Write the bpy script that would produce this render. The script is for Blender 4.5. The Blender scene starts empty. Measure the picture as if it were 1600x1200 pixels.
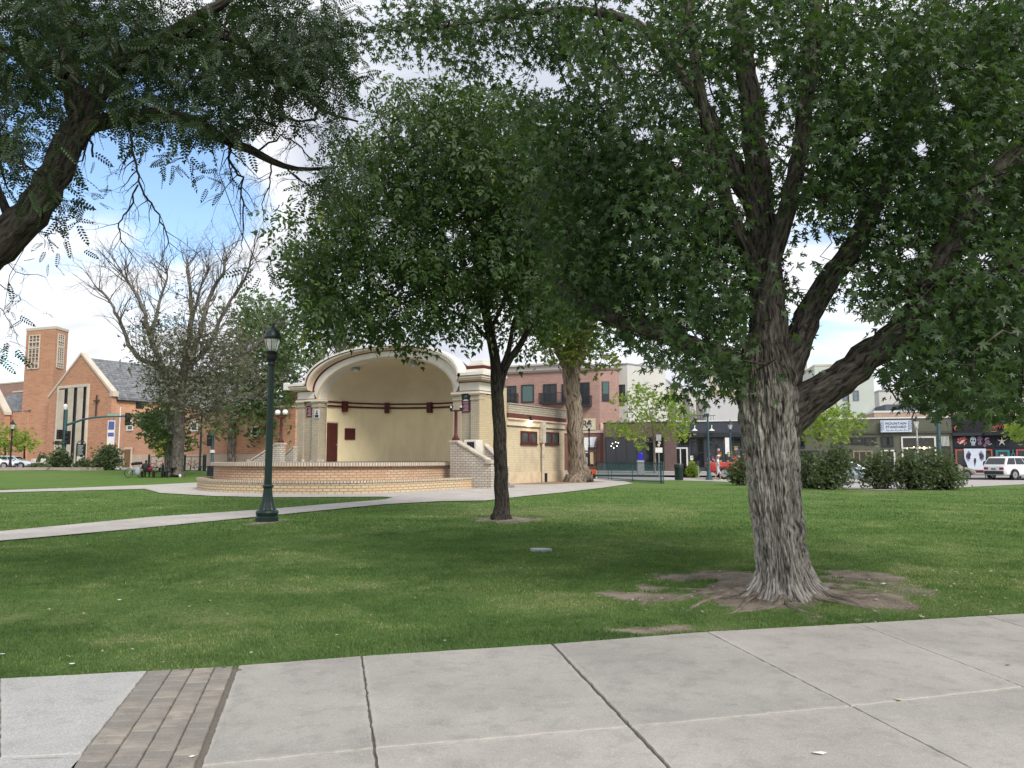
import bpy, bmesh, math, random
import numpy as np
from mathutils import Vector, Matrix
R = math.radians
random.seed(7)
rng = np.random.default_rng(7)
sc = bpy.context.scene
COL = sc.collection

# ---------------------------------------------------------------- camera
FPX, EYE = 1200.0, 1.6
PITCH = math.atan(116 / 1200.0)
cam = bpy.data.cameras.new('camera'); camo = bpy.data.objects.new('camera', cam); COL.objects.link(camo)
cam.sensor_width = 36; cam.lens = 36 * FPX / 1600; cam.clip_start = .05; cam.clip_end = 6000
camo.location = (0, 0, EYE); camo.rotation_euler = (R(90) + PITCH, 0, 0)
sc.camera = camo

# ---------------------------------------------------------------- sky, sun, exposure
SUN_EL, SUN_AZ = R(42), R(145)          # azimuth from +Y clockwise: behind the camera, to the right
w = bpy.data.worlds.new('World'); sc.world = w; w.use_nodes = True
nt = w.node_tree; nt.nodes.clear()
def N(nt, t, **k):
    n = nt.nodes.new(t)
    for a, v in k.items():
        if a.startswith('i_'): n.inputs[a[2:].replace('_', ' ')].default_value = v
        else: setattr(n, a, v)
    return n
out = N(nt, 'ShaderNodeOutputWorld'); bg = N(nt, 'ShaderNodeBackground'); bg.inputs[1].default_value = .12
sky = N(nt, 'ShaderNodeTexSky', sky_type='NISHITA', sun_disc=False)
sky.sun_elevation = SUN_EL; sky.sun_rotation = SUN_AZ; sky.air_density = 1.3; sky.dust_density = .3; sky.ozone_density = 2.0
tc = N(nt, 'ShaderNodeTexCoord')
# cloud layer: direction projected on a plane overhead, so that clouds shrink towards the horizon
sep = N(nt, 'ShaderNodeSeparateXYZ'); nt.links.new(tc.outputs['Generated'], sep.inputs[0])
def M(nt, op, a, b=None, c=None):
    n = nt.nodes.new('ShaderNodeMath'); n.operation = op
    for i, v in enumerate((a, b, c)):
        if v is None: continue
        if isinstance(v, (int, float)): n.inputs[i].default_value = v
        else: nt.links.new(v, n.inputs[i])
    return n.outputs[0]
zz = M(nt, 'ADD', M(nt, 'MAXIMUM', sep.outputs[2], 0.0), .36)
cmb = N(nt, 'ShaderNodeCombineXYZ')
nt.links.new(M(nt, 'DIVIDE', sep.outputs[0], zz), cmb.inputs[0])
nt.links.new(M(nt, 'DIVIDE', sep.outputs[1], zz), cmb.inputs[1])
mp = N(nt, 'ShaderNodeMapping'); mp.inputs['Rotation'].default_value = (0, 0, R(35)); mp.inputs['Scale'].default_value = (1.0, 2.2, 1)
mp.inputs['Location'].default_value = (.35, 1.1, 0)
nt.links.new(cmb.outputs[0], mp.inputs[0])
n1 = N(nt, 'ShaderNodeTexNoise'); n1.inputs['Scale'].default_value = 1.15; n1.inputs['Detail'].default_value = 9; n1.inputs['Roughness'].default_value = .52
n1.inputs['Distortion'].default_value = .25
nt.links.new(mp.outputs[0], n1.inputs[0])
def blob(px, py, width):
    d = Vector(((px - 800) / FPX, math.cos(PITCH) + (600 - py) / FPX * -math.sin(PITCH), math.sin(PITCH) + (600 - py) / FPX * math.cos(PITCH))).normalized()
    v = N(nt, 'ShaderNodeVectorMath', operation='DISTANCE'); nt.links.new(tc.outputs['Generated'], v.inputs[0]); v.inputs[1].default_value = d
    m = N(nt, 'ShaderNodeMapRange', interpolation_type='SMOOTHSTEP'); nt.links.new(v.outputs['Value'], m.inputs[0])
    m.inputs[1].default_value = 0; m.inputs[2].default_value = width; m.inputs[3].default_value = 1; m.inputs[4].default_value = 0
    return m.outputs[0]
dens = n1.outputs[0]
for px, py, wd, k in ((235, 240, .24, .24), (330, 300, .14, .16), (20, 110, .2, .2), (60, 230, .12, .12), (480, 560, .07, .10), (1310, 520, .12, .12), (60, 445, .06, .07), (20, 590, .08, .08),
                      (150, 330, .12, -.10), (560, 420, .25, -.10), (850, 150, .3, -.12)):
    dens = M(nt, 'SUBTRACT', dens, M(nt, 'MULTIPLY', blob(px, py, wd), k))
cr = N(nt, 'ShaderNodeMapRange', interpolation_type='SMOOTHSTEP'); nt.links.new(dens, cr.inputs[0])
cr.inputs[1].default_value = .30; cr.inputs[2].default_value = .47
# grey undersides in thick cloud
gr = N(nt, 'ShaderNodeMapRange'); nt.links.new(dens, gr.inputs[0]); gr.inputs[1].default_value = .42; gr.inputs[2].default_value = .62
cc = N(nt, 'ShaderNodeMix', data_type='RGBA'); nt.links.new(gr.outputs[0], cc.inputs[0])
cc.inputs[6].default_value = (5.9, 5.95, 6.1, 1); cc.inputs[7].default_value = (3.7, 3.9, 4.5, 1)
mx = N(nt, 'ShaderNodeMix', data_type='RGBA'); nt.links.new(cr.outputs[0], mx.inputs[0])
skm = N(nt, 'ShaderNodeMix', data_type='RGBA', blend_type='MULTIPLY'); skm.inputs[0].default_value = 1
nt.links.new(sky.outputs[0], skm.inputs[6]); skm.inputs[7].default_value = (.94, .98, 1.08, 1)
nt.links.new(skm.outputs[2], mx.inputs[6]); nt.links.new(cc.outputs[2], mx.inputs[7])
nt.links.new(mx.outputs[2], bg.inputs[0]); nt.links.new(bg.outputs[0], out.inputs[0])

sl = bpy.data.lights.new('sun', 'SUN'); slo = bpy.data.objects.new('sun', sl); COL.objects.link(slo)
sl.energy = 2.3; sl.angle = R(26); sl.color = (1, .95, .86)
sd = Vector((math.sin(SUN_AZ) * math.cos(SUN_EL), math.cos(SUN_AZ) * math.cos(SUN_EL), math.sin(SUN_EL)))
slo.rotation_euler = sd.to_track_quat('Z', 'Y').to_euler()
sc.view_settings.view_transform = 'Standard'; sc.view_settings.look = 'None'; sc.view_settings.gamma = 1
sc.view_settings.exposure = .70
sc.cycles.max_bounces = 6; sc.cycles.transparent_max_bounces = 8

# ---------------------------------------------------------------- geometry helpers
def sstep(a, b, x):
    t = np.clip((x - a) / (b - a), 0, 1); return t * t * (3 - 2 * t)
def Hgt(x, y):
    """height of the terrain"""
    x = np.asarray(x, float); y = np.asarray(y, float)
    h = .45 * sstep(50, 78, y) * sstep(8, 26, -x)
    r = np.hypot((x - MAPLE[0]) , (y - MAPLE[1]))
    h = h + .10 * np.exp(-(r / 1.1) ** 2)
    h = h + .025 * (np.sin(x * .45 + 1) * np.sin(y * .5 + .4)) * sstep(6.5, 9, y) * (1 - sstep(14, 22, y))
    return h
def ray(px, py):
    xc = (px - 800) / FPX; yc = (600 - py) / FPX
    return Vector((xc, math.cos(PITCH) - yc * math.sin(PITCH), math.sin(PITCH) + yc * math.cos(PITCH)))
def at(px, py, d):
    r = ray(px, py); t = d / r.y
    return Vector((r.x * t, d, EYE + r.z * t))
def G0(px, py, z=0.0):
    r = ray(px, py); t = (z - EYE) / r.z
    return Vector((r.x * t, r.y * t, z))
_m = G0(1228, 922); MAPLE = (_m.x, _m.y)
def G(px, py):
    z = 0.0
    for i in range(12):
        p = G0(px, py, z); z = .5 * z + .5 * float(Hgt(p.x, p.y))
    p.z = float(Hgt(p.x, p.y)); return p

class Fr:
    """a local frame on the ground: x to the right, y into the depth"""
    def __init__(s, px, d, deg):
        s.o = Vector(((px - 800) / FPX * d * 1.0, d, 0)); r = ray(px, 716); s.o.x = r.x / r.y * d
        s.ang = R(deg); s.a = Vector((math.cos(s.ang), math.sin(s.ang), 0)); s.b = Vector((-s.a.y, s.a.x, 0))
    def loc(s, p):
        q = p - s.o; return Vector((q.dot(s.a), q.dot(s.b), q.z))
    def xz(s, px, py, y=0.0):
        r = ray(px, py); e = Vector((0, 0, EYE)); n = s.b
        t = (y - (e - s.o).dot(n)) / r.dot(n); p = s.loc(e + r * t); return p.x, p.z
    def yz(s, px, py, x=0.0):
        r = ray(px, py); e = Vector((0, 0, EYE)); n = s.a
        t = (x - (e - s.o).dot(n)) / r.dot(n); p = s.loc(e + r * t); return p.y, p.z
    def rect(s, x0, y0, x1, y1, y=0.0):
        a = s.xz(x0, y0, y); b = s.xz(x1, y1, y); c = s.xz(x0, y1, y); d = s.xz(x1, y0, y)
        return (a[0] + c[0]) / 2, (b[0] + d[0]) / 2, (b[1] + c[1]) / 2, (a[1] + d[1]) / 2     # x0,x1,z0,z1
    def world(s, x, y, z=0):
        return s.o + s.a * x + s.b * y + Vector((0, 0, z))

class MB:
    def __init__(s): s.v = []; s.f = []; s.m = []; s.uv = {}
    def add(s, vs, fs, m=0, uvs=None):
        o = len(s.v); s.v += [tuple(v) for v in vs]
        for i, f in enumerate(fs):
            if uvs: s.uv[len(s.f)] = uvs[i]
            s.f.append(tuple(o + k for k in f)); s.m.append(m)
        return s
    def box(s, x0, x1, y0, y1, z0, z1, m=0):
        if x0 > x1: x0, x1 = x1, x0
        if y0 > y1: y0, y1 = y1, y0
        if z0 > z1: z0, z1 = z1, z0
        v = [(x0, y0, z0), (x1, y0, z0), (x1, y1, z0), (x0, y1, z0), (x0, y0, z1), (x1, y0, z1), (x1, y1, z1), (x0, y1, z1)]
        return s.add(v, [(3, 2, 1, 0), (4, 5, 6, 7), (0, 1, 5, 4), (1, 2, 6, 5), (2, 3, 7, 6), (3, 0, 4, 7)], m)
    def bar(s, p, q, w, h=None, m=0):
        h = h or w; p = Vector(p); q = Vector(q); d = (q - p); L = d.length; d.normalize()
        u = Vector((0, 0, 1)).cross(d)
        if u.length < .05: u = Vector((1, 0, 0))
        u.normalize(); n = d.cross(u)
        v = [c + u * (a * w / 2) + n * (b * h / 2) for c in (p, q) for a, b in ((-1, -1), (1, -1), (1, 1), (-1, 1))]
        return s.add(v, [(3, 2, 1, 0), (4, 5, 6, 7), (0, 1, 5, 4), (1, 2, 6, 5), (2, 3, 7, 6), (3, 0, 4, 7)], m)
    def prism(s, poly, z0, z1, m=0):
        n = len(poly); v = [(x, y, z0) for x, y in poly] + [(x, y, z1) for x, y in poly]
        return s.add(v, [tuple(range(n))[::-1], tuple(range(n, 2 * n))] + [(i, (i + 1) % n, n + (i + 1) % n, n + i) for i in range(n)], m)
    def extr(s, poly, y0, y1, m=0):
        n = len(poly); v = [(x, y0, z) for x, z in poly] + [(x, y1, z) for x, z in poly]
        return s.add(v, [tuple(range(n)), tuple(range(n, 2 * n))[::-1]] + [(i, (i + 1) % n, n + (i + 1) % n, n + i) for i in range(n)], m)
    def extx(s, poly, x0, x1, m=0):
        n = len(poly); v = [(x0, y, z) for y, z in poly] + [(x1, y, z) for y, z in poly]
        return s.add(v, [tuple(range(n)), tuple(range(n, 2 * n))[::-1]] + [(i, (i + 1) % n, n + (i + 1) % n, n + i) for i in range(n)], m)
    def lathe(s, prof, n=16, c=(0, 0, 0), m=0, flute=0):
        v = []; f = []
        for r, z in prof:
            for i in range(n):
                a = 2 * math.pi * i / n; rr = r * (1 - flute * (i % 2)); v.append((c[0] + rr * math.cos(a), c[1] + rr * math.sin(a), c[2] + z))
        k = len(prof)
        for j in range(k - 1):
            for i in range(n): f.append((j * n + i, j * n + (i + 1) % n, (j + 1) * n + (i + 1) % n, (j + 1) * n + i))
        f.append(tuple(range(n))[::-1]); f.append(tuple(range((k - 1) * n, k * n)))
        return s.add(v, f, m)
    def tube(s, pts, rad, n=8, m=0, caps=True):
        pts = [Vector(p) for p in pts]
        if isinstance(rad, (int, float)): rad = [rad] * len(pts)
        v = []; f = []; u = None
        for i, p in enumerate(pts):
            d = (pts[min(i + 1, len(pts) - 1)] - pts[max(i - 1, 0)]).normalized()
            if u is None:
                u = d.cross(Vector((0, 0, 1)));
                if u.length < .1: u = d.cross(Vector((1, 0, 0)))
            u = (u - d * u.dot(d)).normalized(); w_ = d.cross(u)
            for k in range(n):
                a = 2 * math.pi * k / n; v.append(p + (u * math.cos(a) + w_ * math.sin(a)) * rad[i])
        for j in range(len(pts) - 1):
            for k in range(n): f.append((j * n + k, j * n + (k + 1) % n, (j + 1) * n + (k + 1) % n, (j + 1) * n + k))
        if caps: f.append(tuple(range(n))[::-1]); f.append(tuple(range((len(pts) - 1) * n, len(pts) * n)))
        return s.add(v, f, m)
    def sphere(s, c, r, n=12, m=0, sz=1):
        k = n // 2 + 1
        return s.lathe([(max(r * math.sin(math.pi * j / (k - 1)), 1e-4), -r * sz * math.cos(math.pi * j / (k - 1))) for j in range(k)], n, c, m)
    def build(s, name, mats, parent=None, smooth=False, fix=True, bevel=0):
        me = bpy.data.meshes.new(name); me.from_pydata(s.v, [], s.f)
        if not isinstance(mats, (list, tuple)): mats = [mats]
        for m in mats: me.materials.append(m)
        if len(mats) > 1: me.polygons.foreach_set('material_index', s.m)
        if s.uv:
            ul = me.uv_layers.new(name='UVMap')
            for p in me.polygons:
                if p.index in s.uv:
                    for li, c in zip(p.loop_indices, s.uv[p.index]): ul.data[li].uv = c
        if fix:
            bm = bmesh.new(); bm.from_mesh(me); bmesh.ops.recalc_face_normals(bm, faces=bm.faces); bm.to_mesh(me); bm.free()
        if smooth: me.shade_auto_smooth if False else me.polygons.foreach_set('use_smooth', [True] * len(me.polygons))
        o = bpy.data.objects.new(name, me); COL.objects.link(o)
        if parent: o.parent = parent
        if bevel:
            b = o.modifiers.new('Bevel', 'BEVEL'); b.width = bevel; b.segments = 2; b.limit_method = 'ANGLE'
        if smooth == 'edge':
            e = o.modifiers.new('Split', 'EDGE_SPLIT'); e.split_angle = R(35)
        return o

def thing(name, label, cat, loc=(0, 0, 0), rz=0, group=None):
    o = bpy.data.objects.new(name, None); COL.objects.link(o); o.location = loc; o.rotation_euler = (0, 0, rz)
    o.empty_display_size = .2
    return tag(o, label, cat, group)
def tag(o, label, cat, group=None, kind=None):
    o['label'] = label; o['category'] = cat
    if group: o['group'] = group
    if kind: o['kind'] = kind
    return o
def struct(o, label=None, cat=None):
    o['kind'] = 'structure'
    if label: o['label'] = label
    if cat: o['category'] = cat
    return o
def dup(root, loc, rz=0, label=None, scale=1):
    c = root.copy(); COL.objects.link(c); c.location = loc; c.rotation_euler = (0, 0, rz); c.scale = (scale,) * 3
    if label: c['label'] = label
    def kids(a, b):
        for ch in list(a.children):
            if ch.name.startswith('\0'): continue
            k = ch.copy(); COL.objects.link(k); k.parent = b; kids(ch, k)
    kids(root, c)
    return c

# ---------------------------------------------------------------- materials
MATS = {}
def newmat(name):
    m = bpy.data.materials.new(name); m.use_nodes = True; t = m.node_tree
    return m, t, t.nodes['Principled BSDF']
def rgba(c): return (c[0], c[1], c[2], 1)
def pm(name, c1, c2=None, scale=3, rough=.8, bump=0, bscale=40, metal=0, detail=6, lo=.35, hi=.65, spec=.3, coat=0, stretch=None, emit=0):
    if name in MATS: return MATS[name]
    m, t, b = newmat(name); b.inputs['Roughness'].default_value = rough; b.inputs['Metallic'].default_value = metal
    b.inputs['Specular IOR Level'].default_value = spec; b.inputs['Coat Weight'].default_value = coat
    if c2 is None: c2 = tuple(x * .82 for x in c1)
    tcn = t.nodes.new('ShaderNodeTexCoord'); src = tcn.outputs['Object']
    if stretch:
        mpn = t.nodes.new('ShaderNodeMapping'); mpn.inputs['Scale'].default_value = stretch; t.links.new(src, mpn.inputs[0]); src = mpn.outputs[0]
    n = t.nodes.new('ShaderNodeTexNoise'); n.inputs['Scale'].default_value = scale; n.inputs['Detail'].default_value = detail; n.inputs['Roughness'].default_value = .6
    t.links.new(src, n.inputs[0])
    r = t.nodes.new('ShaderNodeMapRange'); r.inputs[1].default_value = lo; r.inputs[2].default_value = hi; t.links.new(n.outputs[0], r.inputs[0])
    x = t.nodes.new('ShaderNodeMix'); x.data_type = 'RGBA'; t.links.new(r.outputs[0], x.inputs[0]); x.inputs[6].default_value = rgba(c1); x.inputs[7].default_value = rgba(c2)
    t.links.new(x.outputs[2], b.inputs['Base Color'])
    if bump:
        n2 = t.nodes.new('ShaderNodeTexNoise'); n2.inputs['Scale'].default_value = bscale; n2.inputs['Detail'].default_value = 5; t.links.new(src, n2.inputs[0])
        bp = t.nodes.new('ShaderNodeBump'); bp.inputs['Strength'].default_value = bump; bp.inputs['Distance'].default_value = .02; t.links.new(n2.outputs[0], bp.inputs['Height']); t.links.new(bp.outputs[0], b.inputs['Normal'])
    if emit:
        b.inputs['Emission Color'].default_value = rgba(c1); b.inputs['Emission Strength'].default_value = emit
    MATS[name] = m; return m
def brick(name, c1, c2, mort, bw=.22, bh=.075, ms=.012, uv=False, stain=None, sfac=.5, bump=.5, big=.8, rough=.9):
    if name in MATS: return MATS[name]
    m, t, b = newmat(name); b.inputs['Roughness'].default_value = rough; b.inputs['Specular IOR Level'].default_value = .2
    tcn = t.nodes.new('ShaderNodeTexCoord')
    if uv: vec = tcn.outputs['UV']
    else:
        s = t.nodes.new('ShaderNodeSeparateXYZ'); t.links.new(tcn.outputs['Object'], s.inputs[0])
        c = t.nodes.new('ShaderNodeCombineXYZ'); t.links.new(M(t, 'ADD', s.outputs[0], s.outputs[1]), c.inputs[0]); t.links.new(s.outputs[2], c.inputs[1]); vec = c.outputs[0]
    k = t.nodes.new('ShaderNodeTexBrick'); k.inputs['Scale'].default_value = 1; k.inputs['Brick Width'].default_value = bw; k.inputs['Row Height'].default_value = bh
    k.inputs['Mortar Size'].default_value = ms; k.inputs['Mortar Smooth'].default_value = .2
    k.inputs['Color1'].default_value = rgba(c1); k.inputs['Color2'].default_value = rgba(c2); k.inputs['Mortar'].default_value = rgba(mort)
    t.links.new(vec, k.inputs[0])
    n = t.nodes.new('ShaderNodeTexNoise'); n.inputs['Scale'].default_value = big; n.inputs['Detail'].default_value = 8; n.inputs['Roughness'].default_value = .65
    t.links.new(tcn.outputs['Object'], n.inputs[0])
    r = t.nodes.new('ShaderNodeMapRange'); r.inputs[1].default_value = .42; r.inputs[2].default_value = .7; r.inputs[4].default_value = sfac; t.links.new(n.outputs[0], r.inputs[0])
    x = t.nodes.new('ShaderNodeMix'); x.data_type = 'RGBA'; t.links.new(r.outputs[0], x.inputs[0]); t.links.new(k.outputs[0], x.inputs[6])
    x.inputs[7].default_value = rgba(stain or tuple(v * .6 for v in c1))
    t.links.new(x.outputs[2], b.inputs['Base Color'])
    bp = t.nodes.new('ShaderNodeBump'); bp.inputs['Strength'].default_value = bump; bp.inputs['Distance'].default_value = .01; bp.invert = True
    t.links.new(k.outputs[1], bp.inputs['Height']); t.links.new(bp.outputs[0], b.inputs['Normal'])
    MATS[name] = m; return m
def glass(name, c=(.02, .025, .03), rough=.06, spec=.6):
    if name in MATS: return MATS[name]
    m, t, b = newmat(name); b.inputs['Base Color'].default_value = rgba(c); b.inputs['Roughness'].default_value = rough; b.inputs['Specular IOR Level'].default_value = spec
    MATS[name] = m; return m
def foliage(name, c1, c2, yellow=None, trans=.35, rough=.5):
    """leaf material: every leaf carries its own 'tint' (0..1) as an attribute"""
    if name in MATS: return MATS[name]
    m, t, b = newmat(name); b.inputs['Roughness'].default_value = rough; b.inputs['Specular IOR Level'].default_value = .35
    a = t.nodes.new('ShaderNodeAttribute'); a.attribute_name = 'tint'
    r = t.nodes.new('ShaderNodeValToRGB'); e = r.color_ramp.elements; e[0].color = rgba(c1); e[1].color = rgba(c2); e[1].position = .85
    if yellow: q = r.color_ramp.elements.new(1.0); q.color = rgba(yellow)
    t.links.new(a.outputs['Fac'], r.inputs[0]); t.links.new(r.outputs[0], b.inputs['Base Color'])
    tr = t.nodes.new('ShaderNodeBsdfTranslucent'); h = t.nodes.new('ShaderNodeMix'); h.data_type = 'RGBA'; h.blend_type = 'MULTIPLY'; h.inputs[0].default_value = 1
    t.links.new(r.outputs[0], h.inputs[6]); h.inputs[7].default_value = (1.9, 2.0, .9, 1); t.links.new(h.outputs[2], tr.inputs[0])
    ms = t.nodes.new('ShaderNodeMixShader'); ms.inputs[0].default_value = trans; t.links.new(b.outputs[0], ms.inputs[1]); t.links.new(tr.outputs[0], ms.inputs[2])
    t.links.new(ms.outputs[0], t.nodes['Material Output'].inputs[0])
    MATS[name] = m; return m
def bark(name, c1, c2, c3, sc_=(9, 9, 1.6), bump=1.0, dist=.03):
    """ridged bark, from the 'bk' attribute (position round the stem, length along it)"""
    if name in MATS: return MATS[name]
    m, t, b = newmat(name); b.inputs['Roughness'].default_value = .95; b.inputs['Specular IOR Level'].default_value = .1
    a = t.nodes.new('ShaderNodeAttribute'); a.attribute_name = 'bk'
    mpn = t.nodes.new('ShaderNodeMapping'); mpn.inputs['Scale'].default_value = sc_; t.links.new(a.outputs['Vector'], mpn.inputs[0])
    n = t.nodes.new('ShaderNodeTexNoise'); n.inputs['Scale'].default_value = 2.2; n.inputs['Detail'].default_value = 7; n.inputs['Roughness'].default_value = .62; n.inputs['Distortion'].default_value = .25
    t.links.new(mpn.outputs[0], n.inputs[0])
    rd = t.nodes.new('ShaderNodeValToRGB'); e = rd.color_ramp.elements
    e[0].position = .38; e[0].color = rgba(c3); e[1].position = .66; e[1].color = rgba(c1); q = e.new(.5); q.color = rgba(c2)
    t.links.new(n.outputs[0], rd.inputs[0])
    n2 = t.nodes.new('ShaderNodeTexNoise'); n2.inputs['Scale'].default_value = .35; n2.inputs['Detail'].default_value = 3; t.links.new(mpn.outputs[0], n2.inputs[0])
    x = t.nodes.new('ShaderNodeMix'); x.data_type = 'RGBA'; x.blend_type = 'MULTIPLY'; x.inputs[0].default_value = 1; t.links.new(rd.outputs[0], x.inputs[6])
    r2 = t.nodes.new('ShaderNodeMapRange'); r2.inputs[1].default_value = .3; r2.inputs[2].default_value = .7; r2.inputs[3].default_value = .65; r2.inputs[4].default_value = 1.2; t.links.new(n2.outputs[0], r2.inputs[0]); t.links.new(r2.outputs[0], x.inputs[7])
    t.links.new(x.outputs[2], b.inputs['Base Color'])
    bp = t.nodes.new('ShaderNodeBump'); bp.inputs['Strength'].default_value = bump; bp.inputs['Distance'].default_value = dist; t.links.new(n.outputs[0], bp.inputs['Height']); t.links.new(bp.outputs[0], b.inputs['Normal'])
    MATS[name] = m; return m

def nmesh(name, V, Fc, mats, parent=None, attrs=None, smooth=False, fmat=None, link=True):
    """mesh straight from numpy arrays; Fc is (n, k)"""
    me = bpy.data.meshes.new(name); V = np.asarray(V, np.float32); Fc = np.asarray(Fc, np.int32); k = Fc.shape[1]
    me.vertices.add(len(V)); me.vertices.foreach_set('co', V.ravel()); me.loops.add(Fc.size); me.loops.foreach_set('vertex_index', Fc.ravel())
    me.polygons.add(len(Fc)); me.polygons.foreach_set('loop_start', np.arange(0, Fc.size, k, dtype=np.int32))
    if smooth: me.polygons.foreach_set('use_smooth', np.ones(len(Fc), bool))
    me.update(calc_edges=True)
    for a, arr in (attrs or {}).items():
        arr = np.asarray(arr, np.float32)
        if arr.ndim == 1: at_ = me.attributes.new(a, 'FLOAT', 'POINT'); at_.data.foreach_set('value', arr)
        else: at_ = me.attributes.new(a, 'FLOAT_VECTOR', 'POINT'); at_.data.foreach_set('vector', arr.ravel())
    for m in (mats if isinstance(mats, (list, tuple)) else [mats]): me.materials.append(m)
    if fmat is not None: me.polygons.foreach_set('material_index', np.asarray(fmat, np.int32))
    o = bpy.data.objects.new(name, me)
    if link: COL.objects.link(o)
    if parent: o.parent = parent
    return o

# numpy value noise
_P = rng.random((64, 64))
def vn2(x, y):
    x = np.asarray(x, float); y = np.asarray(y, float); xi = np.floor(x).astype(int); yi = np.floor(y).astype(int); fx = x - xi; fy = y - yi
    fx = fx * fx * (3 - 2 * fx); fy = fy * fy * (3 - 2 * fy); g = lambda i, j: _P[(xi + i) % 64, (yi + j) % 64]
    return (g(0, 0) * (1 - fx) + g(1, 0) * fx) * (1 - fy) + (g(0, 1) * (1 - fx) + g(1, 1) * fx) * fy
def fbm(x, y, o=4):
    s = 0; a = 1; t = 0
    for i in range(o): s = s + a * vn2(x * 2 ** i + 17 * i, y * 2 ** i + 31 * i); t += a; a *= .55
    return s / t
# ================================================================ GROUND
# worn spots in the lawn: (x, y, radius x, radius y, strength, kind)  kind 0 = bare soil, 1 = dry grass
def spot(px, py, rx, ry, k, kind):
    p = G0(px, py); q = G0(px, py - ry); s = G0(px, py + ry); return (p.x, p.y, rx / FPX * p.y, abs(q.y - s.y) / 2, k, kind)
SPOTS = [spot(*a) for a in (
    (1015, 930, 62, 15, .85, 0), (1110, 903, 75, 10, .8, 0), (1225, 928, 115, 25, 1.3, 0), (1345, 903, 72, 9, 1.0, 0), (1370, 942, 75, 16, .8, 0), (1000, 984, 80, 7, .8, 0),
    (1200, 985, 150, 7, .35, 0), (1420, 925, 70, 14, .5, 0), (785, 812, 42, 4, 1.2, 0), (417, 815, 26, 4, .8, 0),
    (400, 914, 190, 11, .75, 1), (205, 998, 60, 8, .75, 1), (120, 950, 200, 22, .5, 1), (310, 965, 200, 18, .45, 1), (890, 800, 200, 9, .75, 1), (1000, 850, 200, 13, .5, 1), (1460, 860, 220, 18, .55, 1), (1500, 905, 170, 16, .6, 1), (1300, 885, 120, 10, .5, 1),
    (1010, 758, 90, 4, .5, 1), (560, 880, 120, 8, .45, 1), (1380, 770, 250, 3, .4, 1), (1340, 840, 200, 6, .4, 1))]
def worn(x, y):
    dirt = np.zeros_like(x); dry = np.zeros_like(x)
    nz = (fbm(x * 1.7, y * 1.7, 4) - .5) * 1.2; nz2 = fbm(x * 5.5 + 9, y * 5.5, 3) - .5
    for (cx, cy, rx, ry, k, kind) in SPOTS:
        d = np.hypot((x - cx) / rx, (y - cy) / ry)
        v = k * (1 - sstep(.55, 1.35, d + nz * 1.5 + nz2 * 1.0))
        if kind == 0: dirt = np.maximum(dirt, v)
        else: dry = np.maximum(dry, v)
    dry = np.clip(dry * .8 + .4 * sstep(.50, .72, fbm(x * .7 + 3, y * .7 + 8, 4)), 0, 1)
    dry = np.clip(dry * (.15 + 1.5 * (fbm(x * 2.2, y * 2.2, 3))), 0, 1)
    return np.clip(dirt, 0, 1), dry
def axis(a, b, fine, far, grow=1.13):
    v = list(np.arange(a, b, fine)); s = fine
    while v[-1] < far: s *= grow; v.append(v[-1] + s)
    s = fine; lo = [v[0]]
    while lo[-1] > -far: s *= grow; lo.append(lo[-1] - s)
    return np.array(lo[:0:-1] + v)
xs = axis(-9, 12, .11, 3000); ys = axis(4.2, 17, .11, 3000)
ys = ys[(ys > -60)]
X, Y = np.meshgrid(xs, ys); dirt, dry = worn(X.ravel(), Y.ravel())
Z = Hgt(X, Y).ravel() + .012 * (fbm(X * 4, Y * 4, 3).ravel() - .5) * (1 + 2 * dirt)
nx, ny = len(xs), len(ys); idx = np.arange(nx * ny).reshape(ny, nx)
Fq = np.stack([idx[:-1, :-1], idx[:-1, 1:], idx[1:, 1:], idx[1:, :-1]], -1).reshape(-1, 4)
m, t, b = newmat('lawn'); b.inputs['Roughness'].default_value = 1; b.inputs['Specular IOR Level'].default_value = .05
def attr(t, n): a = t.nodes.new('ShaderNodeAttribute'); a.attribute_name = n; return a.outputs['Fac']
def noise(t, s, d=6, src=None, st=None, rough=.6):
    n = t.nodes.new('ShaderNodeTexNoise'); n.inputs['Scale'].default_value = s; n.inputs['Detail'].default_value = d; n.inputs['Roughness'].default_value = rough
    c = src or t.nodes.new('ShaderNodeTexCoord').outputs['Object']
    if st: q = t.nodes.new('ShaderNodeMapping'); q.inputs['Scale'].default_value = st; t.links.new(c, q.inputs[0]); c = q.outputs[0]
    t.links.new(c, n.inputs[0]); return n.outputs[0]
def mixc(t, f, a, b_, bl='MIX'):
    x = t.nodes.new('ShaderNodeMix'); x.data_type = 'RGBA'; x.blend_type = bl
    if isinstance(f, (int, float)): x.inputs[0].default_value = f
    else: t.links.new(f, x.inputs[0])
    for i, v in ((6, a), (7, b_)):
        if isinstance(v, tuple): x.inputs[i].default_value = rgba(v)
        else: t.links.new(v, x.inputs[i])
    return x.outputs[2]
def mrange(t, v, a, b_, c=0, d=1):
    r = t.nodes.new('ShaderNodeMapRange'); t.links.new(v, r.inputs[0])
    for i, q in enumerate((a, b_, c, d)): r.inputs[i + 1].default_value = q
    return r.outputs[0]
def bumpit(t, b, h, st, dist):
    bp = t.nodes.new('ShaderNodeBump'); bp.inputs['Strength'].default_value = st; bp.inputs['Distance'].default_value = dist; t.links.new(h, bp.inputs['Height']); t.links.new(bp.outputs[0], b.inputs['Normal'])
fine = noise(t, 14, 8); mid = noise(t, 1.1, 5)
gcol = mixc(t, mrange(t, fine, .35, .65), (.065, .125, .030), (.13, .215, .058))
gcol = mixc(t, mrange(t, mid, .4, .7), gcol, mixc(t, mrange(t, fine, .3, .7), (.075, .145, .034), (.155, .245, .065)))
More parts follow.
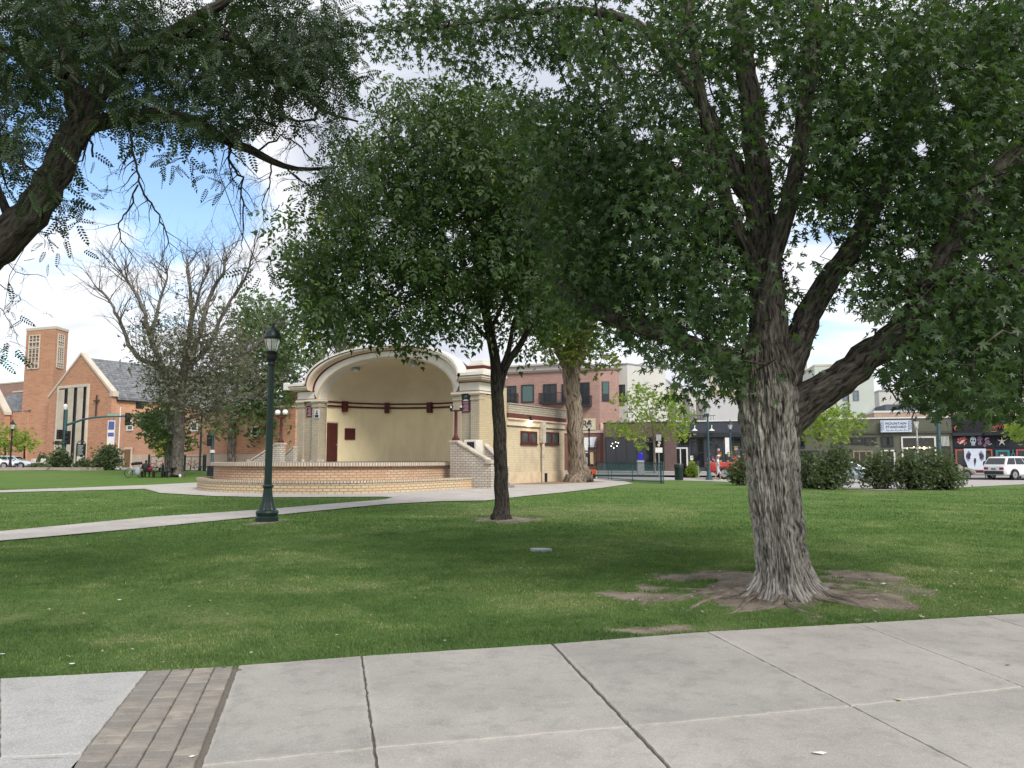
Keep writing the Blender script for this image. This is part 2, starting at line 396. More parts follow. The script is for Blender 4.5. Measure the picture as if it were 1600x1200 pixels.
gcol = mixc(t, M(t, 'MULTIPLY', attr(t, 'dry'), .75), gcol, mixc(t, mrange(t, fine, .35, .65), (.13, .15, .065), (.22, .22, .12)))
soil = mixc(t, mrange(t, noise(t, 30, 6), .35, .65), (.11, .09, .075), (.26, .22, .18))
soil = mixc(t, mrange(t, noise(t, 2.2, 4), .4, .62), soil, (.32, .27, .22))
gcol = mixc(t, mrange(t, M(t, 'ADD', attr(t, 'dirt'), M(t, 'MULTIPLY', M(t, 'SUBTRACT', noise(t, 9, 6), .5), .9)), .2, .65), gcol, soil)
t.links.new(gcol, b.inputs['Base Color']); bumpit(t, b, noise(t, 38, 4), .9, .04)
lawn = struct(nmesh('lawn', np.stack([X.ravel(), Y.ravel(), Z], 1), Fq, m, attrs={'dry': dry, 'dirt': dirt}, smooth=True))

# ---------------------------------------------------------------- concrete
def concrete(name, c1, c2, speck=.5, var=True):
    m, t, b = newmat(name); b.inputs['Roughness'].default_value = .88; b.inputs['Specular IOR Level'].default_value = .25
    f = noise(t, 75, 4, rough=.8); s = noise(t, .9, 7); s2 = noise(t, 4.5, 8, rough=.75)
    c = mixc(t, mrange(t, s, .38, .64), c1, c2)
    c = mixc(t, M(t, 'MULTIPLY', mrange(t, s2, .50, .68), .5), c, tuple(v * .55 for v in c2))
    c = mixc(t, M(t, 'MULTIPLY', mrange(t, noise(t, 11, 5), .60, .75), .35), c, tuple(min(.8, v * 1.35) for v in c1))
    c = mixc(t, M(t, 'MULTIPLY', mrange(t, f, .42, .6), speck * .8), c, tuple(v * .60 for v in c1))
    c = mixc(t, M(t, 'MULTIPLY', mrange(t, noise(t, 110, 2), .58, .68), speck * .8), c, tuple(min(.8, v * 1.5) for v in c1))
    if var:
        c = mixc(t, 1.0, c, mixc(t, mrange(t, attr(t, 'tint'), 0, 1), (.90, .90, .90), (1.05, 1.045, 1.03)), 'MULTIPLY')
        c = mixc(t, M(t, 'MULTIPLY', mrange(t, attr(t, 'edge'), .0, 1), .35), c, (.52, .49, .44))
    t.links.new(c, b.inputs['Base Color']); bumpit(t, b, f, .6, .005)
    return m
m_conc = concrete('concrete', (.42, .40, .372), (.32, .303, .283))
m_white = concrete('new_concrete', (.45, .448, .44), (.39, .39, .385), .8)
m_path = concrete('path_concrete', (.46, .43, .40), (.36, .335, .31), .3, var=False)
m_joint = pm('joint_dirt', (.13, .115, .10), (.17, .15, .125), scale=30)

def line_at(pts, x):     # y of a pixel polyline at x
    for (a, b_) in zip(pts, pts[1:]):
        if a[0] <= x <= b_[0]: return a[1] + (b_[1] - a[1]) * (x - a[0]) / (b_[0] - a[0])
def g2(px, py): p = G0(px, py, .03); return np.array((p.x, p.y))
def lerp(a, b_, k): return a + (b_ - a) * k
# transverse joints as ground lines: (point at the grass edge, point at the long joint)
T = [((230, 1048), (128, 1177)), ((370, 1040), (311, 1197)), ((565, 1025), (585, 1169)), ((863, 1006), (985, 1135)), ((1105, 987), (1330, 1103)), ((1339, 974), (1600, 1073)), ((1540, 962), (1850, 1052))]
E = [g2(*a) for a, b_ in T]; J = [g2(*b_) for a, b_ in T]
# hidden continuation on both sides
E.append(E[-1] + (E[-1] - E[-2])); J.append(J[-1] + (J[-1] - J[-2]))
for _ in range(3): E.append(E[-1] + (E[-1] - E[-2])); J.append(J[-1] + (J[-1] - J[-2]))
EL = [g2(230, 1048), g2(0, 1060), g2(-700, 1098)]; JL = [g2(128, 1177), g2(0, 1183), g2(-600, 1215)]
NEAR = [j + (j - e) / np.linalg.norm(j - e) * 3.4 for e, j in zip(E, J)]
NEARL = [j + (j - e) / np.linalg.norm(j - e) * 3.4 for e, j in zip(EL, JL)]
def slab(P, gaps, z=.03, zb=-.03, tint=.5, V=None, F_=None, TT=None, EE=None, rough=.0025):
    """one slab between four corners (ccw or cw), pulled in by a gap on each side, with slightly ragged edges; edge verts carry 'edge'"""
    P = [np.array(p) for p in P]; c = sum(P) / 4; n = len(P); lines = []
    for i in range(n):
        a, b_ = P[i], P[(i + 1) % n]; d = (b_ - a) / np.linalg.norm(b_ - a); nn = np.array((-d[1], d[0]))
        if np.dot(nn, c - a) < 0: nn = -nn
        lines.append((a + nn * gaps[i], d))
    Q = []
    for i in range(n):
        (a, d), (b_, e) = lines[i - 1], lines[i]
        k = np.linalg.solve(np.array([d, -e]).T, b_ - a); Q.append(a + d * k[0])
    ring = []
    for i in range(n):
        a, b_ = Q[i], Q[(i + 1) % n]; L = np.linalg.norm(b_ - a); k = max(2, int(L / .04)); nn = np.array((-(b_ - a)[1], (b_ - a)[0])) / L
        for j in range(k):
            ring.append(a + (b_ - a) * j / k + nn * (rng.normal() * rough if j else 0))
    ring = np.array(ring); m_ = len(ring); c = ring.mean(0)
    dirn = (c - ring); dirn /= np.linalg.norm(dirn, axis=1)[:, None]
    o = len(V); z0 = z
    r1 = ring + dirn * .006; r2 = ring + dirn * .045
    for rr, zz_, e in ((ring, zb, 1), (ring, z0 - .006, 1), (r1, z0, 1), (r2, z0, 0)):
        for p in rr: V.append((p[0], p[1], zz_)); TT.append(tint); EE.append(e * rng.uniform(.2, 1))
    for L in range(3):
        for i in range(m_): F_.append((o + L * m_ + i, o + L * m_ + (i + 1) % m_, o + (L + 1) * m_ + (i + 1) % m_, o + (L + 1) * m_ + i))
    F_.append(tuple(o + 3 * m_ + i for i in range(m_)))
def slabs(name, items, mat, rough=.0025):
    V = []; F_ = []; TT = []; EE = []
    for P, gaps, tint in items: slab(P, gaps, tint=tint, V=V, F_=F_, TT=TT, EE=EE, rough=rough)
    mb = MB(); mb.add(V, F_); o = mb.build(name, mat)
    for a, arr in (('tint', TT), ('edge', EE)):
        q = o.data.attributes.new(a, 'FLOAT', 'POINT'); q.data.foreach_set('value', np.array(arr, np.float32))
    return o
it = []
gp = [.0, .015, .007, .011, .006, .004, .006, .005, .005, .005, .005]
for i in range(1, len(E) - 1):
    it.append(([E[i], E[i + 1], J[i + 1], J[i]], (.0, gp[i + 1], .008, gp[i]), rng.random()))
    it.append(([J[i], J[i + 1], NEAR[i + 1], NEAR[i]], (.006, gp[i + 1], .006, gp[i]), rng.random()))
walk = struct(slabs('sidewalk', it, m_conc), 'broad grey concrete walk of large jointed slabs in the foreground')
it = []
for i in range(2):
    it.append(([EL[i], EL[i + 1], JL[i + 1], JL[i]], (0, .003, .004, .004), .6)); it.append(([JL[i], JL[i + 1], NEARL[i + 1], NEARL[i]], (.004, .003, .004, .004), .4))
struct(slabs('pavement', it, m_white), 'newer pale blue grey concrete slab at the left end of the walk')
# paver strip
mpav, t, b = newmat('pavers'); b.inputs['Roughness'].default_value = .9
c = mixc(t, mrange(t, attr(t, 'tint'), 0, 1), (.20, .188, .17), (.36, .315, .265))
c = mixc(t, mrange(t, noise(t, 9, 7), .35, .7), c, (.17, .155, .135)); c = mixc(t, M(t, 'MULTIPLY', mrange(t, noise(t, 120, 3), .45, .65), .5), c, (.30, .28, .25)); t.links.new(c, b.inputs['Base Color']); bumpit(t, b, noise(t, 60, 5), .7, .006)
it = []; A0, A1 = E[0], E[1]; B0 = NEAR[0]; B1 = NEAR[1]
rows = 40
for col_, (u0, u1) in enumerate(((0, .27), (.27, .51), (.51, .75), (.75, 1.0))):
    for r in range(rows):
        sh = (.5 if col_ % 2 else 0)
        v0 = max(0, (r - sh) / rows); v1 = min(1, (r + 1 - sh) / rows)
        if v1 - v0 < .003: continue
        q = lambda u, v: lerp(lerp(A0, A1, u), lerp(B0, B1, u), v)
        w1 = .035 if u1 == 1 else 0
        it.append(([q(u0, v0), q(u1 - w1, v0), q(u1 - w1, v1), q(u0, v1)], (.007, .004, .007, .004), rng.random() ** 1.5))
struct(slabs('paver_strip', it, mpav, rough=.0015), 'strip of weathered brown pavers between two concrete slabs')
# packed dirt below all the joints
mb = MB(); a, b_, c_, d_ = EL[-1], E[-1], NEAR[-1], NEARL[-1]
poly = [tuple(p) for p in EL[::-1]] + [tuple(p) for p in E[1:]] + [tuple(p) for p in NEAR[::-1]] + [tuple(p) for p in NEARL[1:]]
mb.prism(poly, -.2, .012); struct(mb.build('joint_filling', m_joint, fix=True), 'dark dirt in the joints of the walk')

# ---------------------------------------------------------------- paths and far paving
def sheet(name, px, mat, dz, sub=3.0, label=None):
    P = [G(*p) for p in px]; Q = []
    for i in range(len(P)):
        a, b_ = P[i], P[(i + 1) % len(P)]; k = max(1, int((b_ - a).length / sub))
        for j in range(k): q = a.lerp(b_, j / k); Q.append((q.x, q.y))
    bm = bmesh.new(); vs = [bm.verts.new((x, y, 0)) for x, y in Q]; f = bm.faces.new(vs)
    bmesh.ops.triangulate(bm, faces=[f]); 
    for _ in range(3):
        es = [e for e in bm.edges if e.calc_length() > 6]
        if es: bmesh.ops.subdivide_edges(bm, edges=es, cuts=1)
    for v in bm.verts: v.co.z = float(Hgt(v.co.x, v.co.y)) + dz
    bmesh.ops.recalc_face_normals(bm, faces=bm.faces)
    if sum(f.normal.z for f in bm.faces) < 0: bmesh.ops.reverse_faces(bm, faces=bm.faces)
    me = bpy.data.meshes.new(name); bm.to_mesh(me); bm.free(); me.materials.append(mat)
    o = bpy.data.objects.new(name, me); COL.objects.link(o); return struct(o, label)
PATH = [(-400, 890), (-150, 863), (0, 847), (200, 829), (430, 806), (600, 789), (690, 784), (760, 783), (820, 776), (880, 770), (940, 763), (990, 756), (975, 752.5), (940, 750.5), (925, 747),
        (900, 738), (700, 736), (500, 736), (345, 742), (320, 754), (240, 758), (130, 762.5), (0, 767), (-300, 771), (-300, 774), (0, 770.3), (130, 767), (225, 764.5), (236, 767), (250, 771), (335, 776), (430, 778),
        (520, 777.5), (600, 777), (614, 778.5), (600, 781.5), (520, 788), (430, 796), (240, 809), (0, 832), (-150, 848), (-400, 872)]
sheet('path', PATH, m_path, .03, label='pale concrete path curving past the bandshell')
m_plaza = concrete('plaza_concrete', (.40, .375, .36), (.33, .31, .30), .2, var=False)
m_road = pm('asphalt', (.30, .285, .285), (.24, .23, .23), scale=.6, rough=.9)
RB = [(925, 746.9), (940, 750.3), (1000, 750.8), (1060, 751), (1100, 752), (1160, 754), (1220, 758), (1290, 763), (1380, 766.5), (1450, 765), (1520, 761), (1600, 757), (1800, 750), (2100, 743)]
FARP = [(2100, 725), (1400, 725), (800, 725)]
sheet('plaza', RB + FARP + [(860, 735)], m_plaza, .018, label='pale paving between the lawn and the street')
LB = [(-600, 735), (0, 735.5), (90, 734), (150, 733.2), (220, 733.0), (300, 734.5), (345, 736.5), (420, 738)]
sheet('side_paving', LB + [(440, 724), (-600, 724)], m_plaza, .02, label='pale paving beyond the left lawn')
# street and kerbs on the far side
def strip(name, pts, mat, dz, label):
    mb = MB(); v = []
    n = len(pts) // 2
    o = MB().add([(x, y, float(Hgt(x, y)) + dz) for x, y in pts], [tuple(range(len(pts)))]).build(name, mat); return struct(o, label)
EF = Fr(1075, 86, -20)
def efp(x, y): p = EF.world(x, y); return (p.x, p.y)
strip('road', [efp(-30, -22), efp(70, -22), efp(70, -4.5), efp(-30, -4.5)], m_road, .05, 'grey asphalt street in front of the shops')
mb = MB(); p = [efp(-30, -4.5), efp(70, -4.5), efp(70, .3), efp(-30, .3)]; mb.prism(p, -.05, .17); struct(mb.build('shop_sidewalk', m_path), 'raised pavement along the shop fronts')
strip('side_road', [(-120, 84), (-22, 84), (-22, 90), (-120, 90)], m_road, .05, 'side street in front of the church')

# ---------------------------------------------------------------- leaves as templates
def inst(tmpl, tris, pos, ax, nrm, scale, curl=None):
    """place a leaf template N times; template columns: along axis, across, off the plane"""
    ax = ax / (np.linalg.norm(ax, axis=1)[:, None] + 1e-9); sd_ = np.cross(nrm, ax); sd_ /= (np.linalg.norm(sd_, axis=1)[:, None] + 1e-9); nn = np.cross(ax, sd_)
    T_ = np.asarray(tmpl); s = scale[:, None, None]
    P = pos[:, None, :] + s * (T_[None, :, 0, None] * ax[:, None, :] + T_[None, :, 1, None] * sd_[:, None, :] + T_[None, :, 2, None] * nn[:, None, :])
    k = len(T_); F_ = np.asarray(tris)[None] + (np.arange(len(pos)) * k)[:, None, None]
    return P.reshape(-1, 3), F_.reshape(-1, 3)
def fan(pts): return [(0, i, i + 1) for i in range(1, len(pts) - 1)] + [(0, len(pts) - 1, 1)]
def maple_leaf():
    prof = [(0, 1.0), (9, .62), (17, .66), (24, .30), (38, .74), (50, .92), (58, .58), (74, .26), (100, .52), (112, .46), (140, .16)]
    pts = [(a, r) for a, r in prof] + [(180, .1)] + [(-a, r) for a, r in prof[:0:-1]]
    v = [(.33, 0, 0)] + [(.33 + r * .67 * math.cos(R(a)), r * .67 * math.sin(R(a)), -.10 * r * r - .06 * abs(math.sin(R(a)))) for a, r in pts]
    return v, fan(v)
ML = maple_leaf()
LANCE = ([(0, 0, 0), (.35, .17, -.03), (1, 0, -.16), (.35, -.17, -.03), (.4, 0, .05)], [(0, 4, 1), (1, 4, 2), (0, 3, 4), (3, 2, 4)])
def compound(n, ll, lw, spread=.9, tipleaf=True, droop=.25):
    v = []; f = []
    def leaflet(x, y, a, L, W):
        o = len(v); ca, sa = math.cos(a), math.sin(a)
        for (p, q, z) in ((0, 0, 0), (.4, .5, -.02), (1, 0, -droop * .3), (.4, -.5, -.02)):
            xx = p * L; yy = q * W; v.append((x + xx * ca - yy * sa, y + xx * sa + yy * ca, z * L * 3 - droop * x * x))
        f.extend([(o, o + 1, o + 2), (o, o + 2, o + 3)])
    for i in range(n):
        x = .15 + .8 * i / max(1, n - 1); k = math.sin(math.pi * (.2 + .65 * x)) 
        for s in (-1, 1): leaflet(x + .02 * s, 0, s * spread, ll * k, lw)
    if tipleaf: leaflet(.93, 0, 0, ll, lw)
    o = len(v); v.extend([(0, -.006, 0), (0, .006, 0), (1, 0, -droop)]); f.append((o, o + 1, o + 2))
    return v, f
FROND = compound(7, .22, .105, 1.1)
ASH = compound(3, .46, .19, .75)
CLUMP = ([(0, 0, 0), (.5, .3, .1), (1, 0, 0), (.5, -.3, -.1), (.1, .2, 0), (.25, .85, .1), (.55, .5, -.1), (.1, -.2, 0), (.3, -.8, -.1), (.6, -.45, .1)], [(0, 1, 2), (0, 2, 3), (4, 5, 6), (7, 8, 9), (4, 6, 1), (7, 9, 3)])

# ---------------------------------------------------------------- tree growing
class Tree:
    def __init__(s): s.P = []; s.par = []; s.rad = []; s.dirn = []; s.chains = []; s.limbs = []
    def limb(s, pts, rads, n=10, step=.25, wob=.03):
        """an explicit limb: smooth curve through the points"""
        pts = [Vector(p) for p in pts]; out = []; rr = []
        for i in range(len(pts) - 1):
            p0 = pts[max(i - 1, 0)]; p1 = pts[i]; p2 = pts[i + 1]; p3 = pts[min(i + 2, len(pts) - 1)]; k = max(2, int((p2 - p1).length / step))
            for j in range(k):
                t_ = j / k; q = .5 * ((2 * p1) + (p2 - p0) * t_ + (2 * p0 - 5 * p1 + 4 * p2 - p3) * t_ ** 2 + (3 * p1 - p0 - 3 * p2 + p3) * t_ ** 3)
                if out: q += Vector(rng.normal(size=3)) * wob * min(1, rads[i] * 4)
                out.append(q); rr.append(rads[i] + (rads[i + 1] - rads[i]) * t_)
        out.append(pts[-1]); rr.append(rads[-1]); s.limbs.append((out, rr, n))
        last = -1
        for q, r_ in zip(out, rr): s.P.append(tuple(q)); s.par.append(last); s.rad.append(r_); last = len(s.P) - 1
        return out
    def grow(s, anchors, tipr=.004, bend=.18, seg=.3, up=.15, maxr=.06, minroot=0, pen=0):
        A = np.array(anchors); P0 = np.array(s.P); d = np.array([np.min(np.linalg.norm(P0 - a, axis=1)) for a in A]); order = np.argsort(d)
        cap = len(P0) + len(A) * 12 + 10; NP = np.zeros((cap, 3)); NP[:len(P0)] = P0; n = len(P0); nl = n; par = [-1] * n; fix = [True] * n; cost = np.zeros(cap)
        chains = []
        for i in order:
            a = A[i]; dd = np.linalg.norm(NP[:n] - a, axis=1) + cost[:n]; j = int(np.argmin(dd)); p = NP[j]; L = np.linalg.norm(a - p)
            k = int(min(8, max(2, L / seg))); ids = [j]; off = rng.normal(size=3) * L * bend; off[2] += up * L
            last = j
            for q in range(1, k + 1):
                t_ = q / k; c = p + (a - p) * t_ + off * math.sin(math.pi * t_) * .6 + rng.normal(size=3) * L * .02
                if q == k: c = a
                NP[n] = c; par.append(last); cost[n] = cost[last] + pen; last = n; ids.append(n); n += 1
            chains.append(ids)
        cnt = np.zeros(n)
        for ids in chains: cnt[ids[-1]] += 1
        for k in range(n - 1, nl - 1, -1):
            if par[k] >= 0: cnt[par[k]] += cnt[k]
        r_ = np.minimum(maxr, tipr * np.maximum(cnt, 1) ** .5)
        s.NP = NP[:n]; s.tw = (chains, r_, nl)
        return A
    def mesh(s, name, mat, parent, ntw=4, origin=(0, 0, 0), extra=()):
        V = []; F_ = []; BK = []
        base = 0
        def tube(pts, rad, n):
            nonlocal base
            pts = np.array([tuple(p) for p in pts]); k = len(pts); tg = np.gradient(pts, axis=0); tg /= (np.linalg.norm(tg, axis=1)[:, None] + 1e-9)
            u = np.cross(tg[0], (0, 0, 1.0)); u = u if np.linalg.norm(u) > .1 else np.array((1.0, 0, 0)); L = 0; a = np.arange(n) * 2 * math.pi / n
            for i in range(k):
                u = u - tg[i] * u.dot(tg[i]); u /= np.linalg.norm(u) + 1e-9; w_ = np.cross(tg[i], u)
                if i: L += np.linalg.norm(pts[i] - pts[i - 1])
                V.append(pts[i] + (np.cos(a)[:, None] * u + np.sin(a)[:, None] * w_) * rad[i]); BK.append(np.stack([np.cos(a) * max(rad[i], .02), np.sin(a) * max(rad[i], .02), np.full(n, L)], 1) + len(V) * 0)
            for i in range(k - 1):
                q = base + i * n + np.arange(n); q2 = base + i * n + (np.arange(n) + 1) % n
                F_.append(np.stack([q, q2, q2 + n, q + n], 1))
            base += k * n
        for pts, rr, n in s.limbs: tube(pts, rr, n)
        if hasattr(s, 'tw'):
            ch, r_, nl = s.tw
            for ids in ch:
                rad = [r_[ids[1]]] + [r_[i] for i in ids[1:]]; rad[-1] *= .5
                tube([s.NP[i] for i in ids], rad, 6 if rad[0] > .03 else ntw)
        for pts, rr in extra: tube(pts, rr, 4)
        V = np.concatenate(V) - np.array(origin); return nmesh(name, V, np.concatenate(F_), mat, parent, attrs={'bk': np.concatenate(BK)}, smooth=True)
def twigs(p, d, L, r, depth, out, gravity=-.1, spread=.6, kids=3):
    """bare branching twig: list of (points, radii)"""
    p = Vector(p); d = Vector(d).normalized(); n = 6; pts = [p.copy()]; rr = [r]; c = p.copy()
    for i in range(n):
        d = (d + Vector(rng.normal(size=3)) * .16 + Vector((0, 0, gravity * .25))).normalized(); c = c + d * L / n; pts.append(c.copy()); rr.append(r * (1 - .75 * (i + 1) / n))
        if depth > 0 and i >= 1 and rng.random() < kids / n:
            dd = (d + Vector(rng.normal(size=3)) * spread).normalized(); twigs(c, dd, L * rng.uniform(.4, .7), max(rr[-1] * .7, .002), depth - 1, out, gravity, spread, kids)
    out.append((pts, rr))
def clump_points(cl, dens):
    """cl: (px, py, rx, ry, d0, d1[, weight]) -> anchors"""
    A = []
    for c in cl:
        px, py, rx, ry, d0, d1 = c[:6]; w_ = c[6] if len(c) > 6 else 1; n = max(2, int(rx * ry * dens * w_))
        for _ in range(n):
            a = rng.uniform(0, 2 * math.pi); r_ = math.sqrt(rng.random()); x = px + rx * r_ * math.cos(a); y = py + ry * r_ * math.sin(a)
            A.append(tuple(at(x, y, rng.uniform(d0, d1))))
    return np.array(A)
def leaves(name, A, per, tmpl, size, spread, mat, parent, droop=.5, origin=(0, 0, 0), center=None, tone=None, flat=.6, gaps=(), limbs=(), dlimb=0):
    n = len(A) * per; base = np.repeat(A, per, 0); off = rng.normal(size=(n, 3)) * spread; off[:, 2] *= .8; pos = base + off
    tint0 = np.repeat(rng.random(len(A)), per)
    if len(gaps):      # natural gaps between the clumps
        cp, sp = math.cos(PITCH), math.sin(PITCH); f_ = pos[:, 1] * cp + (pos[:, 2] - EYE) * sp; u_ = -pos[:, 1] * sp + (pos[:, 2] - EYE) * cp; qx = 800 + FPX * pos[:, 0] / f_; qy = 600 - FPX * u_ / f_
        k_ = np.ones(n, bool)
        for gx_, gy_, rx_, ry_ in gaps: k_ &= (((qx - gx_) / rx_) ** 2 + ((qy - gy_) / ry_) ** 2 + rng.normal(size=n) * .22) > 1
        for P_, r_ in limbs:      # few leaves sit right in front of the heavy limbs
            for (ax_, ay_), (bx_, by_) in zip(P_, P_[1:]):
                t_ = np.clip(((qx - ax_) * (bx_ - ax_) + (qy - ay_) * (by_ - ay_)) / ((bx_ - ax_) ** 2 + (by_ - ay_) ** 2), 0, 1); dd_ = np.hypot(qx - ax_ - t_ * (bx_ - ax_), qy - ay_ - t_ * (by_ - ay_))
                k_ &= ~((dd_ < r_ * rng.uniform(.6, 1.3, n)) & (pos[:, 1] < dlimb) & (rng.random(n) < .54))
        pos = pos[k_]; off = off[k_]; tint0 = tint0[k_]; n = len(pos)
    ax = off / (np.linalg.norm(off, axis=1)[:, None] + 1e-6) + rng.normal(size=(n, 3)) * .5; ax[:, 2] -= droop
    nr = rng.normal(size=(n, 3)) * (1 - flat); nr[:, 2] += flat
    sz = size * rng.uniform(.55, 1.25, n); P, F_ = inst(tmpl[0], tmpl[1], pos, ax, nr, sz)
    tint = np.clip(tint0 * .5 + rng.random(n) * .5, 0, 1)
    return nmesh(name, P - np.array(origin), F_, mat, parent, attrs={'tint': np.repeat(tint, len(tmpl[0]))})
# ================================================================ TREES
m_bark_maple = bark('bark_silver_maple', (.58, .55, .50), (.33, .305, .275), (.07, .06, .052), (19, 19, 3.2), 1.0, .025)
m_bark_limb = bark('bark_maple_limb', (.20, .178, .155), (.10, .088, .078), (.025, .022, .02), (13, 13, 3.0), 1.0, .03)  # browner limb bark, with canopy shade painted into its dark colour
# trunk colour darkens above the fork to meet the shade painted into limb bark
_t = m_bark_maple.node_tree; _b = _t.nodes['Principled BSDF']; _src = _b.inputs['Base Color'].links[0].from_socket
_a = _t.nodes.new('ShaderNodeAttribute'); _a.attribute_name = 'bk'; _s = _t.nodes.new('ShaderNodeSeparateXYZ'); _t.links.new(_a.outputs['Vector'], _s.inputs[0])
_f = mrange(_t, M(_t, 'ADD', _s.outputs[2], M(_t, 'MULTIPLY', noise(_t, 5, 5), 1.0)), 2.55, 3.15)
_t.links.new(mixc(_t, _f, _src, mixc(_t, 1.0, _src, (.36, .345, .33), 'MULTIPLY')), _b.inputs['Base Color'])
m_bark_dark = bark('bark_dark', (.085, .073, .064), (.048, .041, .036), (.015, .013, .011), (14, 14, 3), .9, .02)
m_bark_grey = bark('bark_grey', (.34, .31, .27), (.20, .18, .155), (.08, .07, .06), (4, 4, 1), .8, .05)
m_twig_grey = bark('twig_grey', (.20, .18, .16), (.14, .125, .11), (.07, .06, .05), (5, 5, 2), .4, .02)
m_bark_elm = bark('bark_elm', (.33, .27, .21), (.20, .16, .125), (.06, .048, .038), (5, 5, 1.0), 1.0, .06)
f_maple = foliage('maple_leaves', (.019, .044, .016), (.058, .104, .034), (.11, .16, .055), .32)
f_ash = foliage('ash_leaves', (.019, .042, .013), (.058, .102, .026), (.14, .18, .035), .32)
f_locust = foliage('locust_leaves', (.013, .030, .011), (.034, .060, .020), (.07, .10, .03), .20)
f_elm = foliage('elm_leaves', (.045, .075, .012), (.11, .14, .025), (.20, .20, .03), .4)
f_far = foliage('far_leaves', (.035, .065, .022), (.085, .14, .045), (.14, .18, .06), .3)
f_grey = foliage('grey_leaves', (.075, .080, .055), (.14, .145, .10), (.17, .17, .12), .2)
f_street = foliage('street_tree_leaves', (.10, .16, .03), (.22, .30, .06), (.38, .36, .09), .45)
f_shrub = foliage('shrub_leaves', (.045, .068, .032), (.115, .150, .075), (.16, .17, .09), .25)

# ---------------------------------------------------------------- the big maple
MB0 = G(1228, 922); MB0.z = 0; OR = (MB0.x, MB0.y, 0)
mt = thing('maple_tree', 'massive maple with ridged grey trunk rooted in bare soil beside the walk', 'tree', OR)
def mp_(px, py, d=None): return at(px, py, d or MB0.y)
T1 = Tree()
dm = MB0.y
def prof_w(z):   # trunk radius with height
    return .338 + .05 * math.exp(-((z) / .55)) + .03 * max(0, z - 1.6) 
# trunk with real ridges, flared roots
na, nz_ = 420, 420
za = np.concatenate([np.linspace(-.12, .7, 170), np.linspace(.71, 3.1, nz_ - 170)]); aa = np.arange(na) * 2 * math.pi / na
AA, ZZ = np.meshgrid(aa, za)
pw = np.interp(ZZ, [-.12, 0, .06, .12, .19, .30, .45, .7, 1.3, 1.72, 2.1, 2.35, 2.6, 2.9, 3.1], [.68, .52, .45, .395, .36, .325, .305, .298, .305, .325, .36, .385, .35, .27, .18])
lob = np.zeros_like(AA)
for a0, wd, k in ((R(190), .30, 1.0), (R(235), .25, .7), (R(270), .22, .9), (R(300), .28, .75), (R(340), .30, 1.15), (R(20), .3, .8), (R(70), .3, .9), (R(120), .3, .8), (R(155), .22, .8), (R(215), .15, .5), (R(255), .12, .5), (R(320), .15, .6)):
    dlt = np.abs((AA - a0 + math.pi) % (2 * math.pi) - math.pi); lob += k * np.exp(-(dlt / wd) ** 2)
fl = np.exp(-np.maximum(ZZ, 0) / .11)
pw = pw + fl * (.24 * (lob - .45)) + .02 * (lob - .6) * np.exp(-np.maximum(ZZ, 0) / 1.5)
# ridges: vertically stretched noise round the stem
u = AA / (2 * math.pi) * 64; wz = ZZ * 1.5
warp = (vn2(u * .25, wz * 1.2) - .5) * 3
ridge = 1 - np.abs(2 * vn2((u + warp) % 64, wz * 2.6 + 11) - 1)
ridge2 = 1 - np.abs(2 * vn2((u * 2 + warp) % 64, wz * 5.2 + 3) - 1)
fine_ = vn2(u * 4 % 64, ZZ * 14) - .5
calm = 1 - .55 * fl
rr = pw + calm * (-.040 * np.clip(ridge * 1.5 - .5, 0, 1) - .020 * np.clip(ridge2 * 1.6 - .6, 0, 1) + .008 * fine_) + fl * .03 * (vn2(u * .5, ZZ * 9 + np.hypot(u, 1) * .3) - .5)
bend = np.interp(ZZ, [0, 1, 2, 2.75], [0, -.01, -.05, -.10])
topx = at(1205, 640, dm).x - MB0.x
XX = rr * np.cos(AA) + np.interp(ZZ, [0, 1.0, 1.9, 3.1], [0, -.085, -.13, -.17]); YY = rr * np.sin(AA)
idx = np.arange(na * nz_).reshape(nz_, na); nxt = np.roll(idx, -1, 1)
Fq = np.stack([idx[:-1], nxt[:-1], nxt[1:], idx[1:]], -1).reshape(-1, 4)
bk = np.stack([np.cos(AA) * .38, np.sin(AA) * .38, ZZ], -1).reshape(-1, 3)
Zc = ZZ.copy()
# roots creep outward low on the ground
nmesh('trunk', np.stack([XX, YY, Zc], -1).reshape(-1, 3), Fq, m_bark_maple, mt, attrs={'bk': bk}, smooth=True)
TX = MB0.x - .14
top = Vector((TX, dm, 2.3))
def L_(pts, rads, n=20, st=.12): return T1.limb(pts, rads, n, st, .02)
# central leader, going up
L_([(TX, dm, 1.9), at(1204, 590, dm), at(1200, 500, dm + .05), at(1192, 380, dm + .1), at(1182, 250, dm + .2), at(1168, 130, dm + .3), at(1150, 0, dm + .5), at(1140, -160, dm + .6)], [.24, .26, .225, .185, .155, .13, .105, .08], 28)
# big right limb
L_([(TX + .02, dm, 1.75), at(1245, 640, dm), at(1283, 613, dm - .04), at(1322, 583, dm - .1), at(1364, 553, dm - .15), at(1408, 517, dm - .2), at(1446, 462, dm - .3), at(1488, 385, dm - .4), at(1540, 290, dm - .5), at(1640, 190, dm - .6), at(1750, 60, dm - .7)], [.22, .235, .205, .19, .182, .178, .17, .155, .13, .10, .06], 24)
# middle limb
L_([(TX + .05, dm, 2.1), at(1238, 560, dm + .1), at(1275, 470, dm + .3), at(1330, 390, dm + .5), at(1375, 300, dm + .7), at(1415, 190, dm + .9), at(1460, 60, dm + 1.1), at(1500, -100, dm + 1.3)], [.20, .18, .15, .135, .12, .10, .085, .06], 20)
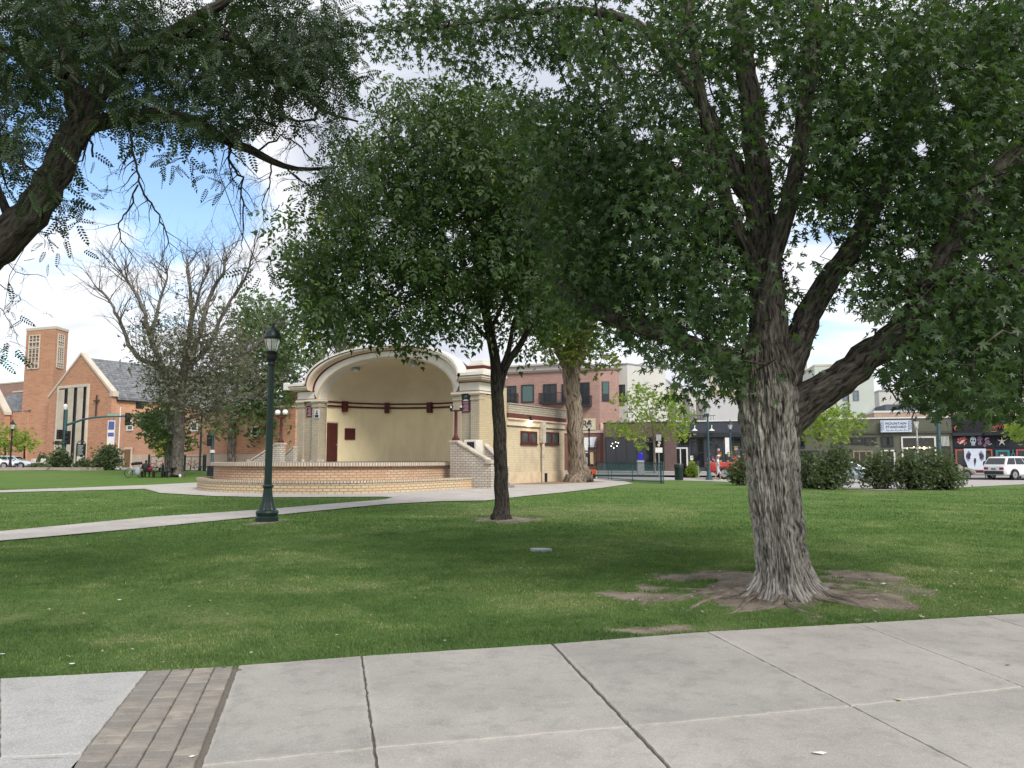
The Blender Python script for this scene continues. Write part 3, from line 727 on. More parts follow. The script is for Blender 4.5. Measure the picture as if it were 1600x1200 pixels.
# left low limb, half hidden in leaves
L_([(TX - .1, dm, 2.1), at(1150, 575, dm + .1), at(1095, 545, dm + .2), at(1020, 515, dm + .3), at(940, 492, dm + .4), at(870, 440, dm + .6)], [.19, .16, .125, .105, .09, .05], 18)
L_([at(1190, 470, dm + .05), at(1215, 380, dm - .2), at(1245, 260, dm - .4), at(1262, 130, dm - .6), at(1275, 0, dm - .7), at(1300, -150, dm - .8)], [.12, .11, .10, .085, .07, .05], 18)
L_([at(1182, 330, dm + .15), at(1140, 250, dm + .4), at(1105, 180, dm + .6), at(1060, 110, dm + .8), at(1000, 40, dm + 1), at(900, 15, dm + 1.1), at(800, 25, dm + 1.0), at(700, 40, dm + .9)], [.13, .115, .10, .085, .065, .05, .035, .02], 14)
L_([at(1190, 440, dm), at(1140, 330, dm - .3), at(1110, 220, dm - .6), at(1080, 60, dm - .9), at(1070, -100, dm - 1)], [.10, .085, .07, .05, .03], 14)
L_([at(1420, 455, dm - .3), at(1470, 440, dm - .8), at(1540, 430, dm - 1.4), at(1620, 400, dm - 1.9)], [.09, .07, .05, .03], 10)
L_([at(1185, 400, dm), at(1090, 330, dm + .1), at(1000, 285, dm + .2), at(930, 260, dm + .3)], [.08, .06, .045, .02], 10)
L_([at(1480, 370, dm - .4), at(1500, 300, dm + .2), at(1530, 180, dm + .8), at(1560, 60, dm + 1.2)], [.10, .09, .07, .05], 12)
CL = [(610, 58, 28, 16), (655, 32, 50, 28), (725, 55, 50, 35), (745, 100, 28, 18), (800, 22, 45, 26), (835, 70, 45, 24), (905, 40, 60, 38), (960, 70, 55, 45), (1000, 150, 60, 45), (840, 165, 40, 22), (900, 160, 40, 24, ), (850, 210, 50, 40),
      (920, 230, 80, 60), (985, 280, 80, 80), (890, 330, 70, 70), (960, 380, 75, 75), (905, 440, 55, 50), (975, 470, 70, 50), (1020, 515, 55, 35), (1075, 545, 50, 35), (1070, 300, 80, 90), (1060, 410, 60, 60), (1105, 480, 60, 60), (1150, 380, 50, 60), (1110, 200, 75, 75), (1100, 60, 80, 70),
      (1240, 55, 90, 65), (1260, 160, 80, 70), (1190, 300, 45, 55, .7), (1280, 265, 60, 50), (1370, 80, 90, 80), (1370, 195, 80, 70), (1345, 300, 60, 45), (1430, 290, 80, 55), (1330, 385, 55, 40, .6), (1400, 375, 60, 45), (1450, 415, 70, 45), (1490, 95, 90, 90), (1570, 60, 60, 80),
      (1520, 215, 80, 80), (1580, 330, 60, 80), (1500, 330, 70, 60), (1480, 500, 80, 50), (1560, 460, 70, 80), (1425, 560, 45, 32), (1470, 600, 55, 30), (1555, 575, 70, 50), (1590, 630, 40, 18), (1395, 615, 24, 12), (1285, 440, 30, 25, .4), (1300, 500, 30, 20, .25), (1180, 560, 38, 45), (1185, 470, 30, 50), (1170, 595, 22, 20),
      (1115, 590, 30, 22), (1255, 590, 22, 10, .4), (1380, 470, 40, 30, .7), (1340, 440, 25, 20, .4), (1700, 200, 120, 260, .7), (1680, 480, 90, 120, .7), (1100, -80, 350, 70, .5), (1500, -80, 250, 70, .5), (800, -60, 200, 50, .4), (1060, 600, 20, 12, .5), (1230, 450, 30, 40, .35), (1440, 635, 22, 10)]
cl = []
for c in CL:
    w_ = c[4] if len(c) > 4 else 1
    lo_, hi_ = (dm - 1.6, dm + 3.2)
    if c[0] > 1380 and c[1] > 420: lo_, hi_ = dm - 2.6, dm + .8
    if c[0] < 1000 and c[1] > 120: lo_, hi_ = dm - .4, dm + 3.0
    if c[1] < 110 and c[0] < 960: lo_, hi_ = dm + .2, dm + 2.2
    cl.append((*c[:4], lo_, hi_, w_))
A = clump_points(cl, .0112)
A = np.concatenate([A, np.array([(x, y, rng.uniform(max(6.2, 2.6 + .70 * y), max(6.2, 2.6 + .70 * y) + 3)) for x, y in zip(rng.uniform(-2.5, 10, 130), rng.uniform(-2, 7.5, 130))])]); T1.grow(A, tipr=.0042, maxr=.055, up=.08)  # extra crown out of view above the camera, added to shade the lawn
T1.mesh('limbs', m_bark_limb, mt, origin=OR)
leaves('foliage', A, 34, ML, .116, .165, f_maple, mt, droop=.75, origin=OR, flat=.45, gaps=[(1312, 520, 44, 36), (1262, 440, 16, 46), (1290, 385, 26, 22), (1335, 625, 62, 40), (1240, 610, 40, 22), (1340, 585, 30, 14), (1145, 640, 26, 16), (1175, 130, 14, 30), (1030, 585, 30, 12), (1410, 655, 60, 14), (1235, 335, 12, 24), (1150, 300, 10, 18), (860, 125, 26, 16), (1205, 130, 8, 60), (1200, 560, 24, 30), (1500, 712, 260, 56), (1345, 660, 60, 50), (1150, 355, 14, 20), (1108, 140, 10, 22), (1225, 200, 9, 26), (1350, 215, 14, 12), (1440, 230, 16, 14), (1060, 250, 12, 10), (1420, 395, 18, 12), (1540, 400, 16, 12), (1085, 520, 16, 12), (985, 560, 30, 14), (1000, 205, 16, 10), (1480, 160, 14, 12), (1175, 505, 10, 20), (1560, 250, 16, 14)], dlimb=dm + .3, limbs=[([(1262, 628), (1322, 583), (1364, 553), (1408, 517), (1446, 462), (1488, 385), (1525, 315)], 30), ([(1203, 610), (1200, 500), (1192, 380), (1182, 250), (1168, 130)], 30), ([(1240, 555), (1275, 470), (1330, 390), (1375, 300)], 24), ([(1180, 330), (1140, 250), (1105, 180), (1060, 110)], 18), ([(1195, 470), (1215, 380), (1245, 260), (1262, 130)], 20), ([(1060, 535), (1020, 515), (940, 492)], 20)])
# surface roots in the soil
mb = MB()
rt = Tree()
for a0, L0, r0 in ((188, 1.2, .05), (200, 1.5, .05), (172, 1.2, .045), (232, 1.1, .05), (265, .9, .04), (290, 1.0, .045), (318, .9, .04), (345, 1.0, .045), (5, 1.2, .05), (212, 1.3, .035)):
    a0 = R(a0); pts = []; rr_ = []
    for k in range(9):
        t_ = k / 8; q = a0 + .25 * math.sin(3 * t_ + a0 * 5); r_ = .45 + L0 * t_; x = MB0.x + r_ * math.cos(q); y = MB0.y + r_ * math.sin(q)
        pts.append((x, y, float(Hgt(x, y)) + .015 - r0 * .45 * t_ - .02 * t_)); rr_.append(r0 * (1 - .75 * t_))
    rt.limb(pts, rr_, 9, .08, .012)
rt.mesh('roots', bark('bark_root', (.30, .26, .22), (.20, .17, .14), (.10, .08, .065), (12, 12, 3), .8, .02), mt, origin=OR)

# ---------------------------------------------------------------- the locust that leans in from the left
dl = 7.4
lo = at(-330, 716, dl); OL = (lo.x, dl, 0)
lt = thing('locust_tree', 'dark leaning locust tree with feathery leaves and bare hanging twigs in the upper left', 'tree', OL)
T2 = Tree()
def LL(pts, rads, n=12): return T2.limb([at(*p) for p in pts], rads, n, .12, .02)
LL([(-340, 980, dl), (-300, 760, dl), (-200, 560, dl), (-90, 450, dl), (0, 383, dl), (58, 318, dl), (95, 250, dl), (128, 192, dl)], [.31, .27, .235, .21, .182, .155, .142, .13], 22)
LL([(128, 192, dl), (112, 130, dl + .1), (105, 60, dl + .2), (90, -40, dl + .3)], [.12, .10, .085, .06], 14)
LL([(128, 192, dl), (160, 135, dl - .1), (200, 95, dl - .2), (270, 50, dl - .2), (340, 10, dl - .2), (400, -40, dl)], [.11, .10, .085, .06, .05, .03], 14)
LL([(130, 198, dl), (190, 185, dl + .1), (250, 180, dl + .2), (310, 192, dl + .3), (345, 215, dl + .35), (390, 235, dl + .4), (425, 252, dl + .4), (465, 264, dl + .5), (520, 262, dl + .6)], [.09, .078, .070, .062, .054, .046, .036, .024, .011], 10)
LL([(270, 50, dl - .2), (360, 60, dl), (440, 110, dl + .1), (500, 170, dl + .2), (560, 190, dl + .3)], [.05, .04, .03, .02, .01], 8)
LL([(20, 350, dl), (-10, 280, dl), (-30, 200, dl)], [.05, .04, .03], 8)
LL([(105, 120, dl), (40, 90, dl), (-30, 60, dl)], [.05, .04, .02], 8)
ex = []
def hang(pts, r0, r1, kids=3, L=.35):
    P = [at(*p) for p in pts]; n = len(P); out = []; rr_ = []
    for i in range(n - 1):
        for j in range(4):
            t_ = j / 4; out.append(P[i].lerp(P[i + 1], t_) + Vector(rng.normal(size=3)) * .008); rr_.append(r0 + (r1 - r0) * (i + t_) / (n - 1))
    out.append(P[-1]); rr_.append(r1); ex.append((out, rr_))
    for i in range(2, len(out)):
        if rng.random() < .7:
            d = (out[i] - out[i - 1]).normalized() * .6 + Vector((rng.normal() * .8, rng.normal() * .4, -.25)); twigs(out[i], d, L * rng.uniform(.5, 1.3), rr_[i] * .45 + .001, 2, ex, -.35, .7, kids)
hang([(203, 212, dl), (213, 260, dl), (218, 290, dl), (236, 318, dl), (255, 355, dl), (265, 378, dl), (250, 410, dl)], .016, .004)
hang([(216, 288, dl), (202, 325, dl), (186, 348, dl), (186, 372, dl), (206, 398, dl), (200, 425, dl)], .010, .003)
hang([(361, 222, dl + .35), (359, 250, dl + .3), (378, 280, dl + .3), (380, 330, dl + .3), (377, 375, dl + .3), (376, 405, dl + .3)], .018, .004)
hang([(425, 252, dl + .4), (422, 285, dl + .4), (410, 320, dl + .4), (412, 345, dl + .4)], .009, .003)
hang([(400, 238, dl + .4), (440, 212, dl + .4), (465, 225, dl + .4), (490, 252, dl + .4), (500, 265, dl + .5)], .012, .003)
hang([(440, 212, dl + .4), (455, 195, dl + .4), (490, 200, dl + .5)], .006, .002)
hang([(445, 260, dl + .4), (462, 275, dl + .4), (480, 290, dl + .4), (505, 298, dl + .4)], .010, .003)
hang([(0, 400, dl), (25, 425, dl), (70, 432, dl)], .006, .002, 2, .2)
hang([(-20, 430, dl), (15, 455, dl), (40, 470, dl)], .006, .002, 2, .2)
hang([(-10, 470, dl), (18, 505, dl), (30, 540, dl)], .005, .002, 2, .2)
hang([(145, 245, dl), (140, 205, dl), (130, 250, dl), (118, 255, dl)], .012, .006, 1)
CL2 = [(20, 15, 60, 45, .8), (100, 25, 60, 50), (45, 95, 60, 50), (20, 165, 30, 40), (15, 240, 25, 35, .7), (45, 300, 25, 30, .8), (75, 255, 25, 30, .6), (100, 215, 30, 30, .8), (190, 50, 80, 55), (165, 130, 55, 40), (220, 165, 60, 28), (295, 85, 80, 60), (290, 185, 50, 22), (120, 165, 40, 30), (300, 245, 14, 8, .6),
       (265, 245, 18, 8, .6), (395, 50, 80, 60), (405, 140, 65, 45), (475, 95, 60, 55), (495, 40, 45, 40), (535, 135, 28, 40, .7), (515, 190, 25, 25, .6), (530, 15, 20, 12, .6), (355, 190, 50, 22), (350, 272, 16, 10, .6), (440, 180, 40, 22, .5), (530, 285, 28, 26, .5), (130, 300, 10, 22, .5), (82, 375, 10, 14, .5), (100, 340, 14, 14, .5),
       (0, 215, 20, 60, .8), (40, 350, 14, 14, .7), (412, 425, 8, 6, .5), (-60, 120, 60, 150, .6), (200, -50, 250, 40, .5), (0, 540, 10, 4, .6), (8, 490, 4, 4), (545, 235, 16, 30, .4), (245, 205, 30, 18, .5)]
A2 = clump_points([(*c[:4], dl - .9, dl + 1.9, (c[4] if len(c) > 4 else 1)) for c in CL2], .020)
T2.grow(A2, tipr=.0028, maxr=.03, up=.05)
T2.mesh('trunk', m_bark_dark, lt, origin=OL, extra=ex)
leaves('foliage', A2, 9, FROND, .19, .11, f_locust, lt, droop=.55, origin=OL, flat=.5, gaps=[(140, 150, 16, 20), (125, 235, 14, 22), (70, 200, 22, 16), (275, 225, 40, 12), (420, 215, 50, 18), (330, 235, 30, 14), (60, 245, 16, 16), (20, 190, 16, 14), (560, 330, 30, 30)])

# ---------------------------------------------------------------- the slender ash in mid lawn
pa = G(783, 811); OA = tuple(pa); da = pa.y
ta = thing('ash_tree', 'slender dark trunked tree in mid lawn in front of the bandshell', 'tree', OA)
T3 = Tree()
def LA(pts, rads, n=12): return T3.limb([at(p[0], p[1], da + (p[2] if len(p) > 2 else 0)) for p in pts], rads, n, .25, .015)
LA([(783, 815), (783, 808), (784, 790), (783, 740), (781, 680), (777, 610), (773, 560), (765, 520), (757, 475), (750, 430), (742, 380), (728, 310), (705, 230), (690, 150)], [.33, .27, .20, .182, .175, .165, .14, .13, .118, .105, .09, .07, .045, .025], 20)
LA([(779, 620), (789, 575), (812, 540), (830, 505), (845, 470), (856, 410), (870, 340, .5)], [.10, .095, .085, .075, .06, .045, .03])
LA([(779, 590), (795, 545), (802, 505), (815, 460, -.4)], [.09, .07, .05, .03])
LA([(768, 535), (748, 515), (735, 500), (700, 485, .3), (655, 478, .6)], [.07, .055, .045, .03, .015])
LA([(757, 478), (728, 455), (700, 438), (660, 420, -.5), (600, 420, -1)], [.07, .055, .04, .03, .015])
LA([(753, 450), (725, 440, .5), (690, 452, 1), (640, 455, 1.5)], [.05, .04, .03, .015])
LA([(748, 412), (780, 404), (830, 403, .5), (880, 390, 1)], [.05, .04, .03, .015])
LA([(730, 320), (690, 340, .6), (640, 350, 1), (570, 345, 1.5), (520, 340, 1.6)], [.05, .04, .03, .02, .01])
LA([(745, 400), (780, 330, -.6), (815, 260, -1), (830, 200, -1)], [.06, .05, .03, .015])
LA([(728, 310), (650, 270, -1), (600, 200, -1.4), (580, 150, -1.4)], [.045, .035, .025, .01])
LA([(765, 520), (795, 440, 1), (780, 350, 1.6), (750, 260, 2)], [.06, .05, .035, .02])
CL3 = [(470, 400, 26, 60, .6), (480, 470, 34, 50), (510, 350, 50, 60, .8), (520, 420, 50, 60), (545, 485, 55, 38), (600, 502, 45, 26), (650, 508, 45, 24), (560, 290, 50, 60, .8), (600, 200, 38, 60, .55), (610, 150, 25, 35, .4), (640, 240, 60, 60), (660, 160, 40, 45, .6), (700, 130, 26, 35, .6), (715, 210, 55, 60),
       (770, 190, 55, 55), (820, 230, 50, 60), (620, 340, 70, 60), (700, 320, 80, 70), (630, 430, 80, 55), (710, 430, 70, 60), (780, 350, 70, 70), (850, 330, 50, 80), (810, 440, 60, 55), (860, 430, 40, 60), (740, 500, 30, 22, .5), (690, 500, 40, 18, .7), (790, 510, 26, 14, .4), (840, 495, 35, 26), (500, 500, 25, 18, .6), (455, 350, 14, 40, .4), (760, 270, 70, 60), (545, 235, 20, 30, .4), (820, 535, 18, 8, .5)]
A3 = clump_points([(*c[:4], da - 2.6, da + 2.8, (c[4] if len(c) > 4 else 1)) for c in CL3], .0125)
T3.grow(A3, tipr=.006, maxr=.05, up=-.02)
T3.mesh('trunk', m_bark_dark, ta, origin=OA)
leaves('foliage', A3, 14, ASH, .37, .25, f_ash, ta, droop=.8, origin=OA, flat=.5)

# ---------------------------------------------------------------- thick elm behind the annex
pe = G(903, 752.5); OE = (pe.x, 51.5, 0); de = 51.5
te = thing('elm_tree', 'thick gnarled trunk of an old tree at the corner of the bandshell annex', 'tree', OE)
T4 = Tree()
def LE(pts, rads, n=16): return T4.limb([at(p[0], p[1], de + (p[2] if len(p) > 2 else 0)) for p in pts], rads, n, .3, .05)
LE([(905, 758), (905, 750), (905, 738), (902, 715), (899, 690), (897, 640), (893, 600), (892, 575), (893, 560)], [1.25, .95, .74, .60, .55, .53, .56, .60, .50], 26)
LE([(893, 585), (880, 560), (870, 540), (858, 505), (850, 440)], [.44, .37, .33, .27, .16])
LE([(895, 585), (908, 555), (912, 520), (920, 460), (935, 390)], [.36, .32, .28, .24, .15])
LE([(893, 560), (890, 500), (885, 420), (880, 330)], [.4, .32, .24, .1])
LE([(912, 520), (940, 490), (980, 460)], [.2, .15, .08])
A4 = clump_points([(885, 525, 32, 22, 48, 52, 1.2), (905, 545, 26, 14, 48, 52), (860, 500, 40, 34, 47, 56), (935, 535, 26, 18, 48, 55, .5), (880, 430, 90, 60, 46, 58), (930, 500, 60, 25, 47, 56, .7), (860, 545, 12, 10, 48, 50, .6), (890, 330, 90, 70, 46, 58), (950, 560, 12, 8, 48, 52, .3), (905, 565, 10, 8, 49, 51, .8)], .02)
T4.grow(A4, tipr=.014, maxr=.12)
T4.mesh('trunk', m_bark_elm, te, origin=OE)
leaves('foliage', A4, 20, CLUMP, .36, .55, f_elm, te, droop=.6, origin=OE)

# ---------------------------------------------------------------- far trees
def far_tree(name, label, base, d, trunk, clumps, leafm, barkm, dens, per, size, spread, tipr=.02, ntw=3, extra=None, group=None, dd=4, limbs=(), tmpl=CLUMP, droop=.3, sink=0):
    b0 = at(base[0], base[1], d); gz = float(Hgt(b0.x, b0.y)); O = (b0.x, d, gz); e = thing(name, label, 'tree', O, group=group)
    T_ = Tree(); P = [at(*(p[:2]), d + (p[2] if len(p) > 2 and len(p) > 3 else 0)) for p in trunk]; P[0].z = gz - .1
    T_.limb(P, [p[-1] for p in trunk], 12, .5, .04)
    for l in limbs: T_.limb([at(p[0], p[1], d + p[2]) for p in l[0]], l[1], 7, .6, .08)
    A_ = clump_points([(*c[:4], d - dd * min(1, c[2] / 40 + .3), d + dd * min(1, c[2] / 40 + .3), (c[4] if len(c) > 4 else 1)) for c in clumps], dens)
    T_.grow(A_, tipr=tipr, maxr=.3); T_.mesh('trunk', barkm, e, ntw=ntw, origin=O, extra=extra or ())
    leaves('foliage', A_, per, tmpl, size, spread, leafm, e, droop=droop, origin=O); return e
# big grey half-dead tree on the left lawn
dg = G(277, 745.5).y
ex = []
def far_tw(px, py, d, tx, ty, L, r, depth=3, kids=5):
    p = at(px, py, d); q = at(tx, ty, d + rng.uniform(-3, 3)); twigs(p, (q - p), L, r, depth, ex, .12, .5, kids)
limbs = [([(281, 640, 0), (262, 590, 0), (240, 570, 1), (205, 545, 1), (178, 480, 2), (152, 450, 2)], [.32, .26, .22, .18, .11, .05]),
         ([(262, 590, 0), (236, 530, -1), (222, 480, -2), (200, 440, -2), (188, 425, -2)], [.24, .2, .14, .1, .04]),
         ([(284, 620, 0), (290, 560, 1), (300, 500, 1), (298, 460, 2), (292, 425, 2), (292, 405, 2)], [.32, .26, .2, .14, .09, .04]),
         ([(295, 570, 0), (315, 510, -1), (335, 450, -1), (350, 425, -2), (352, 408, -2)], [.24, .2, .14, .09, .04]),
         ([(295, 575, 0), (325, 540, 1), (355, 480, 1), (385, 430, 2), (392, 405, 2)], [.22, .18, .13, .08, .04]),
         ([(286, 630, 0), (320, 590, -1), (360, 565, -1), (400, 540, 0), (425, 520, 0)], [.22, .17, .12, .08, .04]),
         ([(236, 530, -1), (250, 470, -1), (262, 435, 0), (260, 420, 0)], [.16, .11, .07, .03]),
         ([(283, 660, 0), (330, 640, 1), (370, 622, 1), (410, 625, 2)], [.16, .13, .09, .04]),
         ([(300, 500, 1), (315, 445, 1), (330, 415, 1)], [.14, .09, .04])]
for pts, rr_ in limbs:
    for i in range(1, len(pts)):
        for _ in range(7):
            t_ = rng.random(); a_ = pts[i - 1]; b_ = pts[i]; px = a_[0] + (b_[0] - a_[0]) * t_; py = a_[1] + (b_[1] - a_[1]) * t_; far_tw(px, py, dg + a_[2], px + (px - 285) * .5 + rng.normal() * 40, py - 60 - rng.random() * 30, rng.uniform(1.6, 3.4), .045, 3, 4)
far_tree('half_dead_tree', 'tall grey tree with bare upper branches behind the picnic bench', (277, 745), dg, [(277, 748, .60), (277, 738, .48), (278, 700, .43), (281, 660, .40), (285, 610, .32), (290, 570, .22)],
         [(240, 520, 30, 26), (235, 560, 26, 24), (262, 512, 20, 24, .5), (265, 570, 34, 40), (300, 560, 40, 45), (320, 512, 32, 28, .5), (348, 528, 32, 30, .7), (290, 470, 26, 26, .4), (350, 570, 40, 34), (290, 610, 40, 30), (330, 620, 40, 30), (255, 610, 26, 28), (290, 655, 30, 20, .7), (340, 650, 28, 16, .6), (385, 590, 26, 24, .7), (285, 530, 25, 25), (380, 545, 24, 20, .6)],
         f_grey, m_twig_grey, .030, 16, .23, .62, extra=ex, limbs=limbs, tipr=.016)
mb = Tree(); q0 = G(267, 741); mb.limb([(q0.x, q0.y, q0.z - .1), at(266, 700, q0.y), at(265, 650, q0.y), at(270, 610, q0.y)], [.42, .36, .32, .2], 12, .5, .03)
e = thing('tree', 'bare grey trunk standing just behind and left of the big grey tree trunk', 'tree', tuple(q0)); mb.mesh('trunk', m_bark_grey, e, origin=tuple(q0))
ld = [(262, 625, 20, 14), (248, 660, 26, 24), (268, 680, 30, 14, .6), (230, 650, 14, 12, .6)]
mbA = clump_points([(*c[:4], q0.y - 2, q0.y + 3, 1) for c in ld], .04); leaves('foliage', mbA, 12, CLUMP, .4, .5, f_far, e, origin=tuple(q0))

far_tree('leafy_tree', 'full green tree with a pale straight trunk between the grey tree and the bandshell', (362, 722), 84, [(362, 722, .5), (362, 700, .42), (362, 660, .38), (366, 620, .3), (372, 580, .2)],
         [(395, 478, 26, 20), (420, 500, 34, 28), (385, 520, 26, 26, .8), (440, 550, 26, 34), (410, 560, 36, 34), (375, 590, 34, 30), (430, 610, 34, 34), (395, 640, 36, 26), (350, 650, 26, 24), (445, 590, 18, 34), (452, 540, 12, 16), (340, 620, 20, 20, .8), (350, 480, 20, 16, .6), (370, 460, 16, 10, .5), (440, 650, 26, 22), (410, 675, 34, 14, .8), (365, 545, 30, 26, .7)],
         f_far, m_bark_grey, .036, 16, .46, .6, dd=6)
far_tree('young_tree', 'small dark green tree with yellowing lower leaves in front of the church', (262, 726), 80, [(262, 726, .12), (262, 705, .10), (262, 690, .08)],
         [(252, 655, 20, 14), (240, 665, 16, 12), (265, 668, 16, 16), (255, 682, 20, 10), (275, 688, 16, 8, .7), (300, 694, 12, 8, .6)], f_far, m_bark_dark, .05, 14, .42, .4, dd=2)
far_tree('young_tree', 'small yellow leaved tree right of the church door', (259, 727), 76, [(259, 727, .09), (259, 705, .07), (259, 698, .05)],
         [(257, 696, 12, 7), (263, 705, 12, 6), (250, 700, 8, 5)], foliage('yellow_leaves', (.2, .2, .03), (.35, .32, .05), None, .4), m_bark_dark, .06, 12, .35, .3, dd=1.2)
for (px, py, k, lab) in ((495, 548, 1, 'sparse dark tree top behind the left shoulder of the bandshell'), (530, 520, 1.2, 'bare branched tree rising behind the bandshell arch')):
    ex = []
    for _ in range(26): far_tw(px, py + 40, 92, px + rng.normal() * 40, py - 20 - rng.random() * 30, rng.uniform(4, 8), .06, 3, 4)
    far_tree('distant_tree', lab, (px, 728), 92, [(px, 728, .4), (px, 640, .3), (px, py + 20, .15)], [(px - 10, py + 6, 16, 10), (px + 8, py - 4, 12, 10, .7), (px + 3, py + 24, 22, 14)], f_far, m_twig_grey, .04, 12, .5, .5, extra=ex, dd=3)
far_tree('distant_tree', 'dark round tree beside the red brick building left of the bandshell', (452, 722), 88, [(452, 724, .3), (452, 700, .25), (452, 690, .1)], [(455, 682, 22, 9), (440, 690, 20, 9), (475, 690, 16, 8), (430, 680, 12, 10)], f_shrub, m_bark_dark, .06, 14, .5, .5, dd=3)
# street trees on the right
def street_tree(label, px, base, d, trunk_r, clumps, dens=.030):
    return far_tree('street_tree', label, (px, base), d, [(px, base, trunk_r), (px, base - 20, trunk_r * .85), (px - 1, base - 45, trunk_r * .7), (px - 3, base - 75, trunk_r * .4)], clumps, f_street, m_bark_grey, dens, 20, .36, .36, dd=4, tipr=.012,
                    limbs=[([(px, base - 45, 0), (px - 22, base - 75, 1), (px - 36, base - 95, 2)], [.09, .06, .02]), ([(px, base - 48, 0), (px + 20, base - 78, -1), (px + 34, base - 95, -1)], [.09, .06, .02]), ([(px, base - 50, 0), (px - 8, base - 90, -1), (px - 12, base - 112, -1)], [.08, .05, .02])], group='street trees with yellow green leaves')
street_tree('yellow green street tree in front of the grey and dark brick shops', 1023, 736, 76, .15, [(1010, 614, 22, 10), (985, 630, 22, 12), (1035, 622, 22, 12), (1055, 640, 20, 12), (1000, 648, 26, 10, .8), (970, 664, 20, 7), (1040, 662, 26, 9, .8), (1068, 655, 14, 8), (985, 677, 22, 7), (1050, 678, 24, 6, .8), (1010, 690, 16, 8, .6), (1010, 670, 24, 8, .6), (1072, 666, 12, 6), (965, 672, 12, 5)])
street_tree('bright yellow green street tree seen just right of the big trunk', 1283, 738, 74, .15, [(1285, 640, 20, 12), (1308, 648, 22, 10), (1265, 655, 16, 14), (1330, 658, 18, 8), (1290, 664, 36, 8), (1322, 672, 26, 7), (1268, 678, 16, 8, .8), (1345, 664, 10, 5), (1300, 684, 26, 6, .7)])
street_tree('yellow street tree at the right edge by the black shop', 1608, 738, 66, .15, [(1600, 664, 14, 12), (1590, 682, 16, 10, .8), (1625, 660, 22, 22), (1640, 690, 20, 16), (1586, 672, 8, 5, .6)])
# small trees on the far left
far_tree('small_tree', 'bright green low tree behind the lamp at the left edge', (8, 724), 84, [(8, 724, .12), (8, 712, .1), (8, 700, .07)], [(0, 682, 22, 10), (20, 676, 14, 8), (10, 695, 22, 8), (-15, 690, 20, 14)], f_street, m_bark_dark, .05, 14, .38, .35, dd=2)
far_tree('small_tree', 'rounder bright green low tree at the foot of the church tower', (38, 724), 86, [(38, 724, .12), (38, 712, .1), (38, 700, .07)], [(38, 680, 14, 7), (32, 690, 14, 7), (46, 690, 10, 7), (36, 698, 16, 5)], f_street, m_bark_dark, .05, 14, .38, .35, dd=2)

# ---------------------------------------------------------------- shrubs
def shrub(label, px, base, rx, h, d, mat=None, dens=.05, group=None, name='shrub', size=.16, per=10):
    b0 = at(px, base, d); gz = float(Hgt(b0.x, b0.y)); O = (b0.x, d, gz); e = thing(name, label, 'shrub', O, group=group); mpx = d / FPX; A_ = []; ex_ = []
    n = int(rx * h * dens * 1.6) + 14
    for _ in range(n):
        a = rng.uniform(0, 2 * math.pi); el = rng.uniform(.0, 1) ** .6; r_ = rng.uniform(.55, 1.05) if rng.random() < .8 else rng.uniform(.2, .6); lob_ = .76 + .42 * math.sin(3 * a + px) * math.sin(2 * a + base); hh = h * mpx * (el * rng.uniform(.6, 1.12) * lob_); wid = rx * mpx * math.sqrt(max(.06, 1 - (el * .96) ** 1.5)) * r_ * (.62 + .38 * min(1, el * 4)) * .92
        A_.append((b0.x + wid * math.cos(a), d + wid * .75 * math.sin(a), gz + .12 + hh * .92))
    A_ = np.array(A_); ex_ = []
    for a in A_[::2]:
        p0 = Vector((b0.x + rng.normal() * .15, d + rng.normal() * .15, gz - .05)); p1 = Vector(a); mid = p0.lerp(p1, .5) + Vector((0, 0, .2)); ex_.append(([p0, mid, p1], [.025, .015, .006]))
    T_ = Tree(); T_.limb([(b0.x, d, gz - .05), (b0.x, d, gz + .3)], [.05, .03], 6); T_.mesh('stems', m_bark_dark, e, origin=O, extra=ex_)
    leaves('foliage', A_, per, CLUMP, size, .15 * (h * mpx / 2 + .5), mat or f_shrub, e, droop=-.1, origin=O, flat=.3); return e
SG = 'dark green shrubs along the edge of the lawn'
for lab, px, base, rx, h, d in (('widest of the dark green shrubs right of the maple trunk', 1302, 762, 36, 62, 40), ('shrub between the widest shrub and the pair at the right', 1377, 764, 28, 56, 40), ('tall dark shrub in front of the white framed shop window', 1427, 765, 30, 60, 39.5),
                                ('rightmost dark shrub, beside the tan parked car', 1472, 764, 34, 58, 39.5), ('shrub half hidden behind the right side of the maple trunk', 1270, 759, 26, 50, 42), ('olive shrub touching the left side of the maple trunk by the red pickup', 1158, 755, 22, 44, 46)):
    shrub(lab, px, base, rx, h * 1.08, d, dens=.05, group=SG)
shrub('grey green shrub in front of the traffic signal pole', 94, 733, 19, 32, 76, group='shrubs before the church', dens=.12, size=.26)
shrub('low shrub below the green notice board', 130, 733, 16, 17, 76, group='shrubs before the church', dens=.14, size=.24)
shrub('grey green shrub below the blue banner', 166, 733, 25, 38, 76, group='shrubs before the church', dens=.12, size=.26)
shrub('small shrub against the church wall', 68, 726, 9, 20, 92, dens=.2, size=.3)
shrub('low spreading groundcover left of the shrubs before the church', 62, 732, 22, 7, 78, dens=.2, size=.2, name='ground_shrub')
shrub('dark purple bush in the planter by the green trash can', 1068, 741, 9, 18, 64, foliage('purple_leaves', (.04, .02, .03), (.08, .04, .05), None, .2), dens=.3, size=.16)
shrub('bright green bush in the planter right of the purple one', 1083, 740, 8, 20, 63, f_street, dens=.3, size=.16)
shrub('low green bushes behind the stage left of the bandshell', 420, 727, 30, 8, 80, dens=.15, size=.3)
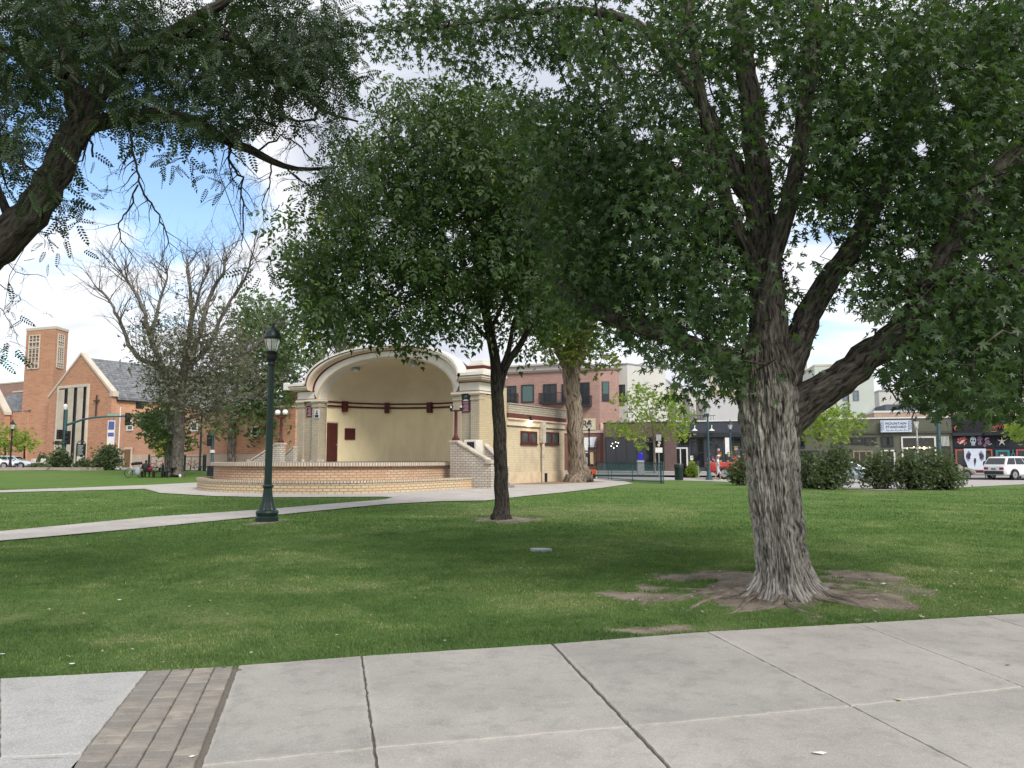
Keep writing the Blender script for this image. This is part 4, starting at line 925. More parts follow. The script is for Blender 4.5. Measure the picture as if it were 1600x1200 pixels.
# ================================================================ BANDSHELL
m_tanbrick = brick('tan_brick', (.44, .38, .28), (.38, .33, .245), (.29, .26, .21), .30, .11, .014, stain=(.27, .245, .20), sfac=.55)
m_sidebrick = brick('pier_side_brick', (.56, .46, .29), (.50, .41, .26), (.36, .30, .21), .30, .11, .012, stain=(.34, .28, .19), sfac=.4)
m_stagebrick = brick('stage_brick', (.62, .51, .34), (.56, .45, .29), (.28, .22, .155), .34, .13, .022, uv=True, stain=(.52, .34, .20), sfac=.55)
m_upbrick = brick('stage_brick_upper', (.60, .47, .31), (.52, .38, .25), (.27, .20, .15), .34, .13, .022, uv=True, stain=(.44, .26, .17), sfac=.7)
m_whitebrick = brick('painted_brick', (.56, .51, .44), (.48, .44, .375), (.24, .21, .18), .34, .13, .020, stain=(.25, .22, .19), sfac=.6)
m_cap = pm('cap_stone', (.56, .50, .42), (.34, .30, .25), scale=2.5, bump=.3)
m_cream = pm('cream_paint', (.70, .66, .60), (.58, .54, .48), scale=1.2, rough=.7, lo=.4, hi=.75)
m_beige = pm('beige_moulding', (.56, .45, .33), (.48, .38, .27), scale=2, rough=.75)
m_yellow = pm('yellow_plaster', (.86, .74, .48), (.76, .655, .43), scale=1.6, stretch=(1, 1, .4), rough=.85, bump=.6, bscale=7, detail=8)
m_domein = pm('shell_plaster', (.70, .60, .44), (.62, .53, .385), scale=.5, rough=.85, bump=.15, bscale=3)
m_maroon = pm('maroon_paint', (.095, .018, .018), (.07, .014, .014), scale=4, rough=.55)
m_roofgrey = pm('weathered_roof', (.17, .15, .13), (.07, .065, .055), scale=1.8, rough=.95, bump=.4, bscale=14)
m_floor = pm('stage_floor', (.25, .235, .22), (.18, .17, .16), scale=1.5)
m_soil = pm('terrace_brick_soil', (.30, .15, .10), (.20, .105, .075), scale=6, bump=.6, bscale=30)
m_green = pm('green_metal', (.008, .026, .023), (.006, .018, .016), scale=5, rough=.42, spec=.4)
m_black = pm('black_metal', (.012, .013, .015), (.02, .02, .022), scale=5, rough=.5)
m_white = pm('white_paint', (.72, .72, .70), (.62, .62, .60), scale=3, rough=.6)
m_galv = pm('grey_metal', (.36, .37, .38), (.26, .27, .28), scale=4, rough=.5, metal=.3)
m_glass = glass('dark_glass')
BF = Fr(748, 44, -30)
bs = thing('bandshell', 'cream and tan brick bandshell with a yellow plastered stage recess under a wide arch', 'bandshell', tuple(BF.o), BF.ang)
XC, RI, ZS, HI, ZF = -7.12, 5.32, 5.37, 2.44, 1.38
m_ = MB()
# arch rings: (rx, spring z, apex z, y)
def ring(rx, zs, za, y, n=64, ex=2.15):
    o = []
    for i in range(n + 1):
        a = math.pi * i / n; c, s = math.cos(a), math.sin(a)
        o.append((XC + rx * abs(c) ** (2 / ex) * (1 if c >= 0 else -1), y, zs + (za - zs) * abs(s) ** (2 / ex)))
    return o
AP = ZS + HI
rings = [(RI, ZS, AP, .75, 0), (RI, ZS, AP, .02, 1), (RI + 0.072, ZS, AP + .06, -.06, 1), (RI + 0.122, ZS, AP + .10, -.06, 0), (RI + 0.144, ZS, AP + .12, .01, 0), (RI + 0.446, 5.9, AP + .42, .01, 2), (RI + 0.446, 5.95, AP + .42, -.04, 2), (RI + 0.490, 5.97, AP + .46, -.10, 1),
         (RI + 0.518, 6.02, AP + .50, -.42, 1), (RI + 0.576, 6.10, AP + .56, -.50, 0), (RI + 0.648, 6.32, AP + .64, -.50, 2), (RI + 0.662, 6.36, AP + .66, -.60, 0), (RI + 0.734, 6.50, AP + .76, -.60, 0), (RI + 0.749, 6.50, AP + .78, -.3, 0), (RI + 0.734, 6.5, AP + .76, .35, 0), (RI + 0.612, 6.4, AP + .6, .36, 3), (RI + 0.576, 6.3, AP + .55, 1.3, 3)]
vs = []
for (rx, zs, za, y, mm) in rings: vs += ring(rx, zs, za, y)
fs = []; ms_ = []
for j in range(len(rings) - 1):
    for i in range(64): fs.append((j * 65 + i, j * 65 + i + 1, (j + 1) * 65 + i + 1, (j + 1) * 65 + i)); ms_.append(rings[j][4])
m_.v = vs; m_.f = fs; m_.m = ms_
# rings[j][4] gives the material of the band between ring j and j+1
m_.build('arch', [m_cream, m_beige, m_maroon, m_roofgrey], bs, smooth='edge')
# apse wall and half dome
m_ = MB(); n = 48; YA = .75; DZ = RI
cyl = []
for z in (ZF, ZS + .02):
    for i in range(n + 1): a = math.pi * i / n; cyl.append((XC + RI * math.cos(a), YA + DZ * math.sin(a), z))
m_.add(cyl, [(i, i + 1, n + 2 + i, n + 1 + i) for i in range(n)]); m_.build('back_wall', m_yellow, bs, smooth=True)
def dome(R_, H_, name, mat, z0, y0, dk):
    m_ = MB(); v = []; K = 20
    for j in range(K + 1):
        b_ = math.pi / 2 * j / K
        for i in range(n + 1):
            a = math.pi * i / n; c = math.cos(a)
            # arch cross-section swept back to the apse wall
            rr_ = math.cos(b_) ** (2 / 2.15) if j < K else 0.0
            v.append((XC + R_ * c * rr_, y0 + dk * math.sin(a) * rr_, z0 + H_ * math.sin(b_) ** (2 / 2.15)))
    m_.add(v, [(j * (n + 1) + i, j * (n + 1) + i + 1, (j + 1) * (n + 1) + i + 1, (j + 1) * (n + 1) + i) for j in range(K) for i in range(n)])
    return m_.build(name, mat, bs, smooth=True)
dome(RI, HI, 'shell_ceiling', m_domein, ZS, YA, DZ)
dome(RI + .55, HI - .25, 'roof', m_roofgrey, 6.0, 1.25, DZ + .6)
# maroon beam with brackets along the wall
m_ = MB()
for z0, z1, dd_ in ((5.02, 5.14, .14), (5.30, 5.40, .10)):
    v = []
    for (rr_, z) in ((RI, z0), (RI - dd_, z0), (RI - dd_, z1), (RI, z1)):
        for i in range(n + 1): a = math.pi * i / n; v.append((XC + rr_ * math.cos(a), YA + rr_ * math.sin(a), z))
    m_.add(v, [(k * (n + 1) + i, k * (n + 1) + i + 1, (k + 1) * (n + 1) + i + 1, (k + 1) * (n + 1) + i) for k in range(3) for i in range(n)])
m_.build('beam', m_maroon, bs)
def onwall(px, py):     # where the line of sight meets the round stage wall, local coordinates
    r = ray(px, py); e = Vector((0, 0, EYE)); E0 = BF.loc(e); D = Vector((r.dot(BF.a), r.dot(BF.b), r.z)); cx, cy = XC, YA
    A_ = D.x ** 2 + D.y ** 2; B_ = 2 * (D.x * (E0.x - cx) + D.y * (E0.y - cy)); C_ = (E0.x - cx) ** 2 + (E0.y - cy) ** 2 - RI ** 2
    t_ = (-B_ + math.sqrt(B_ * B_ - 4 * A_ * C_)) / (2 * A_); p = E0 + D * t_; an_ = math.atan2(p.y - cy, p.x - cx); an_ = an_ + 2 * math.pi if an_ < -1 else an_; return min(an_, math.pi - .01), p.z
for px in (537, 604.5, 673):
    a, _z = onwall(px, 632); m_ = MB(); c = Vector((XC + (RI - .14) * math.cos(a), YA + (RI - .14) * math.sin(a), 0)); r_ = Vector((math.cos(a), math.sin(a), 0)); s_ = Vector((-r_.y, r_.x, 0))
    v = [c + r_ * q + s_ * k + Vector((0, 0, z)) for z in (4.72, 5.44) for q, k in ((-.16, -.17), (-.16, .17), (.14, .17), (.14, -.17))]
    m_.add(v, [(0, 1, 2, 3), (7, 6, 5, 4), (0, 4, 5, 1), (1, 5, 6, 2), (2, 6, 7, 3), (3, 7, 4, 0)]); m_.build('bracket', m_maroon, bs)
def wallpatch(px0, py0, px1, py1, off, mat, name, parent):
    a0, z1 = onwall(px0, py0); a1, _ = onwall(px1, py0); _, z0 = onwall((px0 + px1) / 2, py1); m_ = MB(); v = []; k = 6
    for rr_ in (RI - off, RI + .02):
        for z in (z0, z1):
            for i in range(k + 1): a = a0 + (a1 - a0) * i / k; v.append((XC + rr_ * math.cos(a), YA + rr_ * math.sin(a), z))
    q = k + 1; f = [(i, i + 1, q + i + 1, q + i) for i in range(k)] + [(q + i, q + i + 1, 3 * q + i + 1, 3 * q + i) for i in range(k)] + [(i, i + 1, 2 * q + i + 1, 2 * q + i) for i in range(k)] + [(0, q, 3 * q, 2 * q), (k, q + k, 3 * q + k, 2 * q + k)]
    m_.add(v, f); return m_.build(name, mat, parent)
wallpatch(507.5, 658.2, 528, 721, .05, m_beige, 'door_frame', bs)
dr = wallpatch(509, 660.5, 526.6, 721, .09, pm('stage_door', (.085, .022, .018), (.06, .016, .014), scale=3, rough=.5), 'door', bs)
dr['label'] = 'dark red stage door'
h = MB(); a, z = onwall(524.5, 695); h.sphere((XC + (RI - .12) * math.cos(a), YA + (RI - .12) * math.sin(a), z), .05, 8); h.build('handle', m_galv, dr)
wallpatch(538.6, 669, 554.6, 687, .08, m_maroon, 'hatch', bs)
# piers
def pier(x0, x1, sgn, name='pier'):
    m_ = MB(); w_ = x1 - x0
    m_.box(x0 + .03, x1 - .03, .14, .74, .0, ZS - .05, 0)
    pw_ = .55
    for a, b_ in ((x0, x0 + pw_), (x1 - pw_, x1)):
        m_.box(a, b_, 0, 1.22 if (b_ == x1 and sgn > 0) or (a == x0 and sgn < 0) else .5, ZF - .1, ZS - .42, 0)
        m_.box(a - .05, b_ + .05, -.07, .6, ZF - .1, ZF + .14, 1)      # base block
        m_.box(a - .04, b_ + .04, -.05, .6, ZS - .42, ZS - .33, 2); m_.box(a - .02, b_ + .02, -.02, .55, ZS - .33, ZS - .12, 0); m_.box(a - .08, b_ + .08, -.1, .65, ZS - .12, ZS - .03, 2)
    p = m_.build(name, [m_tanbrick, m_cap, m_tanbrick], bs)
    return p
XL0, XL1 = BF.xz(463.4, 700)[0], XC - RI
XR0, XR1 = XC + RI, 0.0
pier(XL0, XL1, -1); pier(XR0, XR1, 1)
m_ = MB(); m_.box(.0, .03, .02, 1.20, .02, ZS - .2); m_.box(-.02, .05, 0.0, 1.22, ZS - .2, ZS - .1); m_.build('pier_side', m_sidebrick, bs)
# entablature over the piers
for x0, x1, nm in ((XL0 - .0, XC - RI, 'l'), (XC + RI, XR1, 'r')):
    m_ = MB(); sx0 = x0 - (.0 if nm == 'l' else 0); sx1 = x1
    l_, r_ = (x0 - .03, x1 + .1) if nm == 'l' else (x0 - .1, x1 + .03)
    def lay(o, z0, z1, m, y1=1.9, inn=0): m_.box((l_ - o) if nm == 'l' else (l_ + inn), (r_ - inn) if nm == 'l' else (r_ + o), -o, y1, z0, z1, m)
    lay(.10, ZS - .03, ZS + .04, 0); lay(.06, ZS + .04, ZS + .10, 1); lay(.02, ZS + .10, ZS + .14, 2, inn=.3)
    lay(.0, ZS + .14, 5.98, 0, inn=.55); lay(.03, 5.98, 6.03, 2, inn=.5); lay(.12, 6.03, 6.10, 1, inn=.6); lay(.40, 6.10, 6.20, 1, 2.1, inn=.75); lay(.46, 6.20, 6.30, 0, 2.1, inn=.82); lay(.44, 6.30, 6.34, 2, 2.1, inn=.85); lay(.56, 6.34, 6.50, 0, 2.2, inn=.95)
    m_.build('entablature', [m_cream, m_beige, m_maroon], bs)
    cx = (x0 + x1) / 2 + (-.35 if nm == 'l' else .35); m_ = MB(); m_.box(cx - .75, cx + .75, .3, 1.8, 6.5, 6.68, 0); m_.box(cx - .62, cx + .62, .4, 1.7, 6.68, 6.80, 0)
    m_.box(cx - .60, cx + .60, .42, 1.68, 6.80, 7.0, 2); m_.box(cx - .5, cx + .5, .5, 1.6, 7.0, 7.12, 0); m_.box(cx - .42, cx + .42, .58, 1.5, 7.12, 7.3, 0 if nm == 'r' else 2); m_.build('finial', [m_cream, m_beige, m_maroon], bs)
# body behind
m_ = MB(); m_.box(-.32, -.08, 1.2, 3.28, 0, 5.9); m_.box(XL0 + .08, XL0 + .3, 1.2, 3.2, 0, 5.9)
for j in range(24):
    a0_, a1_ = math.pi * j / 24, math.pi * (j + 1) / 24; q = [(XC + (RI + .32) * math.cos(a_), 1.0 + (RI + .32) * math.sin(a_)) for a_ in (a0_, a1_)]; m_.add([(*q[0], 0), (*q[1], 0), (*q[1], 6.1), (*q[0], 6.1)], [(0, 1, 2, 3)])
m_.build('outer_wall', m_sidebrick, bs)
m_ = MB(); arc = [(XC + (RI + .5) * math.cos(math.pi * i / 24), 1.3 + (RI + .5) * math.sin(math.pi * i / 24)) for i in range(25)]
lowa = [p for p in arc if p[1] < 3.2 and p[0] > XC]; lowb = [p for p in arc if p[1] < 3.2 and p[0] < XC]
m_.prism([(-.05, 1.3)] + lowa + [(lowa[-1][0], 3.2), (-.05, 3.2)], 5.9, 6.05); m_.build('flat_roof', m_roofgrey, bs); m_ = MB(); m_.prism(lowb + [(XL0, 1.3), (XL0, 3.2), (lowb[0][0], 3.2)], 5.9, 6.05); m_.build('flat_roof', m_roofgrey, bs)
# stage: rectangle plus half circle
SR, SY = 6.2, -4.0
arcp = [(XC + SR * math.cos(-math.pi * i / 40), SY + SR * math.sin(-math.pi * i / 40)) for i in range(41)]
m_ = MB(); m_.prism([(XC + SR, .6)] + arcp + [(XC - SR, .6), (XC - RI, YA), *[(XC + (RI + .1) * math.cos(math.pi - math.pi * i / 24), YA + (RI + .1) * math.sin(math.pi * i / 24)) for i in range(25)]][:-1] + [(XC + RI, YA)], ZF - .15, ZF - .012)
m_.build('stage_floor', m_floor, bs)
def ribbon(mb, pts, z0, z1, th, m=0, out_=1, top=True, mt_=1):
    """a wall following a line: outer face with bricks laid along it, inner face, top"""
    s = 0; v = []; f = []; uv = []; n_ = len(pts); P = [Vector((p[0], p[1], 0)) for p in pts]; Nn = []
    for i in range(n_):
        d = (P[min(i + 1, n_ - 1)] - P[max(i - 1, 0)]).normalized(); Nn.append(Vector((d.y, -d.x, 0)) * out_)
    S = [0]
    for i in range(1, n_): S.append(S[-1] + (P[i] - P[i - 1]).length)
    for i in range(n_ - 1):
        a, b_ = P[i], P[i + 1]; ia, ib = a - Nn[i] * th, b_ - Nn[i + 1] * th
        q = [(a.x, a.y, z0), (b_.x, b_.y, z0), (b_.x, b_.y, z1), (a.x, a.y, z1)]; mb.add(q, [(0, 1, 2, 3)], m, [[(S[i], z0), (S[i + 1], z0), (S[i + 1], z1), (S[i], z1)]])
        q = [(ia.x, ia.y, z0), (ib.x, ib.y, z0), (ib.x, ib.y, z1), (ia.x, ia.y, z1)]; mb.add(q, [(3, 2, 1, 0)], m, [[(S[i], z1), (S[i + 1], z1), (S[i + 1], z0), (S[i], z0)]])
        if top: mb.add([(a.x, a.y, z1), (b_.x, b_.y, z1), (ib.x, ib.y, z1), (ia.x, ia.y, z1)], [(0, 1, 2, 3)], mt_, [[(S[i], 0), (S[i + 1], 0), (S[i + 1], .13), (S[i], .13)]])
    for i in (0, n_ - 1):
        a = P[i]; c_ = a - Nn[i] * th; mb.add([(a.x, a.y, z0), (c_.x, c_.y, z0), (c_.x, c_.y, z1), (a.x, a.y, z1)], [(0, 1, 2, 3)], m, [[(0, z0), (th, z0), (th, z1), (0, z1)]])
m_soldier = brick('soldier_brick', (.62, .55, .44), (.50, .43, .33), (.17, .14, .12), .13, .4, .022, uv=True, stain=(.40, .34, .27), sfac=.6)
m_ = MB(); ribbon(m_, [(XC + SR, .2)] + arcp + [(XC - SR, .2)], -.1, ZF - .20, .3, 0, 1, False)
m_.build('stage_wall', [m_upbrick], bs)
m_ = MB(); o_ = SR + .06; ap2 = [(XC + o_, .2)] + [(XC + o_ * math.cos(-math.pi * i / 40), SY + o_ * math.sin(-math.pi * i / 40)) for i in range(41)] + [(XC - o_, .2)]
ribbon(m_, ap2, ZF - .20, ZF, .42, 0, 1, True, 1); m_.build('stage_edge', [m_soldier, m_cap], bs)
# low curved wall traced on the ground
lowpx = [(750, 762.5), (728, 763.5), (690, 765.5), (645, 768.2), (600, 770.3), (555, 771.8), (510, 772.3), (465, 772.2), (420, 771.4), (375, 770.2), (345, 768.8), (328, 767), (319, 763.5)]
lp = [BF.loc(G0(*p)) for p in lowpx]; lp = [(p.x, p.y) for p in lp]
lp += [(lp[-1][0] - .2, lp[-1][1] + 1.6), (lp[-1][0] + .2, lp[-1][1] + 3.6), (lp[-1][0] + 1.2, -3.2), (-13.6, -2.2)]
def smooth(pts, k=6):
    o = []; P = [Vector((*p, 0)) for p in pts]
    for i in range(len(P) - 1):
        p0, p1, p2, p3 = P[max(i - 1, 0)], P[i], P[i + 1], P[min(i + 2, len(P) - 1)]
        for j in range(k):
            t_ = j / k; q = .5 * ((2 * p1) + (p2 - p0) * t_ + (2 * p0 - 5 * p1 + 4 * p2 - p3) * t_ ** 2 + (3 * p1 - p0 - 3 * p2 + p3) * t_ ** 3); o.append((q.x, q.y))
    return o + [pts[-1]]
low = smooth(lp)
m_ = MB(); ribbon(m_, low, -.1, .50, .32, 0, 1, False); m_.build('low_wall', [m_stagebrick], bs)
off = []
for i in range(len(low)):
    d = (Vector(low[min(i + 1, len(low) - 1)]) - Vector(low[max(i - 1, 0)])).normalized(); off.append((low[i][0] + d.y * .03, low[i][1] - d.x * .03))
m_ = MB(); ribbon(m_, off, .50, .60, .40, 0, 1, True, 1); m_.build('low_wall_coping', [m_soldier, brick('coping_top', (.50, .36, .26), (.36, .22, .16), (.15, .12, .1), .13, .6, .03, uv=True)], bs)
m_ = MB(); inn = [(p[0] * .997 + XC * .003, p[1] + .1) for p in low]; m_.prism(inn + [(-.2, -2.0)], .1, .47); m_.build('terrace', m_soil, bs)
# vents, foot lights, dark debris on the coping
m_ = MB(); d_ = BF.loc(at(398, 737, 38.2))
def stagefront(px):    # point of the stage wall hit by the sight line
    r = ray(px, 722); e = Vector((0, 0, EYE)); E0 = BF.loc(e); D = Vector((r.dot(BF.a), r.dot(BF.b), 0)); A_ = D.x ** 2 + D.y ** 2; B_ = 2 * (D.x * (E0.x - XC) + D.y * (E0.y - SY)); C_ = (E0.x - XC) ** 2 + (E0.y - SY) ** 2 - SR ** 2
    t_ = (-B_ - math.sqrt(max(0, B_ * B_ - 4 * A_ * C_))) / (2 * A_); p = E0 + D * t_; return p, math.atan2(p.y - SY, p.x - XC)
for px, z0, z1, w_, nm, mt_, o_ in ((398, .72, 1.06, .62, 'vent', m_galv, .04), (624, .78, .90, .3, 'vent', m_cap, .02)):
    p, a = stagefront(px); m_ = MB(); r_ = Vector((math.cos(a), math.sin(a), 0)); s_ = Vector((-r_.y, r_.x, 0)); v = [Vector((p.x, p.y, 0)) + r_ * q + s_ * k + Vector((0, 0, z)) for z in (z0, z1) for q, k in ((-.02, -w_ / 2), (o_, -w_ / 2), (o_, w_ / 2), (-.02, w_ / 2))]
    m_.add(v, [(3, 2, 1, 0), (4, 5, 6, 7), (0, 1, 5, 4), (1, 2, 6, 5), (2, 3, 7, 6), (3, 0, 4, 7)])
    if nm == 'vent' and mt_ is m_galv:
        for k in range(7): zz_ = z0 + .04 + k * .04; q = Vector((p.x, p.y, 0)) + r_ * (o_ + .012); m_.bar(q - s_ * (w_ / 2 - .04) + Vector((0, 0, zz_)), q + s_ * (w_ / 2 - .04) + Vector((0, 0, zz_)), .012, .02)
    m_.build(nm, mt_, bs)
for px in (440.5, 535, 640):
    p, a = stagefront(px); m_ = MB(); r_ = Vector((math.cos(a), math.sin(a), 0)); c = Vector((p.x, p.y, 0)) + r_ * .16; s_ = Vector((-r_.y, r_.x, 0)); k = .09 if px < 500 else .16
    v = [c + r_ * q + s_ * kk + Vector((0, 0, z)) for z in (ZF - .26, ZF - .02) for q, kk in ((-.10, -k), (.10, -k), (.10, k), (-.10, k))]
    m_.add(v, [(3, 2, 1, 0), (4, 5, 6, 7), (0, 1, 5, 4), (1, 2, 6, 5), (2, 3, 7, 6), (3, 0, 4, 7)]); m_.build('foot_light', m_white, bs, bevel=.02)
# stair side walls with lamp piers
def stairs(sgn, xp, yp, yb, far):
    X = lambda d_: xp + sgn * d_
    m_ = MB(); m_.box(X(-.21), X(.21), yp - .21, yp + .21, 0, 2.45, 0); m_.box(X(-.26), X(.26), yp - .26, yp + .26, 2.45, 2.56, 1); m_.build('lamp_pier', [m_whitebrick, m_cap], bs)
    m_ = MB(); z1 = 2.42; m_.extr([(X(.213), 0), (X(far), 0), (X(far), 1.32), (X(far - .25), 1.45), (X(.213), z1)], yp - .18, yp + .18, 0)
    m_.extr([(X(.213), z1 + .004), (X(far - .25), 1.455), (X(far - .25), 1.56), (X(.213), z1 + .1)], yp - .24, yp + .24, 1); m_.box(X(far - .3), X(far + .06), yp - .28, yp + .28, 1.32, 1.52, 1); m_.build('stair_wall', [m_whitebrick, m_cap], bs)
    m_ = MB(); m_.extr([(X(.7), 0), (X(far - .25), 0), (X(far - .25), 1.1), (X(.7), 2.3)], yb - .18, yb + .18, 0); m_.extr([(X(.7), 2.305), (X(far - .25), 1.105), (X(far - .25), 1.2), (X(.7), 2.4)], yb - .24, yb + .24, 1); m_.build('stair_wall', [m_whitebrick, m_cap], bs)
    m_ = MB(); n_ = 8
    for i in range(n_): m_.box(X(.29 + i * (far) / n_), X(.29 + (i + 1) * far / n_ - .002), yp + .19, yb - .19, -.1, ZF - (i + 1) * ZF / (n_ + 1))
    m_.build('steps', m_floor, bs)
xr_ = BF.loc(at(713, 740, 41.6)); far_ = BF.xz(770, 740, -2.7)[0] - xr_.x
stairs(1, xr_.x, -2.7, -.75, far_)
stairs(-1, -12.95, -2.7, -.75, 2.6)
def stage_lamp(x, y, globes, label):
    p = BF.world(x, y, 2.565); e = thing('twin_lamp', label, 'lamp', tuple(p), BF.ang, group='maroon lamps on the stage piers')
    m_ = MB(); m_.lathe([(.2, 0), (.2, .12), (.13, .14), (.12, .25), (.09, .3), (.085, 1.5), (.11, 1.55), (.11, 1.62), (.06, 1.66)], 12); m_.build('post', m_maroon, e, smooth='edge')
    m_ = MB(); m_.tube([(-.36, 0, 1.6), (.36, 0, 1.6)], .035, 8); 
    for s in (-1, 1): m_.lathe([(.03, 1.6), (.06, 1.66), (.09, 1.72), (.05, 1.76)], 10, (s * .33, 0, 0))
    m_.build('arm', m_maroon if globes else m_black, e)
    for s in (-1, 1):
        m_ = MB()
        if globes: m_.sphere((s * .33, 0, 1.9), .17, 16); m_.build('globe', pm('globe_glass', (.80, .80, .78), (.78, .78, .76), rough=.25), e, smooth=True)
        else: m_.lathe([(.04, 1.76), (.035, 1.84), (.02, 1.86)], 8, (s * .33, 0, 0)); m_.build('socket', m_white, e)
stage_lamp(-12.95, -2.7, True, 'maroon lamp post with two white globes on the left stage pier')
stage_lamp(xr_.x, -2.7, False, 'maroon lamp post with bare sockets, its globes missing, on the right stage pier')
# hanging stage lights, plaques, speaker
for px, py in ((556, 574), (646, 566)):
    y = -.0 + .8; x, z = BF.xz(px, py, y); e = thing('stage_light', 'small cone lamp hanging from the %s of the arch' % ('left half' if px < 600 else 'right half'), 'lamp', tuple(BF.world(x, y, z - .18)), BF.ang, group='lamps hanging in the arch')
    m_ = MB(); m_.lathe([(.02, .9), (.02, .45), (.10, .38), (.15, .26), (.32, .03), (.32, 0)][::-1], 14, (0, 0, 0)); m_.build('shade', m_galv, e, smooth='edge')
    m_ = MB(); m_.sphere((0, 0, .03), .14, 10); m_.build('bulb', m_white, e, smooth=True)
def plaque(name, label, px0, py0, px1, py1, yoff, mats, draw=None, cat='plaque'):
    x0, x1, z0, z1 = BF.rect(px0, py0, px1, py1, yoff); e = thing(name, label, cat, tuple(BF.world((x0 + x1) / 2, yoff, z0)), BF.ang); w_ = (x1 - x0) / 2; h_ = z1 - z0
    m_ = MB(); m_.box(-w_, w_, -.03, 0, 0, h_); m_.build('panel', mats[0], e); 
    for nm, mt_, rects in (draw or []):
        m_ = MB()
        for a, b_, c_, d_ in rects: m_.box(-w_ + a * 2 * w_, -w_ + b_ * 2 * w_, -.04, -.03, c_ * h_, d_ * h_)
        m_.build(nm, mt_, e)
    return e
m_pink = pm('plaque_letters', (.42, .30, .33), (.35, .24, .28), scale=6)
m_plq = pm('plaque_maroon', (.10, .022, .04), (.07, .016, .03), scale=5, rough=.5)
tl = lambda n_, lo_, hi_: [(.15 + .1 * (k % 3), .85 - .08 * (k % 2), lo_ + (hi_ - lo_) * k / n_, lo_ + (hi_ - lo_) * (k + .45) / n_) for k in range(n_)]
plaque('plaque', 'maroon plaque on the left pier of the bandshell', 479.5, 634, 488.5, 651.5, .12, [m_plq], [('lettering', m_pink, tl(7, .1, .9))])
plaque('plaque', 'small white and blue plaque beside the maroon one on the left pier', 492, 640, 499, 653.5, -.01, [m_white], [('lettering', pm('ink_blue', (.02, .03, .07), (.02, .025, .05)), [(.1, .9, .08, .4), (.25, .75, .45, .62)] + tl(4, .68, .95))])
plaque('plaque', 'dark green topped sign panel high on the right pier', 722, 615, 734.5, 644, .12, [m_plq], [('heading', pm('sign_green', (.02, .06, .06), (.015, .045, .045)), [(.02, .98, .68, .98)]), ('emblem', m_white, [(.3, .7, .62, .70), (.2, .8, .60, .64), (.4, .6, .84, .92), (.25, .75, .80, .83)]), ('lettering', m_pink, tl(7, .06, .56))], cat='sign')
x0, x1, z0, z1 = BF.rect(720, 687, 739.5, 702, -1.2); e = thing('wall_box', 'pale metal box with a dark opening behind the right stair wall', 'box', tuple(BF.world((x0 + x1) / 2, -.3, z0 - .3)), BF.ang)
m_ = MB(); w_ = (x1 - x0) / 2; m_.box(-w_, w_, -.6, .1, 0, z1 - z0 + .3); m_.build('housing', m_cream, e, bevel=.03); m_ = MB(); m_.box(-w_ * .45, w_ * .7, -.62, -.6, (z1 - z0) * .55, (z1 - z0 + .3) * .86); m_.build('opening', m_black, e)
x, z = BF.xz(448, 604, .3); e = thing('floodlight', 'small white box light on the left end of the bandshell cornice', 'lamp', tuple(BF.world(x, .3, z - .25)), BF.ang); m_ = MB(); m_.box(-.2, .2, -.12, .12, 0, .5); m_.build('housing', m_white, e, bevel=.02); m_ = MB(); m_.tube([(.2, 0, .2), (.9, 0, .2)], .025); m_.build('bracket', m_white, e)

# ---------------------------------------------------------------- annex
m_stucco = brick('annex_painted_brick', (.63, .53, .36), (.56, .47, .32), (.47, .39, .27), .32, .11, .014, stain=(.40, .34, .245), sfac=.8, big=1.0)
m_lowst = pm('annex_lower_stucco', (.64, .52, .35), (.50, .40, .27), scale=1.6, rough=.9, detail=9)
m_band = pm('annex_band', (.68, .58, .44), (.56, .47, .35), scale=1.5, rough=.8)
m_coping = brick('annex_coping', (.48, .42, .34), (.40, .35, .28), (.2, .18, .15), .35, .14, .02, stain=(.28, .25, .2), sfac=.5)
m_stmar = pm('stained_maroon', (.14, .03, .03), (.10, .045, .035), scale=2.5, rough=.8)
an = thing('annex', 'low flat roofed yellow stucco annex with brick parapet on the right side of the bandshell', 'building', tuple(BF.world(-.06, 3.3)), BF.ang)
y_ = lambda px, py: BF.yz(px, py, -.06)
y1e = 11.2; x_ = 0.0
H1 = y_(830, 636)[1]
m_ = MB(); L0 = y1e - 3.3
AX = -1.55; m_.box(AX, -.0, 0, L0, .65, 3.55); m_.build('wall', m_stucco, an)
m_ = MB(); m_.box(AX, .05, -.0, L0 + .03, -.1, .72); m_.build('base_wall', m_lowst, an)
m_ = MB(); m_.box(AX, .06, 0, L0 + .04, 3.55, 3.62, 1); m_.box(AX, .03, 0, L0 + .02, 3.62, 3.98, 0); m_.box(AX, .16, 0, L0 + .1, 3.98, 4.07, 0); m_.build('band', [m_band, pm('stain_brown', (.16, .10, .07), (.10, .06, .05))], an)
m_ = MB(); m_.box(AX, .10, 0, L0 + .08, 4.07, 4.36, 0); m_.build('fascia', m_stmar, an)
m_ = MB(); m_.box(AX, .12, 0, L0 + .1, 4.36, 4.92, 0); m_.box(AX, .18, 0, L0 + .12, 4.92, 4.98, 0); m_.build('parapet', m_coping, an)
m_ = MB(); m_.box(-9, AX - .01, 3.6, L0, 0, 4.6); m_.build('rear_block', m_stucco, an)
m_ = MB(); m_.box(-.3, -.08, -.2, .02, 0, 5.6); m_.build('corner', m_sidebrick, an)
m_curt = pm('curtained_glass', (.10, .105, .105), (.03, .032, .034), scale=3.5, rough=.15, spec=.6, stretch=(1, 1, .3))
